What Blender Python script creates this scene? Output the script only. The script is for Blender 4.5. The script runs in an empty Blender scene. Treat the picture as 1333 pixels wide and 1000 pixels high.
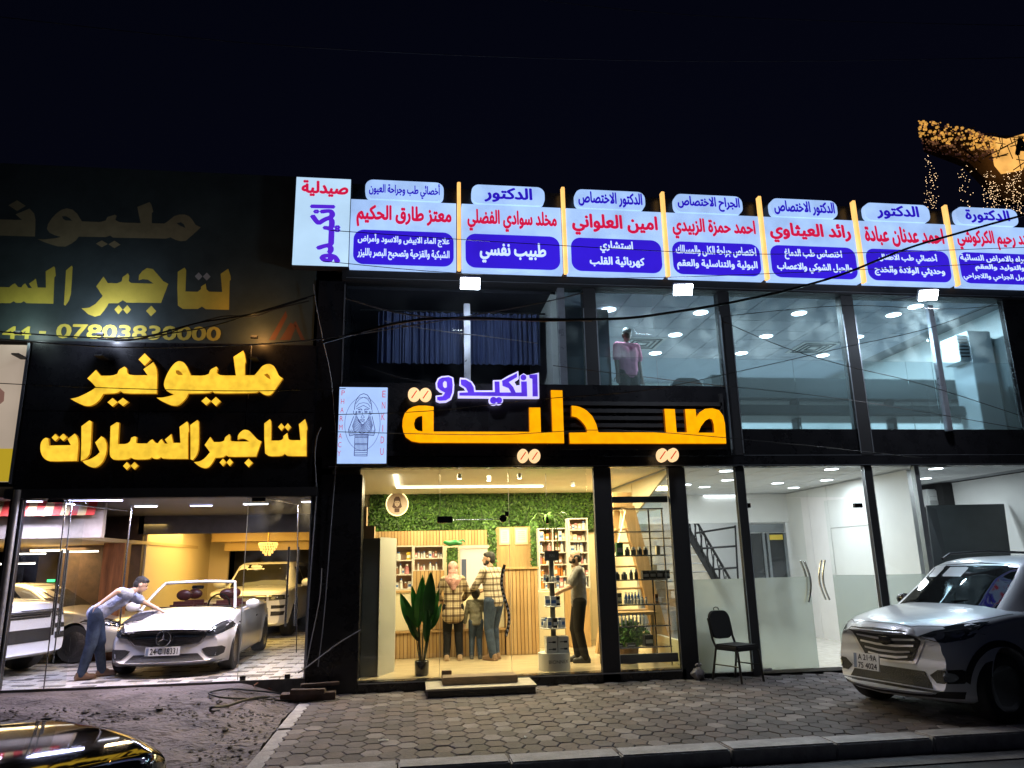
import bpy, bmesh, math, random
import numpy as np
from mathutils import Vector, Matrix
from mathutils.bvhtree import BVHTree
from mathutils.geometry import delaunay_2d_cdt
random.seed(7)
SC = bpy.context.scene
COL = SC.collection
R = math.radians

# ---------------------------------------------------------------- camera
F = 963.0                                   # focal length in pixels of a 1333 x 1000 frame
YAW, PIT, ROL = R(7.83), R(13.62), R(-1.245)
CAMH, CAMD = 1.70, 11.175                   # eye height, metres from the shop fronts (plane Y = 0)
_cy, _sy = math.cos(YAW), math.sin(YAW)
FW = Vector((_sy * math.cos(PIT), _cy * math.cos(PIT), math.sin(PIT)))
_r = Vector((_cy, -_sy, 0)); _u = _r.cross(FW)
RT = _r * math.cos(ROL) + _u * math.sin(ROL)
UP = -_r * math.sin(ROL) + _u * math.cos(ROL)
CAM = Vector((0, -CAMD, CAMH))
cd = bpy.data.cameras.new('camera'); co = bpy.data.objects.new('camera', cd); COL.objects.link(co)
cd.sensor_width = 36; cd.lens = F / 1333 * 36; cd.clip_end = 500; cd.clip_start = 0.05
co.matrix_world = Matrix(((RT.x, UP.x, -FW.x, CAM.x), (RT.y, UP.y, -FW.y, CAM.y), (RT.z, UP.z, -FW.z, CAM.z), (0, 0, 0, 1)))
SC.camera = co

# ---------------------------------------------------------------- night sky, moonlight, exposure
w = bpy.data.worlds.new('World'); SC.world = w; w.use_nodes = True
nt = w.node_tree; bg = nt.nodes['Background']
sk = nt.nodes.new('ShaderNodeTexSky'); sk.sky_type = 'NISHITA'; sk.sun_disc = False
sk.sun_elevation = R(-2.5); sk.sun_rotation = R(200); sk.dust_density = 0.3; sk.ozone_density = 3.0
nt.links.new(sk.outputs[0], bg.inputs[0]); bg.inputs[1].default_value = 0.05
sd = bpy.data.lights.new('moon', 'SUN'); sd.energy = 0.004; sd.angle = R(0.5); sd.color = (0.75, 0.82, 1)
so = bpy.data.objects.new('moon', sd); COL.objects.link(so); so.rotation_euler = (R(50), 0, R(20))
SC.view_settings.view_transform = 'Standard'; SC.view_settings.look = 'None'
SC.view_settings.exposure = 0.0; SC.view_settings.gamma = 1; SC.view_settings.use_curve_mapping = False
SC.render.engine = 'CYCLES'
SC.cycles.use_denoising = True
SC.cycles.max_bounces = 8; SC.cycles.transparent_max_bounces = 16; SC.cycles.glossy_bounces = 4
SC.cycles.diffuse_bounces = 3; SC.cycles.transmission_bounces = 6
SC.cycles.sample_clamp_indirect = 3.0; SC.cycles.caustics_reflective = False; SC.cycles.caustics_refractive = False

# ---------------------------------------------------------------- photo pixel -> place
def ray(px, py): return RT * ((px - 666.5) / F) - UP * ((py - 500) / F) + FW
def at(px, py, Y=0.0):
    d = ray(px, py); return CAM + d * ((Y - CAM.y) / d.y)
def gp(px, py, z=0.0):
    d = ray(px, py); return CAM + d * ((z - CAM.z) / d.z)
def X(px, py, Y=0.0): return at(px, py, Y).x
def Z(px, py, Y=0.0): return at(px, py, Y).z

# ---------------------------------------------------------------- materials
MATS = {}
def mat(name, col, rough=.5, metal=0, var=0, scale=8, bump=0, bscale=40, emit=0, ecol=None, coat=0, spec=.5, alpha=1, col2=None, dirt=None, trans=0, stretch=None, pos=False):
    if name in MATS: return MATS[name]
    m = bpy.data.materials.new(name); m.use_nodes = True; MATS[name] = m
    n = m.node_tree; p = n.nodes['Principled BSDF']
    p.inputs['Base Color'].default_value = (*col, 1); p.inputs['Roughness'].default_value = rough
    p.inputs['Metallic'].default_value = metal; p.inputs['Specular IOR Level'].default_value = spec
    p.inputs['Coat Weight'].default_value = coat; p.inputs['Coat Roughness'].default_value = .04
    p.inputs['Transmission Weight'].default_value = trans
    if emit:
        p.inputs['Emission Color'].default_value = (*(ecol or col), 1); p.inputs['Emission Strength'].default_value = emit
    tc = n.nodes.new('ShaderNodeTexCoord'); src = tc.outputs['Object']
    if pos: ge = n.nodes.new('ShaderNodeNewGeometry'); src = ge.outputs['Position']
    if stretch:
        mp = n.nodes.new('ShaderNodeMapping'); mp.inputs['Scale'].default_value = stretch; n.links.new(src, mp.inputs[0]); src = mp.outputs[0]
    if var:
        no = n.nodes.new('ShaderNodeTexNoise'); no.inputs['Scale'].default_value = scale; no.inputs['Detail'].default_value = 6
        no.inputs['Roughness'].default_value = .65
        n.links.new(src, no.inputs[0]); rp = n.nodes.new('ShaderNodeValToRGB')
        rp.color_ramp.elements[0].position = .3; rp.color_ramp.elements[1].position = .7
        c2 = col2 or tuple(min(1, c * (1 + var)) for c in col)
        c1 = col if col2 else tuple(c * (1 - var) for c in col)
        rp.color_ramp.elements[0].color = (*c1, 1); rp.color_ramp.elements[1].color = (*c2, 1)
        n.links.new(no.outputs[0], rp.inputs[0]); n.links.new(rp.outputs[0], p.inputs['Base Color'])
        mr = n.nodes.new('ShaderNodeMapRange'); mr.inputs[3].default_value = max(0, rough - .12 * (rough > .1)); mr.inputs[4].default_value = min(1, rough + .12)
        n.links.new(no.outputs[0], mr.inputs[0]); n.links.new(mr.outputs[0], p.inputs['Roughness'])
    if bump:
        nb = n.nodes.new('ShaderNodeTexNoise'); nb.inputs['Scale'].default_value = bscale; nb.inputs['Detail'].default_value = 5
        n.links.new(src, nb.inputs[0]); b = n.nodes.new('ShaderNodeBump'); b.inputs['Strength'].default_value = bump
        b.inputs['Distance'].default_value = .02
        n.links.new(nb.outputs[0], b.inputs['Height']); n.links.new(b.outputs[0], p.inputs['Normal'])
    return m
def emat(name, col, s, var=0, scale=3):
    """lit plastic / lamp face: emission with faint unevenness, plus a dark glossy base"""
    if name in MATS: return MATS[name]
    m = mat(name, tuple(c * .5 for c in col), .35, emit=s, ecol=col)
    if var:
        n = m.node_tree; p = n.nodes['Principled BSDF']; tc = n.nodes.new('ShaderNodeTexCoord'); no = n.nodes.new('ShaderNodeTexNoise')
        no.inputs['Scale'].default_value = scale; no.inputs['Detail'].default_value = 3
        mr = n.nodes.new('ShaderNodeMapRange'); mr.inputs[3].default_value = s * (1 - var); mr.inputs[4].default_value = s * (1 + var)
        mr.inputs[1].default_value = .3; mr.inputs[2].default_value = .7
        n.links.new(tc.outputs['Object'], no.inputs[0]); n.links.new(no.outputs[0], mr.inputs[0]); n.links.new(mr.outputs[0], p.inputs['Emission Strength'])
    return m
def glassmat(name, tint=(.96, .98, .97), refl=1.0, frost=0, dirt=0.0):
    if name in MATS: return MATS[name]
    m = bpy.data.materials.new(name); m.use_nodes = True; MATS[name] = m; n = m.node_tree; n.nodes.clear()
    out = n.nodes.new('ShaderNodeOutputMaterial'); tr = n.nodes.new('ShaderNodeBsdfTransparent'); tr.inputs[0].default_value = (*tint, 1)
    gl = n.nodes.new('ShaderNodeBsdfGlossy'); gl.inputs['Roughness'].default_value = .015
    fr = n.nodes.new('ShaderNodeFresnel'); ge = n.nodes.new('ShaderNodeNewGeometry'); ir = n.nodes.new('ShaderNodeMapRange')
    ir.inputs[3].default_value = 1.5; ir.inputs[4].default_value = 1 / 1.5; n.links.new(ge.outputs['Backfacing'], ir.inputs[0]); n.links.new(ir.outputs[0], fr.inputs[0])
    mu = n.nodes.new('ShaderNodeMath'); mu.operation = 'MULTIPLY'; mu.inputs[1].default_value = refl; mu.use_clamp = True
    n.links.new(fr.outputs[0], mu.inputs[0]); mx = n.nodes.new('ShaderNodeMixShader')
    n.links.new(mu.outputs[0], mx.inputs[0]); base = tr.outputs[0]
    if frost or dirt:
        tl = n.nodes.new('ShaderNodeBsdfTranslucent'); tl.inputs[0].default_value = (.85, .9, .88, 1)
        df = n.nodes.new('ShaderNodeBsdfDiffuse'); df.inputs[0].default_value = (.75, .8, .78, 1)
        m1 = n.nodes.new('ShaderNodeMixShader'); m1.inputs[0].default_value = .3; n.links.new(tl.outputs[0], m1.inputs[1]); n.links.new(df.outputs[0], m1.inputs[2])
        m2 = n.nodes.new('ShaderNodeMixShader'); n.links.new(tr.outputs[0], m2.inputs[1]); n.links.new(m1.outputs[0], m2.inputs[2])
        if frost:
            m2.inputs[0].default_value = 1 - frost
            rf = n.nodes.new('ShaderNodeBsdfRefraction'); rf.inputs['Color'].default_value = (*tint, 1); rf.inputs['Roughness'].default_value = .2; rf.inputs['IOR'].default_value = 1.12
            n.links.new(rf.outputs[0], m2.inputs[1])
        else:
            tc = n.nodes.new('ShaderNodeTexCoord'); no = n.nodes.new('ShaderNodeTexNoise'); no.inputs['Scale'].default_value = 2.5; no.inputs['Detail'].default_value = 8
            mr = n.nodes.new('ShaderNodeMapRange'); mr.inputs[1].default_value = .45; mr.inputs[2].default_value = .8; mr.inputs[4].default_value = dirt
            n.links.new(tc.outputs['Object'], no.inputs[0]); n.links.new(no.outputs[0], mr.inputs[0]); n.links.new(mr.outputs[0], m2.inputs[0])
        base = m2.outputs[0]
    n.links.new(base, mx.inputs[1]); n.links.new(gl.outputs[0], mx.inputs[2]); n.links.new(mx.outputs[0], out.inputs[0])
    return m

# ---------------------------------------------------------------- mesh helpers
class MB:
    def __init__(s): s.v = []; s.f = []; s.mi = []
    def add(s, vs, fs, mi=0):
        o = len(s.v); s.v += [tuple(v) for v in vs]; s.f += [tuple(i + o for i in f) for f in fs]; s.mi += [mi] * len(fs); return s
    def box(s, a, b, mi=0):
        x0, y0, z0 = [min(p, q) for p, q in zip(a, b)]; x1, y1, z1 = [max(p, q) for p, q in zip(a, b)]
        return s.add([(x0, y0, z0), (x1, y0, z0), (x1, y1, z0), (x0, y1, z0), (x0, y0, z1), (x1, y0, z1), (x1, y1, z1), (x0, y1, z1)],
                     [(0, 3, 2, 1), (4, 5, 6, 7), (0, 1, 5, 4), (1, 2, 6, 5), (2, 3, 7, 6), (3, 0, 4, 7)], mi)
    def quad(s, a, b, c, d, mi=0): return s.add([a, b, c, d], [(0, 1, 2, 3)], mi)
    def prism(s, poly, y0, y1, holes=(), mi=0, axis='y'):
        """2D polygon (x,z) extruded between y0 (front) and y1; holes are cut"""
        vs = []; es = []
        for lp in [poly] + list(holes):
            o = len(vs); vs += [Vector(p) for p in lp]; es += [(o + i, o + (i + 1) % len(lp)) for i in range(len(lp))]
        r = delaunay_2d_cdt(vs, es, [], 2 if holes else 1, 1e-7)
        P, E, Fc = r[0], r[1], r[2]
        if holes:
            def inside(p, lp):
                c = False; j = len(lp) - 1
                for i in range(len(lp)):
                    if (lp[i][1] > p[1]) != (lp[j][1] > p[1]) and p[0] < (lp[j][0] - lp[i][0]) * (p[1] - lp[i][1]) / (lp[j][1] - lp[i][1]) + lp[i][0]: c = not c
                    j = i
                return c
            r = delaunay_2d_cdt(vs, es, [], 0, 1e-7); P = r[0]; Fc = []
            for f in r[2]:
                cx = sum(P[i][0] for i in f) / len(f); cz = sum(P[i][1] for i in f) / len(f)
                if inside((cx, cz), poly) and not any(inside((cx, cz), h) for h in holes): Fc.append(f)
        def mk(p, y): return (p[0], y, p[1]) if axis == 'y' else ((y, p[0], p[1]) if axis == 'x' else (p[0], p[1], y))
        s.add([mk(p, y0) for p in P], Fc, mi)
        if y1 != y0:
            s.add([mk(p, y1) for p in P], [tuple(reversed(f)) for f in Fc], mi)
            for lp in [poly] + list(holes):
                n = len(lp); s.add([mk(p, y0) for p in lp] + [mk(p, y1) for p in lp], [(i, (i + 1) % n, n + (i + 1) % n, n + i) for i in range(n)], mi)
        return s
    def tube(s, pts, r, n=8, mi=0, cap=True):
        pts = [Vector(p) for p in pts]; N = len(pts)
        rs = r if isinstance(r, (list, tuple)) else [r] * N
        o = len(s.v); up = None
        for i, p in enumerate(pts):
            t = (pts[min(i + 1, N - 1)] - pts[max(i - 1, 0)]).normalized()
            if up is None: up = Vector((0, 0, 1)) if abs(t.z) < .9 else Vector((1, 0, 0))
            a = t.cross(up).normalized(); b = a.cross(t).normalized(); up = b
            for k in range(n):
                an = 2 * math.pi * k / n; s.v.append(tuple(p + (a * math.cos(an) + b * math.sin(an)) * rs[i]))
        for i in range(N - 1):
            for k in range(n): s.f.append((o + i * n + k, o + i * n + (k + 1) % n, o + (i + 1) * n + (k + 1) % n, o + (i + 1) * n + k)); s.mi.append(mi)
        if cap: s.f += [tuple(o + k for k in reversed(range(n))), tuple(o + (N - 1) * n + k for k in range(n))]; s.mi += [mi, mi]
        return s
    def lathe(s, prof, c, n=20, axis='z', mi=0):
        o = len(s.v)
        for (r, h) in prof:
            for k in range(n):
                a = 2 * math.pi * k / n; x, y = r * math.cos(a), r * math.sin(a)
                p = (x, y, h) if axis == 'z' else ((x, h, y) if axis == 'y' else (h, x, y))
                s.v.append((c[0] + p[0], c[1] + p[1], c[2] + p[2]))
        for i in range(len(prof) - 1):
            for k in range(n): s.f.append((o + i * n + k, o + i * n + (k + 1) % n, o + (i + 1) * n + (k + 1) % n, o + (i + 1) * n + k)); s.mi.append(mi)
        s.f += [tuple(o + k for k in reversed(range(n))), tuple(o + (len(prof) - 1) * n + k for k in range(n))]; s.mi += [mi, mi]
        return s
    def cyl(s, c, r, h, axis='z', n=20, mi=0): return s.lathe([(r, 0), (r, h)], c, n, axis, mi)
    def ball(s, c, r, n=12, mi=0):
        r = r if isinstance(r, (tuple, list)) else (r, r, r); o = len(s.v); m = n // 2
        for i in range(m + 1):
            t = math.pi * i / m
            for k in range(n):
                a = 2 * math.pi * k / n; s.v.append((c[0] + r[0] * math.sin(t) * math.cos(a), c[1] + r[1] * math.sin(t) * math.sin(a), c[2] + r[2] * math.cos(t)))
        for i in range(m):
            for k in range(n): s.f.append((o + i * n + k, o + (i + 1) * n + k, o + (i + 1) * n + (k + 1) % n, o + i * n + (k + 1) % n)); s.mi.append(mi)
        return s
    def xf(s, M):
        s.v = [tuple(M @ Vector(v)) for v in s.v]; return s
    def build(s, name, m=None, parent=None, smooth=False, bevel=0, origin=None, kind=None, label=None):
        me = bpy.data.meshes.new(name)
        vs = s.v
        if origin is not None: vs = [(a - origin[0], b - origin[1], c - origin[2]) for a, b, c in vs]
        me.from_pydata(vs, [], s.f); ms = m if isinstance(m, (list, tuple)) else [m]
        for q in ms:
            if q: me.materials.append(q)
        if len(ms) > 1: me.polygons.foreach_set('material_index', s.mi)
        bm = bmesh.new(); bm.from_mesh(me)
        if smooth: bmesh.ops.remove_doubles(bm, verts=bm.verts, dist=1e-5)
        bmesh.ops.recalc_face_normals(bm, faces=bm.faces)
        if bevel:
            bmesh.ops.bevel(bm, geom=[e for e in bm.edges if len(e.link_faces) == 2 and e.calc_face_angle(0) > .5], offset=bevel, segments=2, affect='EDGES', clamp_overlap=True)
        bm.to_mesh(me); bm.free()
        if smooth:
            me.polygons.foreach_set('use_smooth', [True] * len(me.polygons))
            me.set_sharp_from_angle(angle=R(42))
        o = bpy.data.objects.new(name, me); COL.objects.link(o)
        if parent: o.parent = parent
        if origin is not None: o.location = origin
        if kind: o['kind'] = kind
        if label: o['label'] = label
        return o
def tag(o, label, cat, group=None):
    o['label'] = label; o['category'] = cat
    if group: o['group'] = group
    return o
def thing(name, label, cat, loc=(0, 0, 0), rz=0, group=None, sc=1):
    o = bpy.data.objects.new(name, None); COL.objects.link(o); o.location = loc; o.rotation_euler = (0, 0, rz); o.scale = (sc,) * 3
    o.empty_display_size = .1
    return tag(o, label, cat, group)
def struct(o): o['kind'] = 'structure'; return o
def stuff(o): o['kind'] = 'stuff'; return o
KIDS = {}
def dup(o, parent=None, **kw):
    c = o.copy(); COL.objects.link(c)
    if parent: c.parent = parent
    for k, v in kw.items():
        if k == 'loc': c.location = v
        elif k == 'rz': c.rotation_euler.z = v
        else: c[k] = v
    for ch in [q for q in bpy.data.objects if q.parent == o]: dup(ch, c)
    return c
def one(name, mb, m, label, cat, group=None, **kw): return tag(mb.build(name, m, **kw), label, cat, group)
def area(name, loc, size, power, col, rot=(0, 0, 0), shape='SQUARE', size2=None, spread=None, parent=None):
    l = bpy.data.lights.new(name, 'AREA'); l.energy = power; l.color = col; l.shape = 'RECTANGLE' if size2 else shape; l.size = size
    if size2: l.size_y = size2
    if spread: l.spread = spread
    o = bpy.data.objects.new(name, l); COL.objects.link(o); o.location = loc; o.rotation_euler = rot; 
    if parent: o.parent = parent
    return o
def spot(name, loc, target, power, col, ang=120, blend=.8, r=.08):
    l = bpy.data.lights.new(name, 'SPOT'); l.energy = power; l.color = col; l.spot_size = R(ang); l.spot_blend = blend; l.shadow_soft_size = r
    o = bpy.data.objects.new(name, l); COL.objects.link(o); o.location = loc
    o.rotation_euler = (Vector(target) - Vector(loc)).to_track_quat('-Z', 'Y').to_euler(); return o
def sag(a, b, s, n=14): # hanging cable points
    a, b = Vector(a), Vector(b)
    return [a.lerp(b, i / n) - Vector((0, 0, 4 * s * (i / n) * (1 - i / n))) for i in range(n + 1)]

# ---------------------------------------------------------------- Arabic lettering: joined forms, right to left
_F = {'ء': (0xFE80,), 'آ': (0xFE81, 0xFE82), 'أ': (0xFE83, 0xFE84), 'ؤ': (0xFE85, 0xFE86), 'إ': (0xFE87, 0xFE88), 'ئ': (0xFE89, 0xFE8A, 0xFE8B, 0xFE8C),
      'ا': (0xFE8D, 0xFE8E), 'ة': (0xFE93, 0xFE94), 'د': (0xFEA9, 0xFEAA), 'ذ': (0xFEAB, 0xFEAC), 'ر': (0xFEAD, 0xFEAE), 'ز': (0xFEAF, 0xFEB0), 'و': (0xFEED, 0xFEEE), 'ى': (0xFEEF, 0xFEF0)}
for _c, _b in zip('بتثجحخ', (0xFE8F, 0xFE95, 0xFE99, 0xFE9D, 0xFEA1, 0xFEA5)): _F[_c] = tuple(_b + i for i in range(4))
for _i, _c in enumerate('سشصضطظعغفقكلمنه'): _F[_c] = tuple(0xFEB1 + 4 * _i + j for j in range(4))
_F['ي'] = tuple(0xFEF1 + j for j in range(4))
_LA = {'ا': 0xFEFB, 'أ': 0xFEF7, 'إ': 0xFEF9, 'آ': 0xFEF5}
def ar(s):
    out = []; i = 0; prev = False
    while i < len(s):
        c = s[i]
        if c == 'ل' and i + 1 < len(s) and s[i + 1] in _LA:
            out.append(chr(_LA[s[i + 1]] + (1 if prev else 0))); prev = False; i += 2; continue
        if c == 'ـ': out.append(c); prev = True; i += 1; continue
        f = _F.get(c)
        if not f: out.append(c); prev = False; i += 1; continue
        nx = s[i + 1] if i + 1 < len(s) else ''
        nj = (nx in _F and nx != 'ء') or nx == 'ـ'
        if len(f) == 4: k = (3 if prev else 2) if nj else (1 if prev else 0); prev = nj
        elif len(f) == 2: k = 1 if prev else 0; prev = False
        else: k = 0; prev = False
        out.append(chr(f[k])); i += 1
    return ''.join(reversed(out))
def text_mesh(s, bold=0.0, arabic=True):
    c = bpy.data.curves.new('txt', 'FONT'); c.body = ar(s) if arabic else s; c.offset = 0; c.size = 1; c.resolution_u = 3; c.fill_mode = 'NONE'
    o = bpy.data.objects.new('txt', c); COL.objects.link(o)
    me = bpy.data.meshes.new_from_object(o.evaluated_get(bpy.context.evaluated_depsgraph_get()))
    P = [Vector((v.co.x, v.co.y)) for v in me.vertices]; E = [tuple(e.vertices) for e in me.edges]
    # glyph contours overlap in variable fonts: fill by the non-zero winding rule
    E = [(i, j) if (j - i == 1) else ((max(i, j), min(i, j)) if abs(i - j) > 1 else (j, i)) for i, j in E]
    r = delaunay_2d_cdt(P, E, [], 0, 1e-6); Q = np.array([(p.x, p.y) for p in r[0]]); T = [tuple(f) for f in r[2]]
    cen = np.array([Q[list(f)].mean(0) for f in T]); p0 = np.array([P[i][:] for i, j in E]); p1 = np.array([P[j][:] for i, j in E])
    up_ = (p0[:, 1][None] <= cen[:, 1][:, None]) & (p1[:, 1][None] > cen[:, 1][:, None]); dn_ = (p0[:, 1][None] > cen[:, 1][:, None]) & (p1[:, 1][None] <= cen[:, 1][:, None])
    lf = (p1[:, 0] - p0[:, 0])[None] * (cen[:, 1][:, None] - p0[:, 1][None]) - (cen[:, 0][:, None] - p0[:, 0][None]) * (p1[:, 1] - p0[:, 1])[None]
    wn = (up_ & (lf > 0)).sum(1) - (dn_ & (lf < 0)).sum(1)
    fs = [f for f, w_ in zip(T, wn) if w_ != 0]; us = sorted({i for f in fs for i in f}); ix = {q: k for k, q in enumerate(us)}
    vs = [(float(Q[i][0]), float(Q[i][1]), 0.0) for i in us]; fs = [tuple(ix[i] for i in f) for f in fs]
    bpy.data.objects.remove(o); bpy.data.curves.remove(c); bpy.data.meshes.remove(me)
    # separate overlapping glyph islands a hair in depth
    par = list(range(len(vs)))
    def fd(a):
        while par[a] != a: par[a] = par[par[a]]; a = par[a]
        return a
    for f in fs:
        for q in f[1:]: par[fd(q)] = fd(f[0])
    ids = {}
    for i in range(len(vs)): ids.setdefault(fd(i), len(ids))
    vs = [(v[0], v[1], (ids[fd(i)] % 3) * .0003) for i, v in enumerate(vs)]
    if bold:                    # thicken the strokes with slightly shifted layers
        V0, F0 = list(vs), list(fs); n = len(V0); K = 4 if len(s) > 22 else 6
        vs, fs = [], []
        for k in range(K):
            a = 2 * math.pi * (k + .5) / K; dx, dy = bold * 1.25 * math.cos(a), bold * math.sin(a) * 1.1
            vs += [(x + dx, y + dy, z + .0009 * k) for x, y, z in V0]; fs += [tuple(i + n * k for i in f) for f in F0]
    return vs, fs
def text(s, name, m, box, y, parent=None, bold=0.02, arabic=True, keep=False, rot=0, extr=0, slant=0):
    """box = (x0, z0, x1, z1) in the plane at y, facing -Y"""
    vs, fs = text_mesh(s, bold, arabic)
    if rot: vs = [(-v[1], v[0], v[2]) if rot > 0 else (v[1], -v[0], v[2]) for v in vs]
    if slant: vs = [(v[0] + v[1] * slant, v[1], v[2]) for v in vs]
    xs = [v[0] for v in vs]; zs = [v[1] for v in vs]; x0, x1, z0, z1 = min(xs), max(xs), min(zs), max(zs)
    sx = (box[2] - box[0]) / (x1 - x0); sz = (box[3] - box[1]) / (z1 - z0); ox, oz = box[0], box[1]
    if keep:
        k = min(sx, sz); ox += ((box[2] - box[0]) - k * (x1 - x0)) / 2; oz += ((box[3] - box[1]) - k * (z1 - z0)) / 2; sx = sz = k
    mb = MB().add([(ox + (v[0] - x0) * sx, y - v[2], oz + (v[1] - z0) * sz) for v in vs], fs)
    return mb.build(name, m, parent)
# ================================================================ GROUND
KY = -3.88                                  # back edge of the kerb
m_road = mat('asphalt', (.035, .034, .033), .75, var=.45, scale=6, bump=.5, bscale=60)
m_dirt = mat('packed_dirt', (.035, .028, .025), .65, var=.5, scale=1.3, bump=1, bscale=11, spec=.25, col2=(.21, .175, .165), stretch=(1, 1.8, 1))
m_dirt.node_tree.nodes['Bump'].inputs['Distance'].default_value = .045
m_hex = [mat('paver_%s' % n, c, .72, var=.42, scale=1.7, bump=.45, bscale=30, pos=True, spec=.22) for n, c in (('grey', (.115, .102, .106)), ('warm', (.13, .108, .106)), ('pale', (.20, .182, .184)), ('dark', (.085, .076, .079)))]
m_kerb = mat('kerb_concrete', (.36, .35, .36), .8, var=.3, scale=5, bump=.5, bscale=30, spec=.3)
m_joint = mat('joint_sand', (.055, .045, .038), .95, var=.4, scale=20)
struct(MB().box((-60, -60, -.6), (80, 60, -.16)).build('ground', mat('dark_ground', (.05, .048, .045), .9, var=.3)))
struct(MB().box((-40, -40, -.16), (60, KY - .31, -.13)).build('road', m_road))
XL = X(395, 905)                            # left edge of the pavement
# uneven dirt ramp in front of the car showroom, with ruts
def dirt_h(x, y):
    t = min(1, max(0, (y + 4.6) / 4.5)); base = -.12 + .31 * t * t * (3 - 2 * t)
    fe = max(0, min(1, (XL - .1 - x) / .7)); base = base * fe + min(base, -.012) * (1 - fe)
    n = .028 * math.sin(3.1 * x + 2 * math.sin(1.7 * y)) * math.sin(2.3 * y + x) + .018 * math.sin(9 * x + 4 * y) * math.sin(7 * y - 3 * x)
    n += .012 * math.sin(23 * x + 9 * math.sin(5 * y)) * math.sin(19 * y)
    rut = -.05 * math.exp(-((y + 1.55 - .15 * math.sin(2 * x)) / .16) ** 2) * (1 if x < -1.9 else .3)
    edge = min(1, (y - .03) / -.6) if y < 0 else 0
    return base + (n + rut) * max(0, min(1, edge)) 
mb = MB(); NX, NY = 150, 110; x0, x1, y0, y1 = -14, XL - .0, -5.6, -.02
for j in range(NY + 1):
    for i in range(NX + 1):
        x = x0 + (x1 - x0) * (i / NX) ** .6; y = y0 + (y1 - y0) * j / NY
        mb.v.append((x, y, dirt_h(x, y)))
for j in range(NY):
    for i in range(NX): a = j * (NX + 1) + i; mb.f.append((a, a + 1, a + NX + 2, a + NX + 1)); mb.mi.append(0)
dirt = struct(mb.build('dirt_forecourt', m_dirt, smooth=True))
# broken crumbs, stones
mb = MB(); random.seed(3)
for k in range(900):
    q = random.random()
    if q < .45: x = random.uniform(-5.5, -1.6); y = random.gauss(-1.55, .3)
    elif q < .8: x = random.gauss(XL - .25, .22); y = random.uniform(-4.2, -.3)
    else: x = random.uniform(-5, -1.3); y = random.uniform(-4.4, -.2)
    if x > XL - .02: continue
    r = random.uniform(.006, .022) * (2.2 if random.random() < .05 else 1); z = dirt_h(x, y)
    mb.ball((x, y, z + r * .2), (r * random.uniform(.8, 1.7), r * random.uniform(.8, 1.6), r * .6), 5)
stuff(mb.build('rubble_crumbs', mat('rubble', (.10, .088, .08), .9, var=.5, scale=15)))
# pavement: bed, hexagonal pavers, kerb stones
pave = struct(MB().box((XL + .02, KY, -.16), (16, 0.0, -.022)).build('pavement', m_joint))
HW, HD = .225, .25; px_, py_ = HW * .75, HD
def hexmesh(name, m, g=.0045):
    w2, d2 = HW / 2 - g, HD / 2 - g; t = HW / 4 - g * .4
    top = [(-w2, 0), (-t, -d2), (t, -d2), (w2, 0), (t, d2), (-t, d2)]
    v = [(a, b, -.02) for a, b in top] + [(a, b, -.004) for a, b in top] + [(a * .94, b * .94, .003) for a, b in top]
    f = [(12, 13, 14, 15, 16, 17)] + [(i + k, (i + 1) % 6 + k, (i + 1) % 6 + 6 + k, i + 6 + k) for k in (0, 6) for i in range(6)]
    me = bpy.data.meshes.new(name); me.from_pydata(v, [], f); me.materials.append(m); return me
hm = [hexmesh('paver', m) for m in m_hex]; cells = []
i = 0; x = XL + .2 + HW / 2 - .06
while x < 15.8:
    y = -HD / 2 - .02 - (HD / 2 if i % 2 else 0)
    while y > KY - .02:
        cells.append((x, y)); y -= py_
    x += px_; i += 1
def on_screen(p):
    v = Vector(p) - CAM; d = v.dot(FW); return d > 0 and -20 < 666.5 + F * v.dot(RT) / d < 1353 and 500 - F * v.dot(UP) / d < 1020
cells.sort(key=lambda c: (not on_screen((c[0], c[1], 0)), (Vector((c[0], c[1], 0)) - CAM).length))
rest = MB()
for k, (x, y) in enumerate(cells):
    rr = random.random(); patch = math.sin(x * 1.3) * math.sin(y * 1.9 + x * .4)
    mi = 2 if rr > .93 - .22 * max(0, patch) else (3 if rr < .14 + .3 * max(0, -patch) else (1 if rr < .5 else 0)); dz = random.uniform(-.004, .004)
    tl = (random.uniform(-.014, .014), random.uniform(-.014, .014), random.uniform(-.02, .02))
    if k < 300:
        o = bpy.data.objects.new('paver', hm[mi]); COL.objects.link(o); o.parent = pave; o.location = (x, y, dz); o.rotation_euler = tl
    else:
        me = hm[mi]; rest.add([(v.co.x + x, v.co.y + y, v.co.z + dz + v.co.x * tl[1]) for v in me.vertices], [tuple(p.vertices) for p in me.polygons], mi)
stuff(rest.build('paver_field', m_hex, pave))
def kerbrun(pts, par, wid=.2, hgt=.13):
    for (a, b) in pts:
        a, b = Vector(a), Vector(b); L = (b - a).length; d = (b - a).normalized(); n = Vector((-d.y, d.x, 0))
        mb = MB().box((-L / 2 + .006, -wid / 2, -.18), (L / 2 - .006, wid / 2, 0)); o = mb.build('kerb_stone', m_kerb, par, bevel=.014)
        o.location = (a + b) / 2 + Vector((0, random.uniform(-.012, .012), random.uniform(-.012, .006))); o.rotation_euler = (random.uniform(-.02, .02), 0, math.atan2(d.y, d.x) + random.uniform(-.008, .008))
x = XL + .35; st = []
while x < 15: 
    L = random.choice((.98, 1.0, 1.02)); st.append(((x, KY - .15, .02), (x + L, KY - .15, .02))); x += L
kerbrun(st, pave, .3)
kerbrun([((XL + .1, -.25 - .98 * k, .004), (XL + .1, -1.22 - .98 * k, .004)) for k in range(4)], pave, .17)
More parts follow.
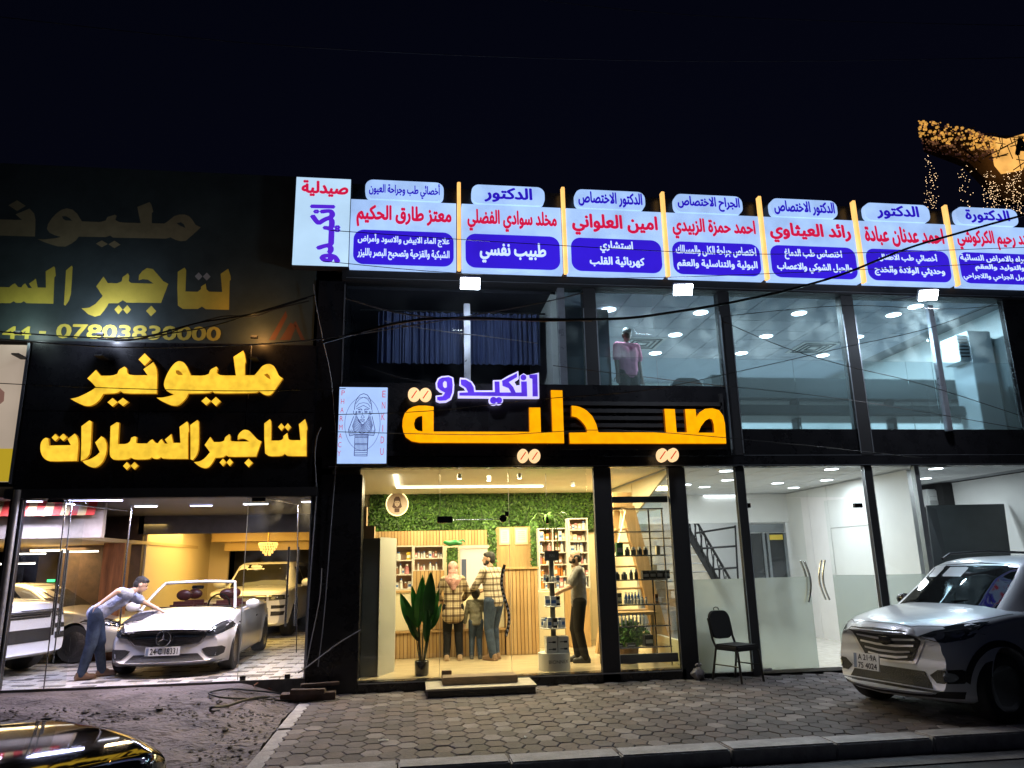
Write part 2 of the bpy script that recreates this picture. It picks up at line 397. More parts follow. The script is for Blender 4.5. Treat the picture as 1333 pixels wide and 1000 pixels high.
# gutter strip of old concrete in front of the kerb
struct(MB().box((XL - .2, KY - .62, -.15), (16, KY - .305, -.118)).build('gutter', mat('gutter_concrete', (.12, .115, .11), .85, var=.5, scale=3, bump=.8, bscale=20)))
# litter
m_pap = mat('litter_paper', (.75, .75, .72), .7)
def litter(px, py, l, d=0.1, s=.05):
    p = gp(px, py, .012); q = MB().box((-s, -s * .3, 0), (s, s * .3, .006)).add([(-s, 0, .006), (0, .01, .016), (s, 0, .007)], [(0, 1, 2)])
    o = one('paper_scrap', q, m_pap, l, 'litter'); o.location = p; o.rotation_euler.z = d
litter(499, 964, 'torn white paper strip lying on the hexagonal pavers', .15)
litter(684, 960, 'tiny white scrap on the pavers below the steps', .9, .025)
litter(187, 923, 'small pale scrap lying on the dirt before the car showroom', .2, .04)
# ================================================================ BUILDING STRUCTURE
m_blk = mat('black_cladding', (.012, .012, .014), .28, var=.3, scale=3, spec=.4)
m_blkm = mat('black_frame_metal', (.015, .015, .017), .6, var=.2, scale=20)
m_edge = mat('bare_aluminium_edge', (.32, .34, .37), .4, metal=.8)
m_cream = mat('cream_paint', (.80, .72, .50), .6, var=.05, scale=2)
m_white = mat('white_paint', (.80, .80, .79), .6, var=.04, scale=2)
m_tile = mat('ceiling_tile', (.72, .73, .75), .8, var=.05, scale=30)
m_grid = mat('ceiling_grid', (.22, .23, .25), .6)
m_glass = glassmat('clear_glass', dirt=.025)
m_glassu = glassmat('tinted_upper_glass', (.84, .94, .97), dirt=.12)
m_glass2 = glassmat('clean_glass', refl=.8)
m_frost = glassmat('frosted_glass', (.86, .92, .9), frost=.66)
m_frostu = glassmat('frosted_glass_up', (.78, .92, .97), frost=.95)
m_chrome = mat('brushed_steel', (.62, .62, .62), .25, metal=1)
m_concr = mat('raw_concrete', (.28, .25, .22), .85, var=.35, scale=2.5, bump=.4, bscale=18)
G1, G0 = Z(700, 609), .14                   # glass head and floor of the ground storey
PX0, PX1 = X(468, 750), X(771, 750)         # big pharmacy pane
bld = thing('shop_building', 'black clad two storey shop building with pharmacy below and lit offices above', 'building')
BL, BR = X(416, 700), 10.75        # building left and right ends
# frame posts of the ground floor
def part(n, a, b, m=None, par=None, bev=0, **k): return MB().box(a, b).build(n, m or m_blkm, par if par is not None else bld, bevel=bev, **k)
part('corner_column', (BL, -.06, 0), (X(469, 750), .55, 3.02), m_blk, bev=.01)
posts = [(771, 793), (868, 889), (955, 966), (1122, 1132)]
ZT = 6.05                                       # head of the upper windows
PXs = []
for a, b in posts:
    y = 700; xa = at(a, 609).x; xb = at(b, 609).x; PXs.append((xa, xb))
    part('post', (xa, -.05, 0), (xb, .04, G1 - .002), bev=.006)
    for xx in (xa, xb): part('post_edge', (xx - .005, -.056, .1), (xx + .005, -.052, G1 - .02), m_edge)
part('mullion', (X(1195, 650), -.02, 0), (X(1201, 650), .08, G1 - .002), mat('grey_aluminium', (.35, .37, .38), .4, metal=.6))
part('end_column', (X(1333, 650) + .9, -.05, 0), (X(1333, 650) + 1.15, .2, G1 - .002), m_blk)
BR2 = X(1333, 650) + 1.15
# plinth, lintel, spandrel and fascia
part('plinth', (X(469, 750) + .002, -.05, 0), (PXs[1][1] - .2, .12, G0 - .002), m_blk)
part('plinth_trim', (X(469, 750) + .01, -.055, G0 - .03), (PXs[1][0], -.051, G0 - .012), m_edge)
part('threshold', (PXs[1][1], -.03, 0), (PXs[2][1], .1, .055), m_blk)
part('beam', (BL, -.08, G1), (BR2, .14, G1 + .16), m_blk, bev=.006)
part('beam_trim', (BL + .1, -.088, G1 + .012), (BR2, -.082, G1 + .022), m_edge)
SP0, SP1 = G1 + .162, Z(1000, 559)
part('beam_trim', (PXs[2][0], -.05, SP0 + .012), (BR2, -.042, SP0 + .022), m_edge)
part('spandrel', (PXs[2][1], -.036, SP0), (BR2, .12, SP1), m_blk)
fx1 = X(948, 560, -.1)
part('fascia_board', (X(443, 560, -.1), -.14, SP0 + .002), (fx1, -.04, Z(600, 500, -.1)), m_blk, bev=.006)
part('fascia_edge', (fx1 + .03, -.12, SP0 + .1), (fx1 + .045, -.1, SP1 + 1.9), m_edge)
for k in range(7):                                  # slatted screen behind the big letters
    z = Z(840, 586, -.12) + k * .115
    part('louvre', (X(727, 520, -.16), -.20, z), (X(938, 520, -.16), -.15, z + .062), m_blkm)
part('louvre_end', (X(936, 520, -.16), -.2, Z(840, 586, -.12)), (X(940, 520, -.16), -.144, Z(840, 513, -.12)), m_blkm)
# upper storey posts
up_posts = [(759, 776), (934, 948), (1097, 1112)]
UP_ = []
for a, b in up_posts:
    xa = X(a, 480); xb = X(b, 480); xa = X(a + (3 if a < 800 else 7), 480) ; xb = X(b + (3 if a < 800 else 8), 480)
    UP_.append((xa, xb)); part('post', (xa, -.05, SP0 + .002), (xb, .12, ZT), bev=.005)
    for xx in (xa, xb): part('post_edge', (xx - .009, -.056, SP0 + .05), (xx + .009, -.052, ZT - .35), m_edge)
m_silv = mat('silver_post', (.42, .45, .5), .3, metal=.7, var=.2, scale=4)
LX = X(449, 440)
part('post', (LX - .42, -.05, SP0 + .002), (LX - .02, .12, ZT), m_blk)
part('post_edge', (LX - .03, -.06, SP0 + .9), (LX - .008, -.052, ZT - .05), m_edge)
part('frame_post', (X(729, 480), -.03, 4.2), (X(738, 480), .1, ZT), m_silv)
part('end_post', (X(1318, 480) , -.05, SP0), (BR, .06, ZT), m_blk)
part('post_edge', (X(1318, 480) - .02, -.056, SP0 + .05), (X(1318, 480) - .003, -.052, ZT), m_edge)
part('head_beam', (BL + .2, -.12, ZT), (BR, .16, ZT + .16), m_blkm)
part('head_trim', (LX, -.128, ZT + .03), (BR, -.122, ZT + .04), m_edge)
part('parapet', (BL + .1, -.02, ZT + .162), (BR + .02, .3, 7.75), m_blk)
part('left_wall', (BL, .13, 3.3), (LX, 6.5, 7.6), m_blk)
part('side_wall', (BR + .02, .31, 3.3), (BR + .2, 6.5, 7.6), m_blk)
part('roof_slab', (BL, .301, 7.3), (BR, 6.6, 7.5), m_concr)
part('floor_slab', (BL + .1, .145, G1 + .12), (BR2, 6.6, SP0 + .1), m_concr)
# glass panes
for (xa, xb, z0, z1, nm) in [(X(887, 650) , PXs[2][0], 0.06, G1, 'side_pane'), (PXs[3][1], X(1195, 650), .04, G1, 'side_pane'), (X(1201, 650), X(1333, 650) + .9, .04, G1, 'side_pane')]:
    zf = Z(1000, 752); xa += .004; xb -= .004
    MB().box((xa, .02, zf), (xb, .03, z1)).build('window_pane', m_glass2, bld)
    MB().box((xa, .02, z0), (xb, .03, zf - .002)).build('frosted_pane', m_frost, bld)
for (xa, xb) in [(PXs[0][1] + .004, PXs[1][0] - .004)]:
    MB().box((xa, .02, G0), (xb, .03, G1)).build('window_pane', m_glass, bld)
ups = [(X(738, 480), UP_[0][0]), (UP_[0][1], UP_[1][0]), (UP_[1][1], UP_[2][0]), (UP_[2][1], X(1318, 480))]
zfu = Z(900, 466)
for k, (xa, xb) in enumerate(ups):
    xa += .005; xb -= .005; mid = [xb, xa + (xb - xa) * .47, xa + (xb - xa) * .52, xa + (xb - xa) * .36][k]
    segs = [(xa, mid - .003), (mid + .003, xb)] if mid < xb else [(xa, xb)]
    if k == 3: segs = [(xa, xa + (xb - xa) * .30), (xa + (xb - xa) * .30 + .006, xa + (xb - xa) * .47), (xa + (xb - xa) * .47 + .006, xb)]
    for (p, q) in segs:
        MB().box((p, .02, zfu), (q, .03, ZT)).build('window_pane', m_glassu, bld)
        MB().box((p, .02, SP1), (q, .03, zfu - .002)).build('frosted_pane', m_frostu, bld)
MB().box((LX, .02, SP0 + .5), (X(729, 480), .03, ZT)).build('window_pane', m_glass, bld)
# the three floodlight posts
# ---- ground rooms
RX = X(1333, 650) + 1.1; DV = X(878, 650)
ph_floor = struct(MB().box((PX0 - .35, .125, .02), (DV, 4.6, G0)).build('pharmacy_floor', mat('cream_floor_tile', (.50, .41, .26), .22, var=.1, scale=1.5, stretch=(1, 6, 1))))
cl_floor = struct(MB().box((DV + .09, .125, .0), (RX, 7, .05)).build('clinic_floor', mat('pale_floor_tile', (.6, .58, .52), .2, var=.06)))
struct(MB().box((DV - 1.6, 4.62, .0), (DV + .088, 7, .05)).build('clinic_rear_floor', MATS['pale_floor_tile']))
struct(MB().box((PX0 - .35, .15, G1 + .02), (DV, 4.6, G1 + .1)).build('pharmacy_ceiling', mat('cream_ceiling', (.82, .76, .6), .7)))
struct(MB().box((PX0 - .4, 4.5, G0), (DV, 4.6, G1 + .02)).build('pharmacy_back_wall', m_cream))
struct(MB().box((PX0 - .45, .13, G0), (PX0 - .36, 4.5, G1 + .02)).build('pharmacy_left_wall', m_cream))
struct(MB().box((PX0 - .36, .13, G0), (PX0 - .03, .2, G1 + .02)).build('pharmacy_return_wall', m_cream))
cl = struct(MB().box((DV, .15, G1 + .035), (RX, 7, G1 + .1)).build('clinic_ceiling', m_grid))
uc = struct(MB().box((X(738, 480) - .1, .15, ZT + .02), (BR, 6.5, ZT + .1)).build('upper_ceiling', m_grid))
def tiles(par, x0, x1, y0, y1, z, s=.6, m_tile=m_tile):
    me = bpy.data.meshes.new('ceiling_panel'); h = s / 2 - .008
    mb = MB().box((-h, -h, -.012), (h, h, 0)); me.from_pydata(mb.v, [], mb.f); me.materials.append(m_tile)
    x = x0 + s / 2
    while x < x1 - s / 2 + .01:
        y = y0 + s / 2
        while y < y1 - s / 2 + .01:
            o = bpy.data.objects.new('ceiling_panel', me); COL.objects.link(o); o.parent = par; o.location = (x, y, z + random.uniform(-.001, .001)); y += s
        x += s
tiles(cl, DV + .05, RX, .18, 6.9, G1 + .034)
tiles(uc, X(738, 480), BR, .18, 6.4, ZT + .019, .6, mat('ceiling_tile_grey', (.42, .45, .52), .8, var=.06, scale=30))
# clinic walls
struct(MB().box((DV - 1.5, 6.9, .05), (RX, 7, G1 + .02)).build('clinic_back_wall', m_white))
struct(MB().box((RX, .15, .05), (RX + .1, 7, G1 + .02)).build('clinic_right_wall', m_white))
# upper room walls
uf = SP0 + .1
struct(MB().box((X(738, 480) - .1, 6.4, uf), (BR, 6.5, ZT + .02)).build('office_back_wall', mat('office_white', (.72, .78, .78), .6, var=.03)))
struct(MB().box((BR - .06, .15, uf), (BR, 6.4, ZT + .02)).build('office_right_wall', MATS['office_white']))
struct(MB().box((X(738, 480) - .2, .15, uf), (X(738, 480) - .1, 6.4, ZT + .02)).build('office_left_wall', MATS['office_white']))
# dark curtained room, upper left
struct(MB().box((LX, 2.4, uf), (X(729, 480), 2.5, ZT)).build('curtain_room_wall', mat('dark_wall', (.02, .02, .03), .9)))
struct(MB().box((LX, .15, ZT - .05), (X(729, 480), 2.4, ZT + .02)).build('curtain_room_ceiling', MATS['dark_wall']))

pw = thing('partition_wall', 'partition between the pharmacy and the white clinic, glazed in front under a sloping cream soffit', 'wall')
MB().box((DV + .01, 2.3, 0), (DV + .07, 4.6, G1)).build('wall_panel', m_cream, pw)
MB().box((DV + .01, .14, 0), (DV + .07, 2.29, .5)).build('wall_base', m_cream, pw)
MB().prism([(.14, G1), (2.29, G1), (2.29, 2.5)], DV + .02, DV + .06, axis='x').build('soffit', m_cream, pw)
MB().box((DV + .035, .14, .5), (DV + .045, 2.29, G1)).build('glass_pane', m_glass2, pw)
# ================================================================ SIGNS
def px_poly(pts, o, s, Y): # crop coordinates -> (x, z) on the plane Y
    r = []
    for a, b in pts: p = at(o[0] + a / s, o[1] + b / s, Y); r.append((p.x, p.z))
    return r
def dense(pts, n=3):      # round the traced corners a little (Chaikin on shallow corners)
    out = []
    N = len(pts)
    for i in range(N):
        p0, p, p1 = [Vector(pts[k % N]) for k in (i - 1, i, i + 1)]
        a, b = (p - p0), (p1 - p)
        if a.length > 1e-6 and b.length > 1e-6 and a.angle(b) < R(48) and a.angle(b) > R(4):
            out += [tuple(p0.lerp(p, .78)), tuple(p.lerp(p1, .22))]
        else: out.append(tuple(p))
    return out
def inset(pts, d):
    N = len(pts); ar_ = sum(pts[i][0] * pts[(i + 1) % N][1] - pts[(i + 1) % N][0] * pts[i][1] for i in range(N)); sg = 1 if ar_ > 0 else -1; out = []
    for i in range(N):
        p0, p, p1 = [Vector(pts[k % N]) for k in (i - 1, i, i + 1)]
        a = (p - p0).normalized(); b = (p1 - p).normalized(); n = Vector((-a.y - b.y, a.x + b.x)); n = n.normalized() if n.length > 1e-5 else Vector((-a.y, a.x))
        c = max(.5, n.dot(Vector((-a.y, a.x)))); out.append(tuple(p + n * sg * d / c))
    return out
def circ(cx, cy, rx, ry=None, n=22): return [(cx + rx * math.cos(2 * math.pi * k / n), cy + (ry or rx) * math.sin(2 * math.pi * k / n)) for k in range(n)]
def dia(x0, y0, x1, y1): return [(x0, (y0 + y1) / 2), ((x0 + x1) / 2, y0), (x1, (y0 + y1) / 2), ((x0 + x1) / 2, y1)]

A_, B_, C_, D_ = (80, 450), (200, 450), (40, 540), (220, 540); S6 = 6.667
YEL = [  # (crop origin, outline, holes, name)
 (A_, [(80,462),(140,450),(215,415),(270,385),(300,360),(265,320),(225,285),(298,212),(340,262),(440,262),(485,245),(500,208),(545,183),(565,195),(570,240),(600,258),(750,258),(712,205),(795,145),(822,190),(830,250),(825,415),(540,415),(510,392),(480,412),(362,418),(330,470),(290,505),(250,523),(200,522),(150,500),(110,480)], []),
 (A_, dia(670,68,773,172), []), (A_, dia(400,456,485,527), []), (A_, dia(488,455,578,523), []),
 (B_, [(27,452),(80,452),(140,438),(180,424),(140,408),(105,385),(88,345),(95,300),(120,240),(150,190),(185,150),(220,133),(260,145),(290,185),(313,240),(322,260),(440,262),(480,245),(492,208),(543,183),(555,195),(545,235),(570,255),(600,260),(715,260),(705,190),(693,98),(775,45),(787,70),(800,140),(790,155),(790,258),(875,258),(905,225),(940,180),(975,162),(1010,160),(1040,175),(1060,205),(1085,262),(1120,285),(1075,350),(1020,425),(985,432),(950,420),(915,395),(885,410),(530,415),(510,395),(480,412),(300,415),(285,450),(250,490),(210,520),(160,520),(110,500),(60,475)],
   [[(190,215),(215,213),(240,232),(256,256),(215,256),(195,240)], [(957,252),(985,240),(1005,260),(1017,296),(985,278)]]),
 (B_, dia(415,446,495,516), []), (B_, dia(499,446,580,522), []),
 (C_, [(85,250),(105,215),(130,200),(150,205),(157,268),(350,265),(320,212),(380,165),(400,185),(412,235),(410,300),(400,400),(170,405),(130,390),(100,360),(83,310)], []),
 (C_, dia(182,168,242,228), []), (C_, dia(248,166,313,225), []),
 (C_, [(440,100),(508,50),(527,60),(525,130),(516,330),(480,380),(435,398),(440,250)], []),
 (C_, [(560,240),(612,188),(640,205),(660,260),(655,330),(630,400),(595,440),(555,460),(510,450),(470,425),(450,404),(520,385),(570,355),(600,325)], []),
 (C_, [(693,100),(745,66),(765,70),(755,255),(830,255),(862,235),(872,200),(900,188),(918,195),(912,240),(925,250),(1010,250),(1035,225),(1055,215),(1082,246),(1105,248),(1120,225),(1135,213),(1160,250),(1190,252),(1165,215),(1218,170),(1235,245),(1300,245),(1292,105),(1355,60),(1365,72),(1373,140),(1363,155),(1363,382),(1150,382),(1130,366),(1108,382),(1070,382),(1050,368),(1025,386),(900,388),(870,370),(840,388),(725,392),(695,370),(685,340),(690,200)], []),
 (C_, dia(802,412,864,477), []), (C_, dia(868,412,930,473), []),
 (D_, [(185,90),(245,47),(258,60),(258,290),(240,350),(205,393),(187,385),(187,200)], []),
 (D_, [(218,412),(270,405),(310,380),(357,325),(310,262),(357,195),(388,238),(450,238),(480,225),(487,195),(522,170),(532,185),(530,220),(545,233),(700,233),(660,208),(625,205),(597,215),(598,180),(620,150),(650,130),(690,135),(725,170),(765,215),(800,232),(755,362),(520,365),(495,350),(465,370),(400,373),(380,410),(345,455),(310,465),(265,450)], []),
 (D_, dia(440,382,496,445), []), (D_, dia(500,382,553,443), []), (D_, dia(655,382,725,453), []),
 (D_, [(828,75),(875,40),(887,60),(885,225),(970,225),(993,205),(993,185),(1025,160),(1032,205),(1050,222),(1142,222),(1128,82),(1180,40),(1197,95),(1200,125),(1192,135),(1192,358),(1030,358),(1003,338),(975,358),(870,360),(835,335),(828,200)], []),
 (D_, dia(948,75,1001,137), []), (D_, dia(1004,75,1058,137), []),
]
e_yel = emat('yellow_letter_face', (1.0, .62, .045), 1.0, var=.20, scale=9)
m_yside = mat('yellow_letter_side', (.55, .30, .03), .4, emit=.25, ecol=(1, .42, .02))
LY = -.14
lp = Z(200, 636)                                    # bottom of the showroom fascia
fas = thing('showroom_sign', 'black sign panel over the car showroom with glowing yellow Arabic letters in two lines', 'sign')
fx0, fx1s, fz1 = X(30, 560), X(409, 560), Z(200, 448)
zc = Z(200, 537)
xs_ = [fx0, fx0 + 1.55, X(325, 480), fx1s]
for j, (za, zb) in enumerate(((lp, zc - .003), (zc + .003, fz1))):   # cladding sheets with open joints
    for i in range(3): MB().box((xs_[i] + .003, -.06, za), (xs_[i + 1] - .003, -.02, zb)).build('cladding_panel', m_blk, fas, bevel=.003)
MB().box((fx0 - .08, -.12, lp - .14), (fx1s + .1, -.0, lp - .004)).build('bottom_rail', m_blkm, fas, bevel=.01)
MB().box((fx0 - .02, -.015, lp), (fx1s, .1, fz1)).build('backing', m_blk, fas)
MB().box((X(327, 480) - .006, -.072, zc + .2), (X(327, 480) + .006, -.061, fz1 - .02)).build('joint_strip', m_edge, fas)
for (o, p, h) in YEL:
    P = dense(px_poly(p, o, S6, LY)); H = [px_poly(q, o, S6, LY) for q in h]
    if len(p) == 4: P = px_poly(p, o, S6, LY)
    MB().prism(P, LY, LY + .004, H).build('letter', e_yel, fas)
    MB().prism(inset(P, -.004), LY + .005, LY + .05, []).build('letter_return', m_yside, fas)
# LED dots visible on the edges of some letters
# ---- the large printed banner above
BY = -.01
ban = thing('banner', 'wide dark printed banner with yellow Arabic letters and phone number above the showroom sign', 'banner')
m_ban = mat('banner_vinyl', (.045, .062, .06), .5, var=.35, scale=1.2, bump=.25, bscale=3)
bz0, bz1 = fz1 + .02, Z(200, 222)
bx0, bx1 = X(-160, 443), X(408, 443)
MB().box((bx0, BY, bz0), (bx1, BY + .03, bz1)).build('sheet', m_ban, ban)
MB().box((bx0, BY - .02, bz0 - .015), (bx1, BY + .05, bz0)).build('frame_rail', m_blkm, ban)
m_by = mat('banner_yellow_print', (.62, .50, .07), .55, var=.12, scale=3); m_by2 = mat('banner_dull_print', (.30, .25, .13), .6, var=.2, scale=4)
m_bw = mat('banner_pale_print', (.32, .33, .33), .6)
def warp(P, src, dst, sh=0):    # scale a traced outline from one box to another
    x0, z0, x1, z1 = src; X0, Z0, X1, Z1 = dst
    return [(X0 + (x - x0) / (x1 - x0) * (X1 - X0), Z0 + (z - z0) / (z1 - z0) * (Z1 - Z0)) for x, z in P]
def bbox(L): xs = [p[0] for P in L for p in P]; zs = [p[1] for P in L for p in P]; return min(xs), min(zs), max(xs), max(zs)
def wpx(i): o, p, h = YEL[i]; return px_poly(p, o, S6, LY), [px_poly(q, o, S6, LY) for q in h]
def reprint(ids, dst_px, m, mdot=None):
    Ls = [wpx(i) for i in ids]; bb = bbox([l[0] for l in Ls]); a = at(dst_px[0], dst_px[3], BY); b = at(dst_px[2], dst_px[1], BY)
    for i, (P, H) in zip(ids, Ls):
        mb = MB().prism(warp(P, bb, (a.x, a.z, b.x, b.z)), BY - .001, BY - .001, [warp(h, bb, (a.x, a.z, b.x, b.z)) for h in H])
        mb.build('printed_letter', mdot if (mdot and len(P) == 4) else m, ban)
reprint([16, 17, 18, 19], (105, 350, 221, 412), m_by)
reprint([20, 21, 22], (227, 350, 302, 402), m_by, m_bw)
reprint([15], (80, 346, 97, 398), m_by)
reprint([7, 8, 9, 10, 11, 12, 13, 14], (-148, 346, 76, 405), m_by)
reprint([4, 5, 6], (48, 266, 264, 320), m_by2)
reprint([0, 1, 2, 3], (-120, 262, 52, 318), m_by2)
a = at(-60, 444, BY); b = at(44, 424, BY); text('44', 'printed_number', m_by, (at(2, 442, BY).x, at(-20, 441, BY).z, at(40, 442, BY).x, at(-20, 424, BY).z), BY - .002, ban, .02, False)
text('-', 'printed_dash', m_by, (at(51, 433, BY).x, at(51, 434.5, BY).z, at(60, 433, BY).x, at(51, 431, BY).z), BY - .002, ban, .02, False)
text('07803830000', 'printed_number', m_by, (at(72, 442, BY).x, at(180, 442.5, BY).z, at(287, 442, BY).x, at(180, 423.5, BY).z), BY - .002, ban, .025, False)
m_or = mat('banner_orange_print', (.13, .045, .02), .6)
for q in ([(350, 443), (372, 405), (374, 412), (358, 443)], [(364, 443), (378, 420), (386, 424), (378, 443)], [(392, 443), (382, 421), (385, 418), (397, 443)]):
    MB().prism([(at(x_, y_, BY).x, at(x_, y_, BY).z) for x_, y_ in q], BY - .001, BY - .001).build('printed_swoosh', m_or, ban)
# building mass behind banner
struct(MB().box((bx0, .12, 3.0), (bx1 + .0, 6.6, bz1 - .05)).build('showroom_building_mass', mat('dark_render', (.04, .04, .04), .9, var=.3)))

# ---- pharmacy letters
OR_, OS_ = (510, 470), 5.796; PR_, PS_ = (720, 500), 5.554; PY = -.27
e_or = emat('orange_letter_face', (1.0, .41, .0), 1.0, var=.14, scale=7); m_oside = mat('orange_letter_side', (.4, .12, .01), .4, emit=.12, ecol=(1, .25, 0))
e_cream = emat('cream_disc_face', (1, .66, .33), 1.05); m_red = emat('red_stripe', (.75, .06, .01), .7)
ph = thing('pharmacy_sign', 'large glowing orange Arabic letters with cream pill shaped dots on black fascia', 'sign')
for (o, s, P, H) in [
 (OR_, OS_, [(315,345),(260,337),(200,337),(165,345),(130,362),(100,392),(83,440),(80,490),(88,535),(107,575),(150,605),(210,616),(1300,620),(1287,222),(1202,220),(1213,538),(1125,538),(1120,352),(1037,352),(1040,535),(315,533)], [[(230,413),(200,420),(177,438),(168,475),(174,508),(196,526),(232,532)]]),
 (PR_, PS_, [(135,157),(165,159),(190,165),(220,178),(245,194),(285,235),(312,290),(328,350),(818,350),(805,180),(880,182),(893,350),(968,350),(955,182),(1030,182),(1036,240),(1060,205),(1100,180),(1150,175),(1200,190),(1230,230),(1243,290),(1252,430),(122,430),(118,352),(247,350),(242,320),(228,295),(200,262),(170,240),(135,232)], [[(1050,352),(1070,305),(1100,265),(1130,248),(1150,256),(1162,290),(1167,352)]])]:
    P = px_poly(P, o, s, PY); P = [P[0]] + P[1:]; H = [px_poly(h, o, s, PY) for h in H]
    MB().prism(P, PY, PY + .004, H).build('letter', e_or, ph); MB().prism(inset(P, -.003), PY + .005, PY + .07, [inset(h, -.003) for h in H]).build('letter_return', m_oside, ph)
for (o, s, c, r) in [(OR_, OS_, (168, 253), (46, 52)), (OR_, OS_, (254, 255), (46, 51)), (OR_, OS_, (990, 716), (41, 52)), (OR_, OS_, (1078, 717), (43, 52)), (PR_, PS_, (790, 515), (40, 50)), (PR_, PS_, (868, 513), (40, 50))]:
    P = px_poly(circ(c[0], c[1], r[0], r[1], 28), o, s, PY); d = MB().prism(P, PY - .01, PY + .05).build('letter_dot', e_cream, ph)
    q = [(c[0] - 22, c[1] + 26), (c[0] + 17, c[1] - 30), (c[0] + 24, c[1] - 26), (c[0] - 15, c[1] + 31)]
    MB().prism(px_poly(q, o, s, PY), PY - .013, PY - .011).build('stripe', m_red, d)
e_wh = emat('white_trim_face', (.62, .58, 1.0), 1.05); e_pur = emat('purple_letter_face', (.085, .03, .62), 1.0, var=.25, scale=6)
pn = thing('name_sign', 'glowing purple Arabic name with white outline above the orange letters', 'sign')
QY = -.26
W_ = [([(375,115),(430,110),(465,125),(472,180),(468,240),(450,287),(410,310),(360,313),(333,302),(331,262),(378,256),(390,240),(360,230),(335,205),(331,165),(348,130)], []),
      ([(515,125),(560,130),(605,155),(628,190),(632,222),(765,222),(765,145),(825,143),(880,110),(955,76),(958,135),(925,155),(940,185),(970,180),(968,110),(995,93),(1020,108),(1110,88),(1113,282),(500,277),(500,228),(560,225),(545,200),(510,180)], [])]
for P, H in W_: MB().prism(px_poly(P, OR_, OS_, QY), QY, QY + .06).build('letter_outline', e_wh, pn)
for c, r in (((768, 297), 37), ((806, 297), 34)): MB().prism(px_poly(circ(*c, r), OR_, OS_, QY), QY + .001, QY + .05).build('letter_outline', e_wh, pn)
U_ = [([(380,126),(430,121),(454,132),(460,180),(456,238),(440,278),(408,298),(362,301),(343,294),(342,272),(385,266),(402,240),(368,222),(346,200),(343,168),(356,138)], [[(400,150),(415,160),(416,198),(400,205),(387,192),(386,165)]]),
      ([(520,140),(560,142),(598,165),(618,200),(622,235),(778,235),(775,155),(812,155),(815,238),(900,238),(880,205),(835,188),(832,150),(945,92),(945,122),(882,160),(915,195),(935,238),(978,238),(975,155),(1018,155),(1022,268),(510,262),(510,240),(575,237),(560,205),(522,178)], []),
      ([(1035,105),(1098,100),(1102,268),(1062,268),(1060,135),(1040,130)], []), (circ(993,125,22), []), (circ(767,297,26), []), (circ(808,297,24), [])]
for P, H in U_: MB().prism(px_poly(P, OR_, OS_, QY), QY - .004, QY - .004, [px_poly(h, OR_, OS_, QY) for h in H]).build('letter', e_pur, pn)

# ---- light box with the emblem, hung on the left column
e_box = emat('lightbox_face', (.42, .60, 1.0), .95, var=.10, scale=2.5)
m_ink = emat('ink_blue', (.03, .03, .22), .55); m_rd = emat('ink_red', (.62, .10, .16), .8)
LBY = -.22
o8 = (430, 495); s8 = 8.333
a = at(430 + 68 / s8, 495 + 905 / s8, LBY); b = at(430 + 622 / s8, 495 + 80 / s8, LBY); LBx0, LBx1, LBz0, LBz1 = a.x + .005, b.x, a.z, b.z
lb = thing('emblem_light_box', 'upright light box with bearded head emblem and English lettering beside the orange sign', 'sign')
MB().box((LBx0, LBY, LBz0), (LBx1, LBY + .14, LBz1)).build('box', e_box, lb)
MB().box((LBx0 - .012, LBY + .01, LBz0 - .012), (LBx1 + .012, LBY + .15, LBz1 + .012)).build('frame', m_blkm, lb)
def lbp(x, y): return (LBx0 + (x - 75) / 545 * (LBx1 - LBx0), LBz1 - (y - 80) / 830 * (LBz1 - LBz0))
def ink(pts, w=5, close=False, m=None):
    P = [Vector(lbp(*p)) for p in pts]; wd = w / 545 * (LBx1 - LBx0) / 2; mb = MB(); n = len(P)
    for i in range(n if close else n - 1):
        p, q = P[i], P[(i + 1) % n]; d = (q - p); 
        if d.length < 1e-6: continue
        d.normalize(); nn = Vector((-d.y, d.x)) * wd; y = LBY - .0015 - .0002 * (i % 2)
        mb.quad((p.x + nn.x, y, p.y + nn.y), (p.x - nn.x, y, p.y - nn.y), (q.x - nn.x, y, q.y - nn.y), (q.x + nn.x, y, q.y + nn.y))
    return mb
lines = MB()
def L(pts, w=5, close=False): m_ = ink(pts, w, close); lines.add(m_.v, m_.f)
L(circ(345, 480, 198, 290, 40), 4, True)
L([(250,330),(255,260),(275,205),(310,165),(350,150),(390,165),(420,205),(438,260),(445,330)], 7)
L([(262,265),(300,215),(350,190),(400,215),(430,265)], 5); L([(270,300),(300,262),(350,250),(400,262),(428,300)], 5); L([(270,320),(350,280),(425,320)], 6)
L([(240,340),(243,370),(262,390),(270,345)], 6); L([(450,335),(448,370),(432,385),(428,345)], 6)
L([(275,345),(278,400),(300,450),(345,495),(390,455),(415,400),(420,345)], 6)
L([(290,328),(325,320),(338,335)], 9); L([(360,335),(375,320),(410,325)], 9)
L(circ(308,352,18,10,10), 5, True); L(circ(380,352,18,10,10), 5, True); L(circ(308,352,5,5,6), 7, True); L(circ(380,352,5,5,6), 7, True)
L([(342,350),(340,390),(325,415),(345,422),(365,412),(350,390)], 5); L([(315,440),(345,432),(372,440),(345,452),(315,440)], 6); L([(315,465),(345,460),(372,465)], 6)
for k in range(9): t = k / 8; L([(262 - 30 * t, 400 + 100 * t), (245 - 55 * t + 60, 440 + 120 * t), (345, 505 + 85 * t), (430 + 40 * t - 30, 440 + 120 * t), (432 + 28 * t, 395 + 100 * t)], 6)
L([(245,400),(190,550),(205,615),(265,600),(420,605),(475,610),(488,550),(450,400)], 7)
for k in range(6): L([(200 + k * 12, 545 + 10 * (k % 2)), (215 + k * 12, 600)], 4); L([(480 - k * 12, 545 + 10 * (k % 2)), (465 - k * 12, 600)], 4)
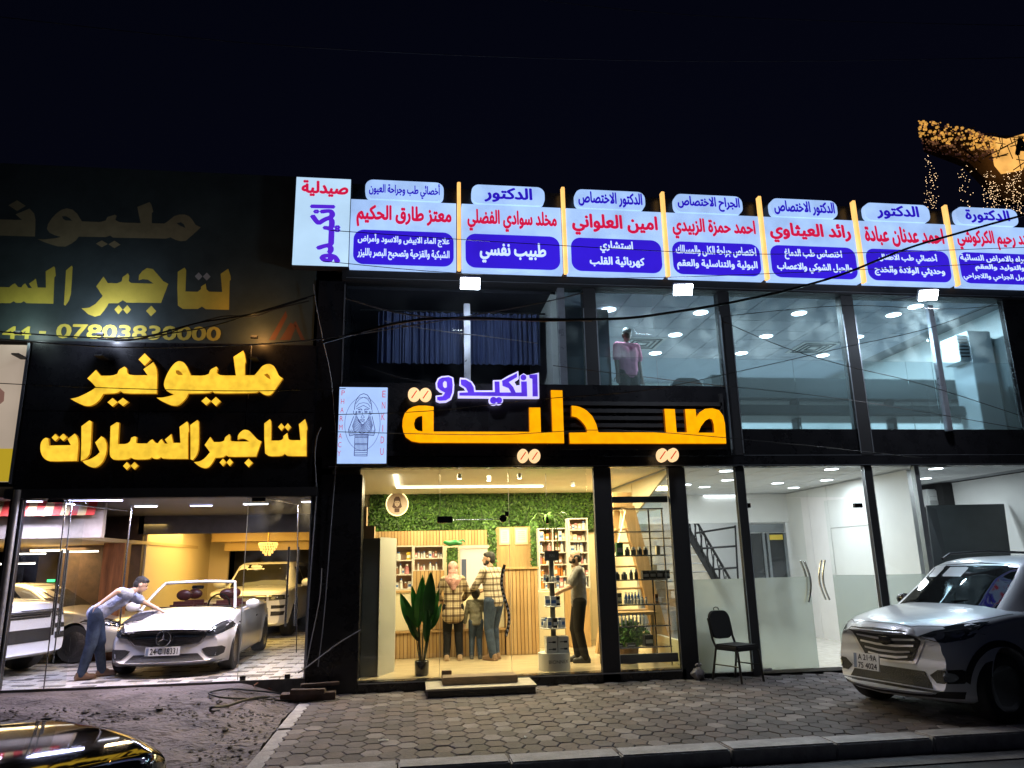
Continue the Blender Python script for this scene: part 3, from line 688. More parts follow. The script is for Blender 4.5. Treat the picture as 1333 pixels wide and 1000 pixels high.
L([(265,600),(262,828),(405,830),(412,600)], 7, True)
for x_ in range(280, 410, 14): L([(x_, 585), (x_ - 2, 765)], 4)
for y_ in (615, 630, 695, 708, 770, 790, 810): L([(263, y_), (408, y_ + 3)], 6)
lines.build('emblem', m_ink, lb)
for i, ch in enumerate('PHARMACY'): x_, y_ = 118 - i * 3.2, 145 + i * 94; p, q = lbp(x_ - 19, y_ + 28), lbp(x_ + 18, y_ - 28); text(ch, 'printed_letter', m_rd, (*p, *q), LBY - .002, lb, .0, False)
for i, ch in enumerate('ENKIDU'): x_, y_ = 580 - i * 2, 153 + i * 126; wd_ = 4 if ch == 'I' else 19; p, q = lbp(x_ - wd_, y_ + 37), lbp(x_ + wd_, y_ - 37); text(ch, 'printed_letter', m_rd, (*p, *q), LBY - .002, lb, .0, False)

# ---- row of doctors' panels along the roof
TY = -.18
e_pan = emat('panel_face', (.40, .60, 1.0), .98, var=.16, scale=2.2); e_blue = emat('blue_field', (.035, .012, .66), .95, var=.08, scale=2)
e_btx = emat('blue_print', (.03, .01, .6), .8); e_rtx = emat('red_print', (.72, .01, .07), .85); e_wtx = emat('white_print', (.62, .78, 1.0), 1.05); e_bar = emat('amber_tube', (1.0, .55, .16), 1.25, var=.12, scale=4)
SZ0, SZ1 = Z(600, 351.5, TY), Z(600, 241, TY)
bars = [X((a_ + b_) / 2, 306, TY) for a_, b_ in ((596.5, 598.6), (731.4, 737.8), (860, 871.4), (984.8, 1000.2), (1106.6, 1124.9), (1224.2, 1246.7))]
pitch = (bars[5] - bars[0]) / 5; x00 = X(456, 290, TY)
def rrect(x0, z0, x1, z1, r, n=7):
    P = []
    for cx, cz, a0 in ((x1 - r, z1 - r, 0), (x0 + r, z1 - r, 90), (x0 + r, z0 + r, 180), (x1 - r, z0 + r, 270)):
        P += [(cx + r * math.cos(R(a0 + 90 * k / n)), cz + r * math.sin(R(a0 + 90 * k / n))) for k in range(n + 1)]
    return P
DOC = [("أخصائي طب وجراحة العيون", "معتز طارق الحكيم", ["علاج الماء الابيض والاسود وأمراض", "الشبكية والقزحية وتصحيح البصر بالليزر"], 'eye specialist panel, leftmost of the doctors row, two small text lines'),
 ("الدكتور", "مخلد سوادي الفضلي", ["طبيب نفسي"], 'doctor panel with one large white line in its blue box'),
 ("الدكتور الاختصاص", "امين العلواني", ["استشاري", "كهربائية القلب"], 'doctor panel third from left, short word over longer line'),
 ("الجراح الاختصاص", "احمد حمزة الزبيدي", ["اختصاص جراحة الكلى والمسالك", "البولية والتناسلية والعقم"], 'surgeon panel fourth from the left, just right of the middle floodlight'),
 ("الدكتور الاختصاص", "رائد العيثاوي", ["اختصاص طب الدماغ", "والحبل الشوكي والاعصاب"], 'doctor panel fifth from the left, between middle and right floodlights'),
 ("الدكتور", "احمد عدنان عبادة", ["أخصائي طب الاطفال", "وحديثي الولادة والخدج"], 'doctor panel sixth from left, black cable crossing its foot'),
 ("الدكتورة", "هند رحيم الكركوشي", ["دكتوراه بالامراض النسائية", "والتوليد والعقم", "والتجميل الجراحي واللاجراحي"], 'rightmost doctor panel with three small lines, crossed by black cable')]
H_ = SZ1 - SZ0
for i, (pill, nm, ls, lab) in enumerate(DOC):
    x0 = x00 if i == 0 else bars[i - 1] + .045; x1 = bars[i] - .045 if i < 6 else x0 + pitch - .09
    Wd = x1 - x0
    d = thing('doctor_panel', 'lit ' + lab, 'sign', group='lit doctor panels along the roof')
    def fx(a_): return x0 + a_ * Wd
    def fz(b_): return SZ0 + b_ * H_
    MB().box((x0, TY, fz(0)), (x1, TY + .14, fz(.775))).build('panel', e_pan, d)
    pl = (.10, .84) if i else (.13, .88)
    P = rrect(fx(pl[0]), fz(.79), fx(pl[1]), fz(1.015), H_ * .085)
    MB().prism(P, TY - .004, TY + .1).build('title_panel', e_pan, d)
    P = rrect(fx(.035), fz(.03), fx(.975), fz(.425), H_ * .11)
    MB().prism(P, TY - .003, TY - .003).build('blue_field', e_blue, d)
    n_ = len(pill); hw = min(.47, .034 * n_ + .10); cx = (pl[0] + pl[1]) / 2
    text(pill, 'title_text', e_btx, (fx(cx - hw * .72), fz(.808), fx(cx + hw * .72), fz(.995)), TY - .007, d, .038)
    text(nm, 'name_text', e_rtx, (fx(.055), fz(.455), fx(.955), fz(.72)), TY - .006, d, .042)
    k = len(ls)
    for j, t_ in enumerate(ls):
        wd = {1: .33, 2: min(.43, .016 * len(t_) + .06), 3: min(.45, .017 * len(t_) + .04)}[k]
        zz = {1: [(.09, .34)], 2: [(.25, .385), (.085, .215)] if len(t_) > 14 or j else [(.25, .40), (.085, .215)], 3: [(.30, .40), (.185, .28), (.065, .16)]}[k][j]
        text(t_, 'field_text', e_wtx, (fx(.505 - wd), fz(zz[0]), fx(.505 + wd), fz(zz[1])), TY - .0055, d, .034)
for i, bx in enumerate(bars):
    o = one('light_tube', MB().box((bx - .028, TY - .05, SZ0 - .01), (bx + .028, TY + .05, SZ1 + .03)), e_bar, 'upright amber light tube, %s from the left between doctor panels' % ['first', 'second', 'third', 'fourth', 'fifth', 'sixth'][i], 'light tube', 'amber tubes between the doctor panels', bevel=.008)
# vertical light box at the left end of the row
vx0, vx1, vz0, vz1 = X(383, 290, TY - .03), X(456, 290, TY - .03) - .012, Z(418, 345.8, TY - .03), Z(420, 232, TY - .03)
e_vb = emat('lightbox_cool_face', (.50, .72, .95), .98, var=.12, scale=1.2)
vb = thing('vertical_light_box', 'pale lit box with red word above purple sideways word, left of doctor panels', 'sign')
MB().box((vx0, TY - .03, vz0), (vx1, TY + .15, vz1)).build('box', e_vb, vb)
MB().box((vx0 - .01, TY - .02, vz0 - .01), (vx1 + .01, TY + .16, vz1 + .01)).build('frame', m_blkm, vb)
Wv, Hv = vx1 - vx0, vz1 - vz0
text("صيدلية", 'printed_word', e_rtx, (vx0 + .1 * Wv, vz0 + .78 * Hv, vx0 + .96 * Wv, vz0 + .97 * Hv), TY - .033, vb, .045)
text("انكيــدو", 'printed_word', emat('violet_print', (.10, .02, .70), .9), (vx0 + .27 * Wv, vz0 + .03 * Hv, vx0 + .86 * Wv, vz0 + .69 * Hv), TY - .033, vb, .05, rot=1)
# dark backing behind the row of panels
MB().box((vx0 + .05, TY + .15, SZ0 + .05), (BR, -.025, SZ0 + H_ * .7)).build('sign_backing', m_blkm, bld)
# ---- left poster with the car picture, at the frame's edge
pz0, pz1 = Z(10, 627, -.05), Z(10, 449, -.05); pxr = X(24, 540, -.05)
po = thing('car_poster', 'pale lit poster board with faint car picture and yellow foot at the left edge', 'poster')
MB().box((pxr - 2.2, -.05, pz0), (pxr, .0, pz1)).build('board', emat('poster_face', (.50, .40, .31), .75, var=.15, scale=.9), po)
MB().box((pxr - 2.2, -.056, pz0), (pxr - .0, -.051, pz0 + .46)).build('yellow_foot', emat('poster_yellow', (.72, .50, .03), .6), po)
MB().box((pxr, -.07, pz0 - .03), (pxr + .035, .02, pz1 + .03)).build('frame', m_edge, po)
cz = Z(5, 515, -.05)
c_ = [(-.9, -.12), (-.86, .05), (-.6, .1), (-.42, .2), (-.05, .22), (.08, .1), (.13, .06), (.14, -.1), (.08, -.16), (-.85, -.16)]
MB().prism([(pxr - .32 + a_ * .75, cz + b_ * .8) for a_, b_ in c_], -.0535, -.0535).build('printed_car', emat('poster_car', (.33, .17, .13), .55), po)
for q in (-.02, ): MB().prism(circ(pxr - .42 + q, cz - .12, .07, .075, 16), -.055, -.055).build('printed_wheel', emat('poster_wheel', (.12, .06, .05), .4), po)
# ================================================================ CARS (local frame: nose at x = 0, tail at +x, the car's left at +y)
def interp(L, x):
    if x <= L[0][0]: return L[0][1]
    for (a, b), (c, d) in zip(L, L[1:]):
        if x <= c:
            t = (x - a) / (c - a); t2 = t * t * (3 - 2 * t) if False else t; return b + (d - b) * t2
    return L[-1][1]
def smooth_interp(L, x):
    h = .05; return (interp(L, x - h) + 2 * interp(L, x) + interp(L, x + h)) / 4
def car_shell(S):
    Ln = S['len']; xs = []; x = 0.0
    ax = [S['fa'], S['ra']]
    while x < Ln:
        xs.append(x); d = min(abs(x - a) for a in ax)
        x += .022 if x < .2 else (.03 if d < S['rw'] + .15 else .07)
    xs.append(Ln)
    mb = MB(); rows = []
    for x in xs:
        t = smooth_interp(S['top'], x); w = smooth_interp(S['w'], x); sh = smooth_interp(S['sh'], x); b = smooth_interp(S['bot'], x)
        t = max(t, sh + .01)
        pts = [(0, b), (.5 * w, b), (.86 * w, b + .005), (.95 * w, b + .03)]
        for k in range(9):
            z = b + .07 + (sh - .05 - b - .07) * k / 8; u = k / 8
            yy = w * (.972 + .028 * math.sin(math.pi * min(1, u * 1.15)) - .022 * max(0, u - .8) * 5)
            if .5 < u < .9 and S.get('crease', 1): yy += .006 * math.sin((u - .5) / .4 * math.pi)
            pts.append((yy, z))
        pts += [(w * .945, sh - .012), (w * .915, sh + (t - sh) * .22), (w * .86, sh + (t - sh) * .42), (w * .74, sh + (t - sh) * .66), (w * .55, sh + (t - sh) * .86), (w * .3, sh + (t - sh) * .97), (0, t)]
        P = []
        for (y, z) in pts:
            for a in ax:
                if abs(x - a) < S['rw']:
                    az = S['wr'] + math.sqrt(S['rw'] ** 2 - (x - a) ** 2)
                    if z < az: z = az
                elif abs(x - a) < S['rw'] + .03 and y > .9 * w and z < S['wr']: pass
            # wheel arch flare
            for a in ax:
                dd = math.hypot(x - a, z - S['wr']) - S['rw']
                if -.01 < dd < .12 and y > .9 * w: y += .022 * (1 - dd / .12)
            P.append((y, z))
        full = [(-y, z) for y, z in reversed(P[1:])] + P
        bow = S['bow']
        row = []
        for (y, z) in full:
            f = max(0, 1 - x / .9); g = max(0, 1 - (Ln - x) / .8)
            yn = min(1, abs(y) / max(.1, smooth_interp(S['w'], .9)))
            xx = x + bow * f * yn ** S.get('bexp', 2.6) - .6 * bow * g * yn ** 2.6 + S.get('rake', 0) * f * f * max(0, z - .55)
            row.append((xx, y, z))
        rows.append(row)
    n = len(rows[0])
    for r in rows: mb.v += r
    for i in range(len(rows) - 1):
        for k in range(n - 1): a = i * n + k; mb.f.append((a, a + 1, a + n + 1, a + n)); mb.mi.append(0)
        a = i * n + n - 1; b_ = i * n; mb.f.append((a, b_, b_ + n, a + n)); mb.mi.append(0)
    for r, rv in ((0, False), (len(rows) - 1, True)):   # end caps as ladders between the left and right halves
        h = n // 2
        for k in range(h):
            a, b_, c, d = r * n + k, r * n + k + 1, r * n + n - 2 - k, r * n + n - 1 - k
            if len({a, b_, c, d}) >= 3: mb.f.append(tuple(dict.fromkeys((a, b_, c, d)))); mb.mi.append(0)
    return mb
def cabin_shell(S):
    """greenhouse: list of stations (x, roof z, half width at roof) over the belt"""
    G = S['cab']; mb = MB(); n = 0; rows = []
    for (x, z, wr) in G:
        wb = smooth_interp(S['w'], x) * S.get('tumble', .90); bz = smooth_interp(S['sh'], x) - .03; z = max(z, bz + .02)
        hh = z - bz
        half = [(wb, bz), (wb + (wr - wb) * .33, bz + hh * .35), (wb + (wr - wb) * .75, bz + hh * .74), (wr, bz + hh * .91), (wr * .9, bz + hh * .975), (wr * .6, bz + hh * .995), (0, z)]
        rows.append([(x, -y, q) for y, q in half] + [(x, y, q) for y, q in reversed(half[:-1])])
    n = len(rows[0])
    # lean front/back so the screens are curved
    for r in rows: mb.v += [(p[0] + S.get('wbow', .12) * (abs(p[1]) / .7) ** 2 * (1 if p[0] < 2.4 else -1) * (1 if abs(p[0] - 2.4) > .6 else 0), p[1], p[2]) for p in r]
    for i in range(len(rows) - 1):
        for k in range(n - 1): a = i * n + k; mb.f.append((a, a + 1, a + n + 1, a + n)); mb.mi.append(0)
    return mb
def bvh_of(mb): return BVHTree.FromPolygons([Vector(v) for v in mb.v], mb.f)
def conform(name, poly, axis, bvh, m, par, off=.004, sgn=1, step=.035, thick=0):
    """a patch that hugs the shell: 2D outline projected along an axis"""
    N = len(poly); pts = []
    for i in range(N):
        a, b = Vector(poly[i]), Vector(poly[(i + 1) % N]); k = max(1, int((b - a).length / step))
        pts += [a.lerp(b, j / k) for j in range(k)]
    xs = [p.x for p in pts]; ys = [p.y for p in pts]; es = [(i, (i + 1) % len(pts)) for i in range(len(pts))]
    def inside(p):
        c = False; j = len(pts) - 1
        for i in range(len(pts)):
            if (pts[i].y > p.y) != (pts[j].y > p.y) and p.x < (pts[j].x - pts[i].x) * (p.y - pts[i].y) / (pts[j].y - pts[i].y) + pts[i].x: c = not c
            j = i
        return c
    g = []; x = min(xs) + step * .7
    while x < max(xs):
        y = min(ys) + step * .6
        while y < max(ys):
            p = Vector((x, y))
            if inside(p) and min((p - q).length for q in pts) > step * .45: g.append(p)
            y += step
        x += step
    r = delaunay_2d_cdt(pts + g, es, [], 1, 1e-6)
    vs = []
    for p in r[0]:
        if axis == 'x': o = Vector((-2 if sgn > 0 else 8, p.x, p.y)); d = Vector((sgn, 0, 0))
        elif axis == 'y': o = Vector((p.x, 3 * sgn, p.y)); d = Vector((0, -sgn, 0))
        else: o = Vector((p.x, p.y, 4)); d = Vector((0, 0, -1))
        h = bvh.ray_cast(o, d)
        if h[0] is None:
            c = Vector((0 if sgn > 0 else 5, p.x, p.y)) if axis == 'x' else (Vector((p.x, .8 * sgn, p.y)) if axis == 'y' else Vector((p.x, p.y, 1)))
            h = bvh.find_nearest(c)
        vs.append(h[0] - d * off)
    o = MB().add(vs, [tuple(f) for f in r[2]]).build(name, m, par, smooth=True)
    return o
m_tyre = mat('tyre_rubber', (.018, .018, .018), .7, bump=.2, bscale=60); m_rim = mat('alloy_rim', (.5, .5, .52), .25, metal=.9); m_rimd = mat('dark_alloy', (.06, .06, .065), .35, metal=.5)
m_cblk = mat('gloss_black_trim', (.008, .008, .009), .12); m_grl = mat('grille_black', (.012, .012, .012), .5, bump=.6, bscale=90); m_chr = mat('chrome_trim', (.8, .8, .8), .08, metal=1)
m_hl = mat('headlamp_glass', (.03, .035, .04), .04, spec=.9, coat=1); m_hli = mat('headlamp_reflector', (.55, .57, .6), .12, metal=.9)
m_chs = mat('satin_chrome', (.62, .62, .64), .28, metal=.55)
m_plate = mat('plate_white', (.75, .76, .78), .45); m_ptx = mat('plate_ink', (.03, .03, .04), .6); m_pblue = mat('plate_band', (.2, .25, .35), .5)
m_scr = mat('dark_car_glass', (.010, .012, .013), .03, spec=.5)
def wheel(par, x, y, r, wd, side, m_r=None, spokes=5, twin=True):
    """outer face at y, on the given side"""
    m_r = m_r or m_rim; yo = y; yi = y - side * wd
    ty = MB(); pr = [(r * .66, 0), (r * .9, -.004), (r * .98, .02), (r, .05), (r, wd - .05), (r * .98, wd - .02), (r * .9, wd), (r * .66, wd)]
    ty.lathe([(a, -side * b) for a, b in pr], (x, yo, r), 36, 'y')
    t = ty.build('tyre', m_tyre, par, smooth=True)
    rm = MB().lathe([(r * .68, 0), (r * .7, -side * .01), (r * .66, -side * .03), (r * .63, -side * .12), (r * .2, -side * .12)], (x, yo, r), 32, 'y', 0)
    rm.cyl((x, yo - side * .035, r), r * .12, side * .02, 'y', 16)
    for k in range(spokes):
        for o_ in ((-.13, .13) if twin else (0,)):
            a = 2 * math.pi * k / spokes + .3 + o_; a2 = a - o_ * .4
            p = [Vector((x + math.cos(a2) * r * .1, yo - side * .03, r + math.sin(a2) * r * .1)), Vector((x + math.cos(a) * r * .66, yo - side * .012, r + math.sin(a) * r * .66))]
            d = (p[1] - p[0]).normalized(); n = Vector((-d.z, 0, d.x)) * (.016 if twin else .03) * (r / .34)
            v = [p[0] - n, p[0] + n, p[1] + n * 1.2, p[1] - n * 1.2]; v += [q - Vector((0, side * .03, 0)) for q in v]
            rm.add(v, [(0, 1, 2, 3), (4, 7, 6, 5), (0, 4, 5, 1), (1, 5, 6, 2), (2, 6, 7, 3), (3, 7, 4, 0)])
    w_ = rm.build('rim', m_r, t, smooth=True)
    MB().cyl((x, yo - side * .13, r), r * .5, side * .02, 'y', 24).build('brake_disc', mat('brake_disc', (.3, .3, .3), .4, metal=.8), t)
    return t
def plate(par, x, y, z, w_, h_, lines, tilt=0, rz=0):
    """plate facing -x"""
    o = MB().box((-.006, -w_ / 2, -h_ / 2), (.006, w_ / 2, h_ / 2)).build('number_plate', m_plate, par, bevel=.002)
    MB().box((-.0075, w_ / 2 - .05, -h_ / 2 + .008), (-.0062, w_ / 2 - .008, h_ / 2 - .008)).build('plate_band', m_pblue, o)
    if lines:
        n = len(lines)
        for i, s_ in enumerate(lines):
            vs, fs = text_mesh(s_, .02, False); xs = [v[0] for v in vs]; zs = [v[1] for v in vs]
            hh = h_ * .72 / n; ww = w_ - .10; zc_ = h_ / 2 - h_ * (i + .5) / n
            q = MB().add([(-.0075, w_ / 2 - .07 - (v[0] - min(xs)) / (max(xs) - min(xs)) * ww, zc_ - hh / 2 + (v[1] - min(zs)) / (max(zs) - min(zs)) * hh) for v in vs], fs)
            q.build('plate_text', m_ptx, o)
    o.location = (x, y, z); o.rotation_euler = (0, tilt, rz); return o
def mirror(par, x, y, z, side, m, big=1):
    mb = MB().ball((0, 0, 0), (.075 * big, .12 * big, .08 * big), 16)
    mb.v = [(a if a < .03 else .03, b, c) for a, b, c in mb.v]
    mb.tube([(.0, -side * .08, -.04), (.04, -side * .17, -.09)], .022, 8)
    o = mb.build('mirror', m, par, smooth=True); o.location = (x, y, z)
    return o
def mir(P): return [(-a, b) for a, b in P]

# ---------------------------------------------------------------- white convertible
m_wp = mat('white_car_paint', (.84, .84, .85), .28, coat=1, spec=.5)
SZ = .93
def place(label, cat, name, x, y, deg, z, sc=1, group=None):
    # heading deg: direction the nose points at, from +X
    return thing(name, label, cat, (x, y, z), R(deg) + math.pi, group, sc)
conv = place('white open top car with star badge facing the street inside the showroom', 'car', 'convertible_car', -3.49, .52, 271.2, .215, SZ)
S1 = dict(len=4.69, fa=.86, ra=3.70, rw=.375, wr=.335, bow=.26, rake=.25,
   w=[(0, .74), (.06, .80), (.2, .86), (.5, .895), (1.2, .905), (3.6, .905), (4.3, .87), (4.69, .76)],
   sh=[(0, .645), (.06, .69), (.3, .745), (.7, .80), (1.3, .89), (2.4, .915), (3.6, .93), (4.4, .91), (4.69, .80)],
   top=[(0, .70), (.05, .745), (.16, .785), (.5, .855), (1.0, .935), (1.38, .99), (1.5, .96), (1.7, .90), (3.0, .90), (3.5, .97), (4.2, 1.0), (4.55, .98), (4.69, .84)],
   bot=[(0, .24), (.1, .17), (.4, .15), (4.2, .17), (4.69, .3)])
sh1 = car_shell(S1); sh1.build('body', m_wp, conv, smooth=True); bv = bvh_of(sh1)
grl = [(-.55, .665), (-.3, .70), (0, .71), (.3, .70), (.55, .665), (.57, .60), (.47, .495), (.2, .462), (-.2, .462), (-.47, .495), (-.57, .60)]
conform('grille_surround', [(a * 1.04, .585 + (b - .585) * 1.07) for a, b in grl], 'x', bv, m_chr, conv, .006)
g = conform('grille', grl, 'x', bv, m_grl, conv, .012)
for k in range(6):
    zz = .50 + k * .031
    conform('grille_mesh', [(-.47, zz), (.47, zz), (.47, zz + .007), (-.47, zz + .007)], 'x', bv, m_rimd, g, .016, step=.06)
conform('grille_bar', [(-.50, .585), (-.1, .592), (-.1, .612), (-.50, .603)], 'x', bv, m_chr, g, .03); conform('grille_bar', [(.50, .585), (.1, .592), (.1, .612), (.50, .603)], 'x', bv, m_chr, g, .03)
def star(par, x, y, z, r):
    mb = MB()
    mb.tube([(x, y + r * math.cos(2 * math.pi * k / 28), z + r * math.sin(2 * math.pi * k / 28)) for k in range(29)], r * .1, 6)
    for k in range(3):
        a = R(90 + 120 * k); c, s_ = math.cos(a), math.sin(a); n = (-s_ * r * .13, c * r * .13)
        mb.add([(x - .012, y, z), (x, y + n[0], z + n[1]), (x, y + c * r, z + s_ * r), (x, y - n[0], z - n[1])], [(0, 1, 2), (0, 2, 3)])
    return mb.build('star_badge', m_chr, par, smooth=False)
star(g, -.05, 0, .588, .105)
low = [(-.47, .34), (.47, .34), (.60, .225), (-.60, .225)]
conform('lower_intake', low, 'x', bv, m_grl, conv, .01)
for s_, P in ((1, [(.52, .40), (.60, .425), (.80, .435), (.845, .40), (.83, .32), (.76, .285), (.64, .285), (.58, .33)]),):
    for q in (P, mir(P)): conform('side_intake', q, 'x', bv, m_grl, conv, .01)
conform('splitter', [(-.84, .225), (-.6, .19), (.6, .19), (.84, .225), (.83, .20), (.6, .162), (-.6, .162), (-.83, .20)], 'x', bv, m_chr, conv, .03)
hlp = [(.555, .635), (.58, .59), (.70, .60), (.80, .63), (.885, .68), (.885, .79), (.82, .80), (.74, .785), (.65, .725)]
for P in (hlp, mir(hlp)):
    h = conform('headlight', P, 'x', bv, m_hl, conv, .014)
    s_ = 1 if P[0][0] > 0 else -1
    conform('lamp_ring', [(s_ * a, b) for a, b in [(.70, .675), (.74, .655), (.80, .675), (.83, .72), (.80, .745), (.735, .715)]], 'x', bv, m_hli, h, .020)
    conform('lamp_core', [(s_ * a, b) for a, b in [(.715, .682), (.74, .668), (.79, .685), (.81, .717), (.79, .73), (.74, .707)]], 'x', bv, m_hl, h, .025)
    conform('day_light_strip', [(s_ * a, b) for a, b in [(.63, .65), (.70, .705), (.80, .765), (.845, .76), (.85, .772), (.80, .78), (.70, .725), (.62, .662)]], 'x', bv, m_hli, h, .020)
for s_ in (1, -1): conform('headlight_wrap', [(.30, .66), (.45, .69), (.72, .765), (.60, .80), (.30, .785)], 'y', bv, m_hl, conv, .004, s_)
# shut lines: bonnet edge, doors
m_gap = mat('panel_gap', (.05, .05, .05), .7)
def seam(par, pts, axis, bv_, sgn=1, w_=.007):
    P = [Vector(p) for p in pts]; L_, R_ = [], []
    for i in range(len(P)):
        t = (P[min(i + 1, len(P) - 1)] - P[max(0, i - 1)]).normalized(); n = Vector((-t.y, t.x)) * w_ / 2; L_.append(tuple(P[i] + n)); R_.append(tuple(P[i] - n))
    conform('panel_gap', L_ + R_[::-1], axis, bv_, m_gap, par, .003, sgn, .06)
seam(conv, [(.72, -.74), (.45, -.62), (.3, -.4), (.26, 0), (.3, .4), (.45, .62), (.72, .74)], 'z', bv)
seam(conv, [(.72, .74), (1.2, .80), (1.42, .8)], 'z', bv); seam(conv, [(.72, -.74), (1.2, -.80), (1.42, -.8)], 'z', bv)
for sg in (1, -1):
    seam(conv, [(1.38, .30), (1.36, .6), (1.42, .86)], 'y', bv, sg); seam(conv, [(2.72, .30), (2.80, .6), (2.74, .88)], 'y', bv, sg)
    conform('side_skirt_shadow', [(1.3, .20), (3.25, .20), (3.25, .215), (1.3, .215)], 'y', bv, m_gap, conv, .004, sg)
    conform('door_handle', [(2.5, .735), (2.66, .745), (2.66, .765), (2.5, .755)], 'y', bv, m_chr, conv, .03, sg)
plate(conv, -.03, 0, .40, .50, .125, ['24·C 18331'], .12)
for (x, s_) in ((.86, 1), (.86, -1), (3.70, 1), (3.70, -1)): wheel(conv, x, s_ * .91, .335, .24, s_, m_rim)
# cockpit: dark tub, seats, wheel
conform('cabin_well', [(1.50, -.70), (3.3, -.70), (3.3, .70), (1.50, .70)], 'z', bv, mat('cabin_dark', (.025, .02, .02), .8), conv, .006, step=.12)
MB().box((1.45, -.68, .86), (1.62, .68, .985)).build('dashboard', mat('cabin_dark', (.025, .02, .02), .8), conv, bevel=.03)
m_lea = mat('dark_red_leather', (.075, .018, .016), .4)
for (x, y) in ((2.35, .38), (2.35, -.38), (3.05, .36), (3.05, -.36)):
    st_ = MB().box((x, y - .24, .75), (x + .14, y + .24, 1.04)).build('seat', m_lea, conv, bevel=.06)
    MB().ball((x + .08, y, 1.15), (.06, .14, .10), 14).build('headrest', m_lea, st_, smooth=True)
MB().tube([(1.80 + .05 * math.sin(a_), -.38 + .18 * math.cos(a_), 1.0 + .17 * math.sin(a_)) for a_ in [k * math.pi / 10 for k in range(21)]], .016, 6).build('steering_wheel', m_cblk, conv, smooth=True)
# windscreen: frame and glass
A0, A1 = (1.28, .765, .945), (1.98, .60, 1.375)
fr = []
for k in range(9): t = k / 8; fr.append((A0[0] + (A1[0] - A0[0]) * t, A0[1] + (A1[1] - A0[1]) * t - .0, A0[2] + (A1[2] - A0[2]) * t + .03 * math.sin(math.pi * t)))
hdr = [(1.98 - .05 * (1 - (y / .6) ** 2), y, 1.375 + .02 * (1 - (y / .6) ** 2)) for y in [.56 - 1.12 * k / 10 for k in range(11)]]
MB().tube(fr + hdr + [(a, -b, c) for a, b, c in reversed(fr)], [.024] * 9 + [.028] * 11 + [.024] * 9, 10).build('windscreen_frame', m_wp, conv, smooth=True)
mbg = MB(); nU, nV = 12, 8
for j in range(nV + 1):
    t = j / nV; xa, ya, za = (A0[i] + (A1[i] - A0[i]) * t for i in range(3))
    for i in range(nU + 1): u = -1 + 2 * i / nU; mbg.v.append((xa - .16 * (1 - u * u) * (1 - .5 * t), u * ya * .97, za + .03 * math.sin(math.pi * t) + .01 * (1 - u * u)))
for j in range(nV):
    for i in range(nU): a = j * (nU + 1) + i; mbg.f.append((a, a + 1, a + nU + 2, a + nU + 1)); mbg.mi.append(0)
mbg.build('windscreen', glassmat('windscreen_glass', (.75, .78, .76), refl=1.3), conv, smooth=True)
MB().box((1.80, -.1, 1.27), (1.83, .1, 1.33)).build('rear_view_mirror', m_cblk, conv, bevel=.01)
for s_ in (1, -1): mirror(conv, 1.62, s_ * 1.0, 1.0, s_, m_wp, 1.05)
# towel lying on the wing and bonnet under the man's hand
# ---------------------------------------------------------------- silver SUV on the pavement
suv = place('silver grey SUV with hexagonal chrome grille parked nose left at the right edge', 'car', 'suv_car', 5.02, -3.12, 193, 0.0, 1.0)
m_sv = mat('silver_car_paint', (.68, .71, .76), .32, metal=.2, coat=.6)
S2 = dict(len=4.41, fa=.86, ra=3.5, rw=.40, wr=.345, bow=.44, bexp=2.0, rake=.22, tumble=.93, wbow=.10,
   w=[(0, .70), (.05, .77), (.15, .83), (.4, .885), (1.0, .91), (3.6, .91), (4.2, .87), (4.41, .8)],
   sh=[(0, .77), (.06, .83), (.3, .90), (.7, .955), (1.2, 1.02), (2.6, 1.07), (4.0, 1.12), (4.41, 1.1)],
   top=[(0, .87), (.05, .94), (.15, .985), (.4, 1.035), (.8, 1.09), (1.2, 1.14), (1.5, 1.14), (3.8, 1.2), (4.41, 1.15)],
   bot=[(0, .32), (.08, .24), (.3, .20), (4.0, .24), (4.41, .38)],
   cab=[(1.12, 1.08, .70), (1.3, 1.20, .69), (1.6, 1.41, .655), (1.85, 1.56, .62), (2.02, 1.615, .60), (2.3, 1.655, .59), (2.8, 1.665, .585), (3.4, 1.64, .575), (3.9, 1.58, .56), (4.1, 1.45, .58), (4.3, 1.2, .66)])
sh2 = car_shell(S2); cb2 = cabin_shell(S2); bd = sh2.build('body', m_sv, suv, smooth=True); cb2.build('roof', m_sv, suv, smooth=True)
bv = bvh_of(sh2); bc = bvh_of(cb2)
gp_ = [(-.40, .965), (0, .985), (.40, .965), (.475, .86), (.33, .635), (0, .615), (-.33, .635), (-.475, .86)]
gp_ = [(a * 1.08, (b - .80) * 1.12 + .745) for a, b in gp_]
gs = conform('grille_surround', gp_, 'x', bv, m_chs, suv, .008)
g = conform('grille', [(a * .90, .75 + (b - .75) * .86) for a, b in gp_], 'x', bv, m_grl, suv, .014)
for zz, hw in ((.865, .36), (.80, .40), (.735, .365), (.67, .31), (.615, .27)):
    conform('grille_slat', [(-hw, zz), (-.12, zz - .022), (.12, zz - .022), (hw, zz), (hw, zz + .02), (.12, zz + .002), (-.12, zz + .002), (-hw, zz + .02)], 'x', bv, m_chs, g, .028)
conform('badge', circ(0, .78, .085, .055, 20), 'x', bv, m_cblk, g, .04)
hl2 = [(.50, .86), (.56, .82), (.70, .80), (.80, .83), (.88, .90), (.895, .985), (.86, .99), (.74, .955), (.6, .915)]
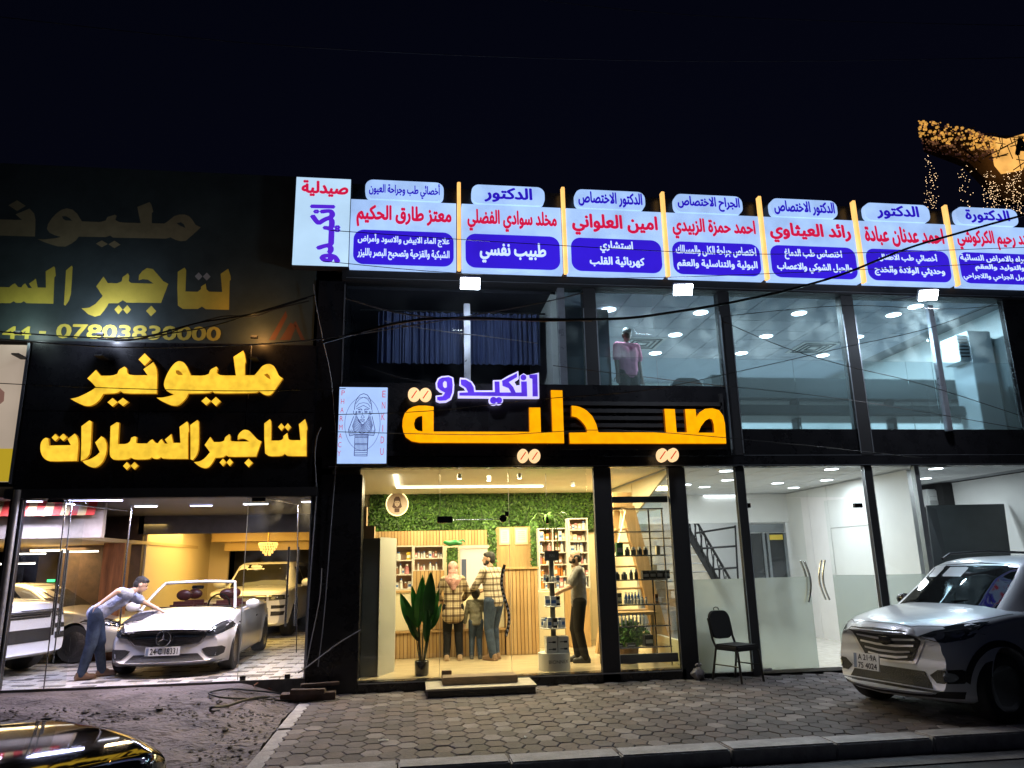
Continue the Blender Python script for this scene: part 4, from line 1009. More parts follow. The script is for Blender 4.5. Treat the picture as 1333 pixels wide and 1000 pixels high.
for P in (hl2, mir(hl2)):
    h = conform('headlight', P, 'x', bv, m_hl, suv, .008); s_ = 1 if P[0][0] > 0 else -1
    for cx_ in (.66, .76): conform('lamp_projector', [(s_ * a, b) for a, b in circ(cx_, .865 + (cx_ - .66) * .2, .035, .035, 12)], 'x', bv, m_hli, h, .012)
    conform('chrome_eyebrow', [(s_ * a, b) for a, b in [(.52, .868), (.62, .90), (.78, .945), (.885, .985), (.885, .975), (.78, .932), (.62, .888)]], 'x', bv, m_hli, h, .013)
for s_ in (1, -1): conform('headlight_tail', [(.42, .90), (.55, .895), (.86, 1.0), (.62, .985), (.42, .955)], 'y', bv, m_hl, suv, .007, s_)
fg = [(.52, .47), (.62, .53), (.80, .545), (.84, .50), (.80, .41), (.60, .40)]
for P in (fg, mir(fg)):
    f_ = conform('fog_lamp_recess', P, 'x', bv, m_grl, suv, .006); s_ = 1 if P[0][0] > 0 else -1
    conform('recess_trim', [(s_ * a, b) for a, b in [(.50, .46), (.60, .545), (.80, .56), (.80, .55), (.61, .533), (.515, .46)]], 'x', bv, m_sv, f_, .02)
    conform('fog_lamp', [(s_ * a, b) for a, b in circ(.73, .47, .05, .045, 16)], 'x', bv, m_hli, f_, .014)
conform('lower_intake', [(-.46, .50), (.46, .50), (.56, .34), (-.56, .34)], 'x', bv, m_grl, suv, .006)
conform('lower_trim', [(-.80, .33), (.80, .33), (.78, .26), (-.78, .26)], 'x', bv, mat('black_plastic', (.02, .02, .02), .6), suv, .01)
for a_ in (.86, 3.5):
    for s_ in (1, -1):
        P = [(a_ + .47 * math.cos(R(t)), .345 + .47 * math.sin(R(t))) for t in range(8, 173, 8)] + [(a_ + .408 * math.cos(R(t)), .345 + .408 * math.sin(R(t))) for t in range(172, 7, -8)]
        conform('arch_trim', P, 'y', bv, mat('black_plastic', (.02, .02, .02), .6), suv, .006, s_)
plate(suv, -.03, .02, .565, .36, .17, ['A 21·9A', '75 4024'], .1)
seam(suv, [(.9, -.80), (.45, -.66), (.24, -.40), (.18, 0), (.24, .40), (.45, .66), (.9, .80)], 'z', bv)
seam(suv, [(.9, .80), (1.25, .82)], 'z', bv); seam(suv, [(.9, -.80), (1.25, -.82)], 'z', bv)
for sg in (1, -1):
    seam(suv, [(1.40, .36), (1.36, .7), (1.5, 1.02)], 'y', bv, sg); seam(suv, [(2.42, .34), (2.46, 1.07)], 'y', bv, sg)
    conform('door_handle', [(2.15, .93), (2.32, .94), (2.32, .965), (2.15, .955)], 'y', bv, m_sv, suv, .03, sg)
    conform('sill_trim', [(1.35, .25), (3.05, .25), (3.05, .33), (1.35, .33)], 'y', bv, MATS['black_plastic'], suv, .008, sg)
    conform('side_window', [(1.72, 1.10), (2.40, 1.13), (2.40, 1.52), (2.15, 1.50), (1.95, 1.38)], 'y', bc, m_scr, suv, .004, sg)
    conform('side_window', [(2.47, 1.13), (3.3, 1.17), (3.38, 1.49), (2.47, 1.53)], 'y', bc, m_scr, suv, .004, sg)
    MB().tube([(2.0, sg * .57, 1.635), (2.15, sg * .575, 1.70), (2.8, sg * .57, 1.72), (3.5, sg * .555, 1.695), (3.8, sg * .54, 1.62)], .016, 8).build('roof_rail', m_chr if False else m_rimd, suv, smooth=True)
    mirror(suv, 1.72, sg * .99, 1.13, sg, m_cblk, 1.0)
conform('windscreen', [(-.64, 1.10), (0, 1.075), (.64, 1.10), (.545, 1.56), (0, 1.59), (-.545, 1.56)], 'x', bc, m_scr, suv, .004)
for (a_, b_) in (((1.2, .45, 1.15), (1.5, -.12, 1.19)), ((1.22, -.1, 1.16), (1.50, -.62, 1.21))):
    MB().tube([a_, (a_[0] * .5 + b_[0] * .5 - .03, (a_[1] + b_[1]) / 2, (a_[2] + b_[2]) / 2 + .0), b_], .009, 6).build('wiper', m_cblk, suv)
for (x, s_) in ((.86, 1), (.86, -1), (3.5, 1), (3.5, -1)): wheel(suv, x, s_ * .905, .345, .23, s_, m_rim, 5)

# ---------------------------------------------------------------- pale boxy SUV behind the convertible
S3 = dict(len=4.9, fa=.92, ra=3.85, rw=.43, wr=.385, bow=.22, rake=.1, tumble=.93, wbow=.08,
   w=[(0, .82), (.05, .88), (.2, .95), (.6, .99), (4.4, .99), (4.9, .9)],
   sh=[(0, .92), (.08, 1.02), (.3, 1.08), (1.3, 1.14), (4.4, 1.18), (4.9, 1.1)],
   top=[(0, .95), (.06, 1.06), (.15, 1.11), (.6, 1.16), (1.3, 1.2), (4.4, 1.22), (4.9, 1.15)],
   bot=[(0, .34), (.1, .28), (4.9, .35)],
   cab=[(1.2, 1.14, .76), (1.4, 1.35, .74), (1.7, 1.62, .70), (1.9, 1.74, .68), (2.1, 1.79, .67), (3.4, 1.80, .66), (4.5, 1.74, .64), (4.8, 1.2, .74)])
def big_suv(par, paint):
    s3 = car_shell(S3); c3 = cabin_shell(S3); s3.build('body', paint, par, smooth=True); c3.build('roof', paint, par, smooth=True); b3 = bvh_of(s3); k3 = bvh_of(c3)
    conform('windscreen', [(-.72, 1.17), (.72, 1.17), (.62, 1.73), (-.62, 1.73)], 'x', k3, m_scr, par, .004, step=.07)
    g_ = conform('grille', [(-.52, 1.0), (.52, 1.0), (.5, .86), (-.5, .86)], 'x', b3, m_grl, par, .008)
    for zz in (.89, .93, .97): conform('grille_slat', [(-.49, zz), (.49, zz), (.49, zz + .012), (-.49, zz + .012)], 'x', b3, m_rim, g_, .018, step=.08)
    h4 = [(.56, .87), (.93, .89), (.95, .995), (.56, 1.0)]
    for P in (h4, mir(h4)):
        h = conform('headlight', P, 'x', b3, m_hl, par, .008); s_ = 1 if P[0][0] > 0 else -1
        for cx_ in (.66, .82): conform('lamp_ring', [(s_ * a, b) for a, b in circ(cx_, .935, .05, .042, 14)], 'x', b3, m_hli, h, .014)
    for z0_, z1_ in ((.68, .76), (.52, .62)):
        P = [(.62, z0_), (.9, z0_ + .01), (.92, z1_), (.62, z1_)]
        for q in (P, mir(P)): conform('side_intake', q, 'x', b3, m_grl, par, .01)
    conform('lower_intake', [(-.55, .70), (.55, .70), (.52, .50), (-.52, .50)], 'x', b3, m_grl, par, .01)
    for sg in (1, -1):
        for P in ([(1.75, 1.2), (2.5, 1.21), (2.5, 1.66), (2.05, 1.64)], [(2.56, 1.21), (3.6, 1.22), (3.6, 1.66), (2.56, 1.67)]): conform('side_window', P, 'y', k3, m_scr, par, .004, sg, step=.08)
        mirror(par, 1.8, sg * 1.13, 1.25, sg, paint, 1.4); seam(par, [(1.5, .4), (1.5, 1.12)], 'y', b3, sg); seam(par, [(2.6, .4), (2.6, 1.14)], 'y', b3, sg)
    for (x, s_) in ((.92, 1), (.92, -1), (3.85, 1), (3.85, -1)): wheel(par, x, s_ * .985, .385, .26, s_, m_rim)
    return b3
rr = place('cream white boxy SUV parked behind the white open top car in the showroom', 'car', 'large_suv_car', -3.62, 6.2, 266, .215, .92)
big_suv(rr, m_wp)
# ---------------------------------------------------------------- cars behind the left glass
lw = place('white SUV cut off at the left edge of the photo behind the showroom glass', 'car', 'suv_car', -5.62, 1.35, 343, .215, .95)
big_suv(lw, m_wp)
S4 = dict(S1); S4['len'] = 4.6; S4['cab'] = [(1.3, .96, .70), (1.55, 1.12, .68), (1.9, 1.32, .64), (2.15, 1.41, .60), (2.8, 1.44, .58), (3.4, 1.38, .57), (3.9, 1.14, .6), (4.2, .97, .64)]
S4['top'] = [(0, .62), (.07, .70), (.18, .765), (.5, .845), (1.0, .935), (1.38, .99), (3.9, 1.02), (4.5, .95), (4.69, .84)]; S4['tumble'] = .92; S4['wbow'] = .08
def sedan(par, paint):
    s4 = car_shell(S4); c4 = cabin_shell(S4); s4.build('body', paint, par, smooth=True); c4.build('roof', paint, par, smooth=True); b4, k4 = bvh_of(s4), bvh_of(c4)
    conform('windscreen', [(-.66, .97), (.66, .97), (.54, 1.37), (-.54, 1.37)], 'x', k4, m_scr, par, .004, step=.07)
    conform('grille', grl, 'x', b4, m_grl, par, .01)
    for P in (hlp, mir(hlp)): conform('headlight', P, 'x', b4, m_hl, par, .008)
    for sg in (1, -1):
        for P in ([(1.75, .96), (2.6, .98), (2.6, 1.32), (2.2, 1.31)], [(2.66, .98), (3.5, .99), (3.3, 1.28), (2.66, 1.32)]): conform('side_window', P, 'y', k4, m_scr, par, .004, sg, step=.08)
        mirror(par, 1.7, sg * 1.0, 1.0, sg, paint); seam(par, [(1.4, .3), (1.38, .6), (1.5, .88)], 'y', b4, sg); seam(par, [(2.6, .3), (2.64, .9)], 'y', b4, sg)
    for (x, s_) in ((.86, 1), (.86, -1), (3.70, 1), (3.70, -1)): wheel(par, x, s_ * .91, .335, .22, s_, m_rim)
sv = place('silver sedan standing far left in the showroom behind the glass door and the bending man', 'car', 'sedan_car', -4.75, 3.6, 355, .215, .93)
sedan(sv, mat('pale_gold_paint', (.42, .40, .34), .3, metal=.4, coat=1))
# ---------------------------------------------------------------- dark car nearest the camera
m_bp = mat('black_car_paint', (.008, .008, .007), .04, spec=.5)
fc = place('dark glossy car bonnet mirroring yellow letters, bottom left corner', 'car', 'dark_car', -1.60, -6.56, 47, -.13, 1.0)
s5 = car_shell(dict(S2, bow=.12, rake=.05, top=[(0, .99), (.04, 1.03), (.2, 1.035), (1.2, 1.06), (1.5, 1.10), (3.8, 1.2), (4.41, 1.15)], sh=[(0, .92), (.05, .975), (.3, 1.0), (1.2, 1.04), (2.6, 1.07), (4.0, 1.12), (4.41, 1.1)])); c5 = cabin_shell(S2); s5.build('body', m_bp, fc, smooth=True); c5.build('roof', m_bp, fc, smooth=True); b5, k5 = bvh_of(s5), bvh_of(c5)
conform('windscreen', [(-.64, 1.10), (0, 1.075), (.64, 1.10), (.545, 1.56), (0, 1.59), (-.545, 1.56)], 'x', k5, m_scr, fc, .004)
conform('grille', [(a * .92, .81 + (b - .81) * .8) for a, b in gp_], 'x', b5, m_grl, fc, .01)
for P in (hl2, mir(hl2)): conform('headlight', P, 'x', b5, m_hl, fc, .008)
for sg in (1, -1):
    mirror(fc, 1.72, sg * 1.02, 1.15, sg, m_bp, 1.2); conform('side_window', [(1.72, 1.10), (2.40, 1.13), (2.40, 1.52), (2.15, 1.50), (1.95, 1.38)], 'y', k5, m_scr, fc, .004, sg)
for (x, s_) in ((.86, 1), (.86, -1), (3.5, 1), (3.5, -1)): wheel(fc, x, s_ * .905, .345, .23, s_, m_rim)
# ================================================================ PEOPLE
def cap_(a, b, r1, r2, n=14):
    """closed tapered capsule"""
    a, b = Vector(a), Vector(b); d = (b - a); L = max(d.length, 1e-4); q = Vector((0, 0, 1)).rotation_difference(d.normalized()).to_matrix().to_4x4(); q.translation = a
    pr = [(r1 * math.sin(R(t)), -r1 * math.cos(R(t))) for t in (8, 30, 55, 80)] + [(r2 * math.cos(R(t)), L + r2 * math.sin(R(t))) for t in (5, 35, 60, 82)]
    return MB().lathe(pr, (0, 0, 0), n).xf(q)
def ell_(c, r, rot=(0, 0, 0), n=16):
    from mathutils import Euler
    M = Matrix.Translation(c) @ Euler(rot).to_matrix().to_4x4(); return MB().ball((0, 0, 0), r, n).xf(M)
def blob(name, prims, vox, m, parent, smooth=6, label=None):
    mb = MB()
    for p in prims: mb.add(p.v, p.f)
    me = bpy.data.meshes.new('tmp'); me.from_pydata(mb.v, [], mb.f); bm = bmesh.new(); bm.from_mesh(me); bmesh.ops.recalc_face_normals(bm, faces=bm.faces); bm.to_mesh(me); bm.free()
    o = bpy.data.objects.new('tmp', me); COL.objects.link(o)
    a = o.modifiers.new('r', 'REMESH'); a.mode = 'VOXEL'; a.voxel_size = vox; a.use_smooth_shade = True
    b = o.modifiers.new('s', 'SMOOTH'); b.iterations = smooth; b.factor = .5
    e = bpy.data.meshes.new_from_object(o.evaluated_get(bpy.context.evaluated_depsgraph_get())); e.name = name
    bpy.data.objects.remove(o); e.materials.clear()
    for q in (m if isinstance(m, (list, tuple)) else [m]): e.materials.append(q)
    o = bpy.data.objects.new(name, e); COL.objects.link(o); o.parent = parent
    if label: o['label'] = label
    return o
def ik(a, b, l1, l2, pole):
    a, b = Vector(a), Vector(b); d = b - a; L = min(d.length, (l1 + l2) * .999); dn = d.normalized(); b = a + dn * L
    x = (l1 * l1 - l2 * l2 + L * L) / (2 * L); h = math.sqrt(max(0, l1 * l1 - x * x)); p = Vector(pole); p = (p - dn * p.dot(dn)).normalized()
    return a + dn * x + p * h, b
m_skin = mat('skin', (.45, .27, .18), .5, var=.08, scale=20); m_skin2 = mat('skin_fair', (.58, .38, .28), .5, var=.08, scale=20)
m_hair = mat('black_hair', (.012, .010, .009), .55, var=.3, scale=60, bump=.5, bscale=120)
m_eye = mat('eye_dark', (.02, .015, .01), .2); m_lip = mat('lips', (.36, .16, .12), .5)
def plaid(name, base, dark, s=9.0):
    m = mat(name, base, .8); n = m.node_tree; p = n.nodes['Principled BSDF']; tc = n.nodes.new('ShaderNodeTexCoord'); sp = n.nodes.new('ShaderNodeSeparateXYZ'); n.links.new(tc.outputs['Object'], sp.inputs[0])
    def stripe(sock, sc, thr, off=0):
        a = n.nodes.new('ShaderNodeMath'); a.operation = 'MULTIPLY_ADD'; a.inputs[1].default_value = sc; a.inputs[2].default_value = off; n.links.new(sock, a.inputs[0])
        f = n.nodes.new('ShaderNodeMath'); f.operation = 'FRACT'; n.links.new(a.outputs[0], f.inputs[0])
        g = n.nodes.new('ShaderNodeMath'); g.operation = 'LESS_THAN'; g.inputs[1].default_value = thr; n.links.new(f.outputs[0], g.inputs[0]); return g.outputs[0]
    a = stripe(sp.outputs[0], s, .30, .1); b = stripe(sp.outputs[2], s, .34); c = stripe(sp.outputs[2], s, .06, .5); e = stripe(sp.outputs[0], s, .06, .6)
    def mx(fac, v, c1, c2):
        k = n.nodes.new('ShaderNodeMix'); k.data_type = 'RGBA'; mu = n.nodes.new('ShaderNodeMath'); mu.operation = 'MULTIPLY'; mu.inputs[1].default_value = v
        n.links.new(fac, mu.inputs[0]); n.links.new(mu.outputs[0], k.inputs[0])
        if isinstance(c1, tuple): k.inputs[6].default_value = (*c1, 1)
        else: n.links.new(c1, k.inputs[6])
        k.inputs[7].default_value = (*c2, 1); return k.outputs[2]
    o = mx(a, .62, base, dark); o = mx(b, .75, o, dark); o = mx(c, .6, o, dark); o = mx(e, .6, o, dark)
    n.links.new(o, p.inputs['Base Color']); return m
def person(label, loc, rz, h=1.75, lean=0, head_turn=0, head_nod=0, feet=((-.11, 0), (.11, 0)), hands=None, fem=False, skin=None, sleeves='short', shirt=None, pants=None, shoes=None, hair='short',
           long_top=False, elbows=((-1, .5, -.6), (1, .5, -.6)), beard=False, bend=0, hipshift=(0, 0), neck_fwd=0.0, kid=False):
    """faces local -Y; lean in degrees forward from the hips"""
    root = thing('person', label, 'person', loc, rz); s = h / 1.75; skin = skin or m_skin
    V = lambda x, y, z: Vector((x * s, y * s, z * s))
    la = R(lean); f = Vector((0, -math.sin(la), math.cos(la)))         # spine direction
    bk = Vector((0, math.cos(la), math.sin(la)))                       # backward normal
    hip = V(hipshift[0], hipshift[1], .93); sx = Vector((1, 0, 0))
    hw = .175 if not fem else .155
    waist = hip + f * .16 * s; chest = hip + f * .38 * s; neck = hip + f * .545 * s; 
    f2 = (f * (1 - .0) + Vector((0, -.12, 0))).normalized()
    if lean > 30: f2 = (f + Vector((0, -.1, .25))).normalized()
    headc = neck + f2 * .155 * s + Vector((0, -.015 * s, 0))
    sh = [neck - f * .045 * s + sx * (k * (hw + .01) * s) for k in (-1, 1)]
    hj = [hip + sx * (k * .09 * s) for k in (-1, 1)]
    ft = [V(a, b, .075) for a, b in feet]
    kn, an = [], []
    for i in (0, 1):
        k, e = ik(hj[i], ft[i], .433 * s, .433 * s, (0, -1, 0)); kn.append(k); an.append(e)
    hands = hands or ((-.24, -.05, .72), (.24, -.05, .72))
    el, ha = [], []
    for i in (0, 1):
        e, w_ = ik(sh[i], V(*hands[i]), .29 * s, .26 * s, elbows[i]); el.append(e); ha.append(w_)
    k_ = .9 if fem else 1.0
    def torso(ex): return [ell_(hip, ((.155 + ex) * s, (.115 + ex) * s, .13 * s), (la, 0, 0)), cap_(hip + sx * .05 * s, waist + sx * .045 * s, (.11 + ex) * s, (.105 + ex) * s), cap_(hip - sx * .05 * s, waist - sx * .045 * s, (.11 + ex) * s, (.105 + ex) * s),
            cap_(waist + sx * .05 * s, chest + sx * .075 * s * k_, (.098 + ex) * s, (.108 + ex) * s * k_), cap_(waist - sx * .05 * s, chest - sx * .075 * s * k_, (.098 + ex) * s, (.108 + ex) * s * k_),
            cap_(chest + sx * .06 * s, sh[1] - f * .02 * s - sx * .035 * s, (.10 + ex) * s, (.058 + ex) * s), cap_(chest - sx * .06 * s, sh[0] - f * .02 * s + sx * .035 * s, (.10 + ex) * s, (.058 + ex) * s), cap_(sh[0], sh[1], (.052 + ex) * s, (.052 + ex) * s)]
    def arm(i, ex, full=True, to=1.0): 
        r = [cap_(sh[i], el[i] if to >= 1 else sh[i].lerp(el[i], to), (.052 + ex) * s, (.042 + ex) * s * (1 if to >= 1 else 1.15))]
        if full: r.append(cap_(el[i], ha[i] if full is True else el[i].lerp(ha[i], full), (.042 + ex) * s, (.029 + ex) * s))
        return r
    def leg(i, ex, to=1.0): return [cap_(hj[i], kn[i], (.092 + ex) * s, (.058 + ex) * s), cap_(kn[i] + Vector((0, .012, -.05)) * s, kn[i].lerp(an[i], to), (.056 + ex) * s, (.038 + ex) * s)]
    rot = Matrix.Rotation(R(head_turn), 4, 'Z') @ Matrix.Rotation(R(head_nod), 4, 'X')
    def H(p): return headc + (rot @ (Vector(p) * s))
    def he(c, r): 
        from mathutils import Euler
        return MB().ball((0, 0, 0), tuple(q * s for q in r), 16).xf(Matrix.Translation(H(c)) @ rot)
    B = torso(0) + arm(0, 0) + arm(1, 0) + leg(0, 0) + leg(1, 0)
    hs = 1.5 if kid else 1.0
    B += [cap_(neck - f * .05 * s, H((0, .01, -.05)), .055 * s, .05 * s), he((0, .012, .028), (.076 * hs, .095 * hs, .098 * hs)), he((0, -.025, -.035), (.056 * hs, .068 * hs, .075 * hs)), he((0, -.052, -.075), (.03, .025, .024)),
          MB().tube([H((0, -.086, .022)), H((0, -.108, -.02)), H((0, -.088, -.034))], [.010 * s, .015 * s, .012 * s], 8), he((.08 * hs, .012, -.005), (.012, .022, .032)), he((-.08 * hs, .012, -.005), (.012, .022, .032)),
          he((0, -.088, -.058), (.024, .012, .008))]
    for i in (0, 1):
        a = an[i]; B += [cap_(a, a + V(0, -.15, -.045), .042 * s, .034 * s), cap_(a, a + V(0, .04, -.04), .04 * s, .034 * s)]
        # hand: palm, four curled fingers, thumb
        d = (ha[i] - el[i]).normalized(); side = d.cross(Vector((0, 0, 1))); side = side.normalized() if side.length > .2 else sx.copy(); nrm = side.cross(d).normalized()
        if nrm.z > 0 and lean < 30: pass
        p0 = ha[i]; p1 = p0 + d * .085 * s
        B += [cap_(p0 + side * .018 * s, p1 + side * .022 * s, .02 * s, .017 * s, 8), cap_(p0 - side * .018 * s, p1 - side * .022 * s, .02 * s, .017 * s, 8), cap_(p0, p1, .02 * s, .018 * s, 8)]
        for q, L_ in enumerate((.066, .078, .073, .056)):
            o_ = side * ((-.033 + .022 * q) * s); c1 = p1 + o_; c2 = c1 + (d * .94 - nrm * .25).normalized() * L_ * .55 * s; c3 = c2 + (d * .7 - nrm * .6).normalized() * L_ * .5 * s
            B += [cap_(c1, c2, .0095 * s, .009 * s, 6), cap_(c2, c3, .009 * s, .0075 * s, 6)]
        t1 = p0 + d * .025 * s - side * .03 * s; B += [cap_(t1, t1 + (d * .6 - side * .75).normalized() * .05 * s, .012 * s, .0095 * s, 6), cap_(t1 + (d * .6 - side * .75).normalized() * .05 * s, t1 + (d * .6 - side * .75).normalized() * .05 * s + (d * .95 - side * .1) * .03 * s, .0095 * s, .008 * s, 6)]
    body = blob('body', B, .0075 * s, skin, root, 4)
    # eyes, brows, mouth
    for k in (-1, 1):
        he((k * .031, -.083, .012), (.0125, .006, .007)).build('eye', m_eye, body, smooth=True)
        if not fem: MB().tube([H((k * .014, -.094, .032)), H((k * .034, -.090, .038)), H((k * .052, -.078, .031))], .0045 * s, 5).build('eyebrow', m_hair, body)
    he((0, -.098, -.057), (.021, .006, .005)).build('mouth', m_lip, body, smooth=True)
    if hair == 'short':
        HR = [he((0, .022, .048), (.081 * hs, .096 * hs, .09 * hs)), he((0, .055, .0), (.072 * hs, .062 * hs, .078 * hs)), he((0, -.03, .085), (.062 * hs, .062, .038))]
        blob('hair', HR, .008 * s, m_hair, root, 2)
    elif hair == 'balding':
        blob('hair', [he((0, .06, .01), (.078, .052, .07)), he((.055, .02, .02), (.028, .06, .045)), he((-.055, .02, .02), (.028, .06, .045)), he((0, .055, .07), (.055, .045, .04))], .007 * s, m_hair, root, 2)
    if beard: blob('beard', [he((0, -.052, -.072), (.046, .045, .032)), he((.052, -.02, -.045), (.015, .035, .045)), he((-.052, -.02, -.045), (.015, .035, .045)), he((0, -.098, -.044), (.024, .008, .006))], .006 * s, m_hair, root, 2)
    # clothes
    T = torso(.022)
    T.append(ell_(hip - f * .03 * s, (.165 * s, .128 * s, .10 * s), (la, 0, 0)))
    if long_top: T += [cap_(hip + V(.05, 0, 0), hip + V(.06, .0, -.14), .14 * s, .15 * s), cap_(hip + V(-.05, 0, 0), hip + V(-.06, .0, -.14), .14 * s, .15 * s)]
    for i in (0, 1): T += arm(i, .024, False, .72) if sleeves == 'short' else arm(i, .020, .9)
    T.append(cap_(neck - f * .06 * s, neck - f * .005 * s, .075 * s, .062 * s))
    blob('shirt', T, .011 * s, shirt, root, 3)
    P = [ell_(hip - V(0, 0, .03), (.158 * s, .122 * s, .12 * s))] + leg(0, .026) + leg(1, .026)
    if lean < 40: P.append(cap_(hip, waist, .12 * s, .11 * s))
    blob('trousers', P, .011 * s, pants, root, 3)
    for i in (0, 1):
        a = an[i]; blob('shoe', [cap_(a + V(0, .035, -.038), a + V(0, -.165, -.040), .052 * s, .047 * s), cap_(a + V(0, .02, .0), a + V(0, -.06, -.015), .054 * s, .05 * s), MB().box(tuple(a + V(-.048, -.20, -.074)), tuple(a + V(.048, .08, -.050)))], .008 * s, shoes, root, 3)
    root['h'] = h
    return root, dict(headc=headc, H=H, neck=neck, sh=sh, ha=ha, hip=hip, he=he, s=s, f=f)
m_jean = mat('blue_jeans', (.045, .065, .11), .85, var=.45, scale=4, bump=.3, bscale=12); m_jeanb = mat('washed_jeans', (.04, .055, .085), .85, var=.6, scale=3.5, bump=.3, bscale=10)
m_black = mat('black_cloth', (.015, .015, .018), .85, var=.3, scale=6); m_char = mat('charcoal_trousers', (.02, .018, .016), .85, var=.3, scale=6)
m_shoe = mat('tan_shoe', (.22, .13, .07), .6); m_shoed = mat('dark_shoe', (.02, .018, .016), .5); m_snk = mat('sneaker', (.08, .08, .09), .6)
m_grey = mat('grey_shirt_cloth', (.27, .26, .25), .85, var=.28, scale=7, bump=1, bscale=9); m_tee = mat('pale_blue_tee', (.40, .43, .54), .85, var=.22, scale=7, bump=1, bscale=9); m_kid = mat('sage_grey_pullover', (.20, .19, .15), .9, var=.25, scale=8, bump=1, bscale=10)
m_pink = mat('pink_tee', (.62, .20, .30), .85, var=.1, bump=.3, bscale=8)
m_pl1 = plaid('brown_plaid', (.52, .42, .28), (.05, .02, .012), 8.5); m_pl2 = plaid('brown_white_plaid', (.58, .50, .38), (.045, .022, .014), 10)
FZ = G0
def foot(px, py, z): p = gp(px, py, z); return p
# the family at the counter
pw_ = foot(590, 860, FZ)
w_, K = person('woman in pink headscarf and brown checked long shirt with her back turned at the counter', (pw_.x, pw_.y, FZ), R(180), 1.60, fem=True, shirt=m_pl1, pants=m_black, shoes=mat('beige_shoe', (.35, .24, .15), .7), sleeves='long', long_top=True, hair=None,
   hands=((-.20, -.30, 1.05), (.20, -.30, 1.05)), feet=((-.12, 0), (.12, -.02)))
HS = [K['he']((0, .02, .03), (.096, .112, .116)), K['he']((0, .045, -.07), (.095, .095, .10)), cap_(K['headc'] + Vector((0, .03, -.10)), K['neck'] + Vector((0, .05, -.06)), .085, .12), cap_(K['sh'][0] + Vector((.05, .01, .0)), K['sh'][1] - Vector((.05, -.01, .0)), .07, .07), cap_(K['neck'] + Vector((0, .09, -.05)), K['neck'] + Vector((0, .12, -.17)), .07, .045)]
blob('headscarf', HS, .011, mat('pink_headscarf', (.50, .27, .24), .85, var=.3, scale=6, bump=.8, bscale=14), w_, 3)
pk = foot(620, 858, FZ)
person('boy in grey pullover and blue jeans standing between the two adults at the counter', (pk.x, pk.y, FZ), R(180), 1.13, shirt=m_kid, pants=m_jean, shoes=m_snk, sleeves='long', kid=True, hands=((-.30, -.16, .92), (.30, -.10, .84)), feet=((-.10, 0), (.12, 0)), skin=m_skin2)
pm = foot(644, 859, FZ)
person('bearded man in brown checked shirt and blue jeans standing sideways at the counter', (pm.x, pm.y, FZ), R(222), 1.76, shirt=m_pl2, pants=m_jean, shoes=m_shoe, sleeves='long', beard=True, head_turn=35, hands=((-.22, -.42, 1.10), (.10, -.40, 1.12)), feet=((-.08, -.04), (.10, .05)), lean=6)
# the man by the display
pr_ = gp(757, 862, FZ)
person('man in grey short sleeved shirt standing by the white display stand looking up', (pr_.x, pr_.y, FZ), R(-98), 1.74, shirt=m_grey, pants=m_char, shoes=m_shoed, sleeves='short', hair='balding', beard=True, head_nod=-14, hands=((-.12, -.36, 1.05), (.10, -.37, 1.08)), elbows=((-.5, .7, -1), (.5, .7, -1)), feet=((-.09, -.04), (.10, .06)))
# the bending man at the bonnet
pb = gp(121, 883, .215)
wk, KW = person('man in pale blue tee shirt and jeans bending over the white car bonnet, wiping it', (pb.x, pb.y, .215), R(114), 1.68, lean=56, shirt=m_tee, pants=m_jeanb, shoes=mat('sandal', (.16, .09, .05), .7), sleeves='short', skin=m_skin2,
   hands=((-.40, .02, 1.10), (.12, -.92, .90)), elbows=((-1, .5, .5), (.6, .4, .2)), feet=((-.10, .17), (.13, -.12)), hipshift=(0, .05), head_nod=25)
# upstairs
u = at(806, 560, .9)
person('man in pink tee shirt standing behind the frosted upstairs window looking down', (X(817, 470, .7), .7, Z(820, 430, .7) - 1.72 + 0.0), R(12), 1.74, shirt=m_pink, pants=m_black, shoes=m_shoed, sleeves='short', head_nod=22, skin=mat('skin_dark', (.16, .09, .06), .5))

for n_ in ('pale_blue_tee', 'grey_shirt_cloth', 'sage_grey_pullover', 'pink_tee', 'brown_plaid', 'brown_white_plaid', 'blue_jeans', 'washed_jeans', 'pink_headscarf'):
    b_ = MATS[n_].node_tree.nodes.get('Bump')
    if b_: b_.inputs['Distance'].default_value = .05
for n_ in ('pale_blue_tee', 'grey_shirt_cloth', 'sage_grey_pullover', 'pink_tee', 'brown_plaid', 'brown_white_plaid', 'blue_jeans', 'washed_jeans', 'pink_headscarf', 'black_cloth', 'charcoal_trousers'):
    MATS[n_].node_tree.nodes['Principled BSDF'].inputs['Specular IOR Level'].default_value = .12
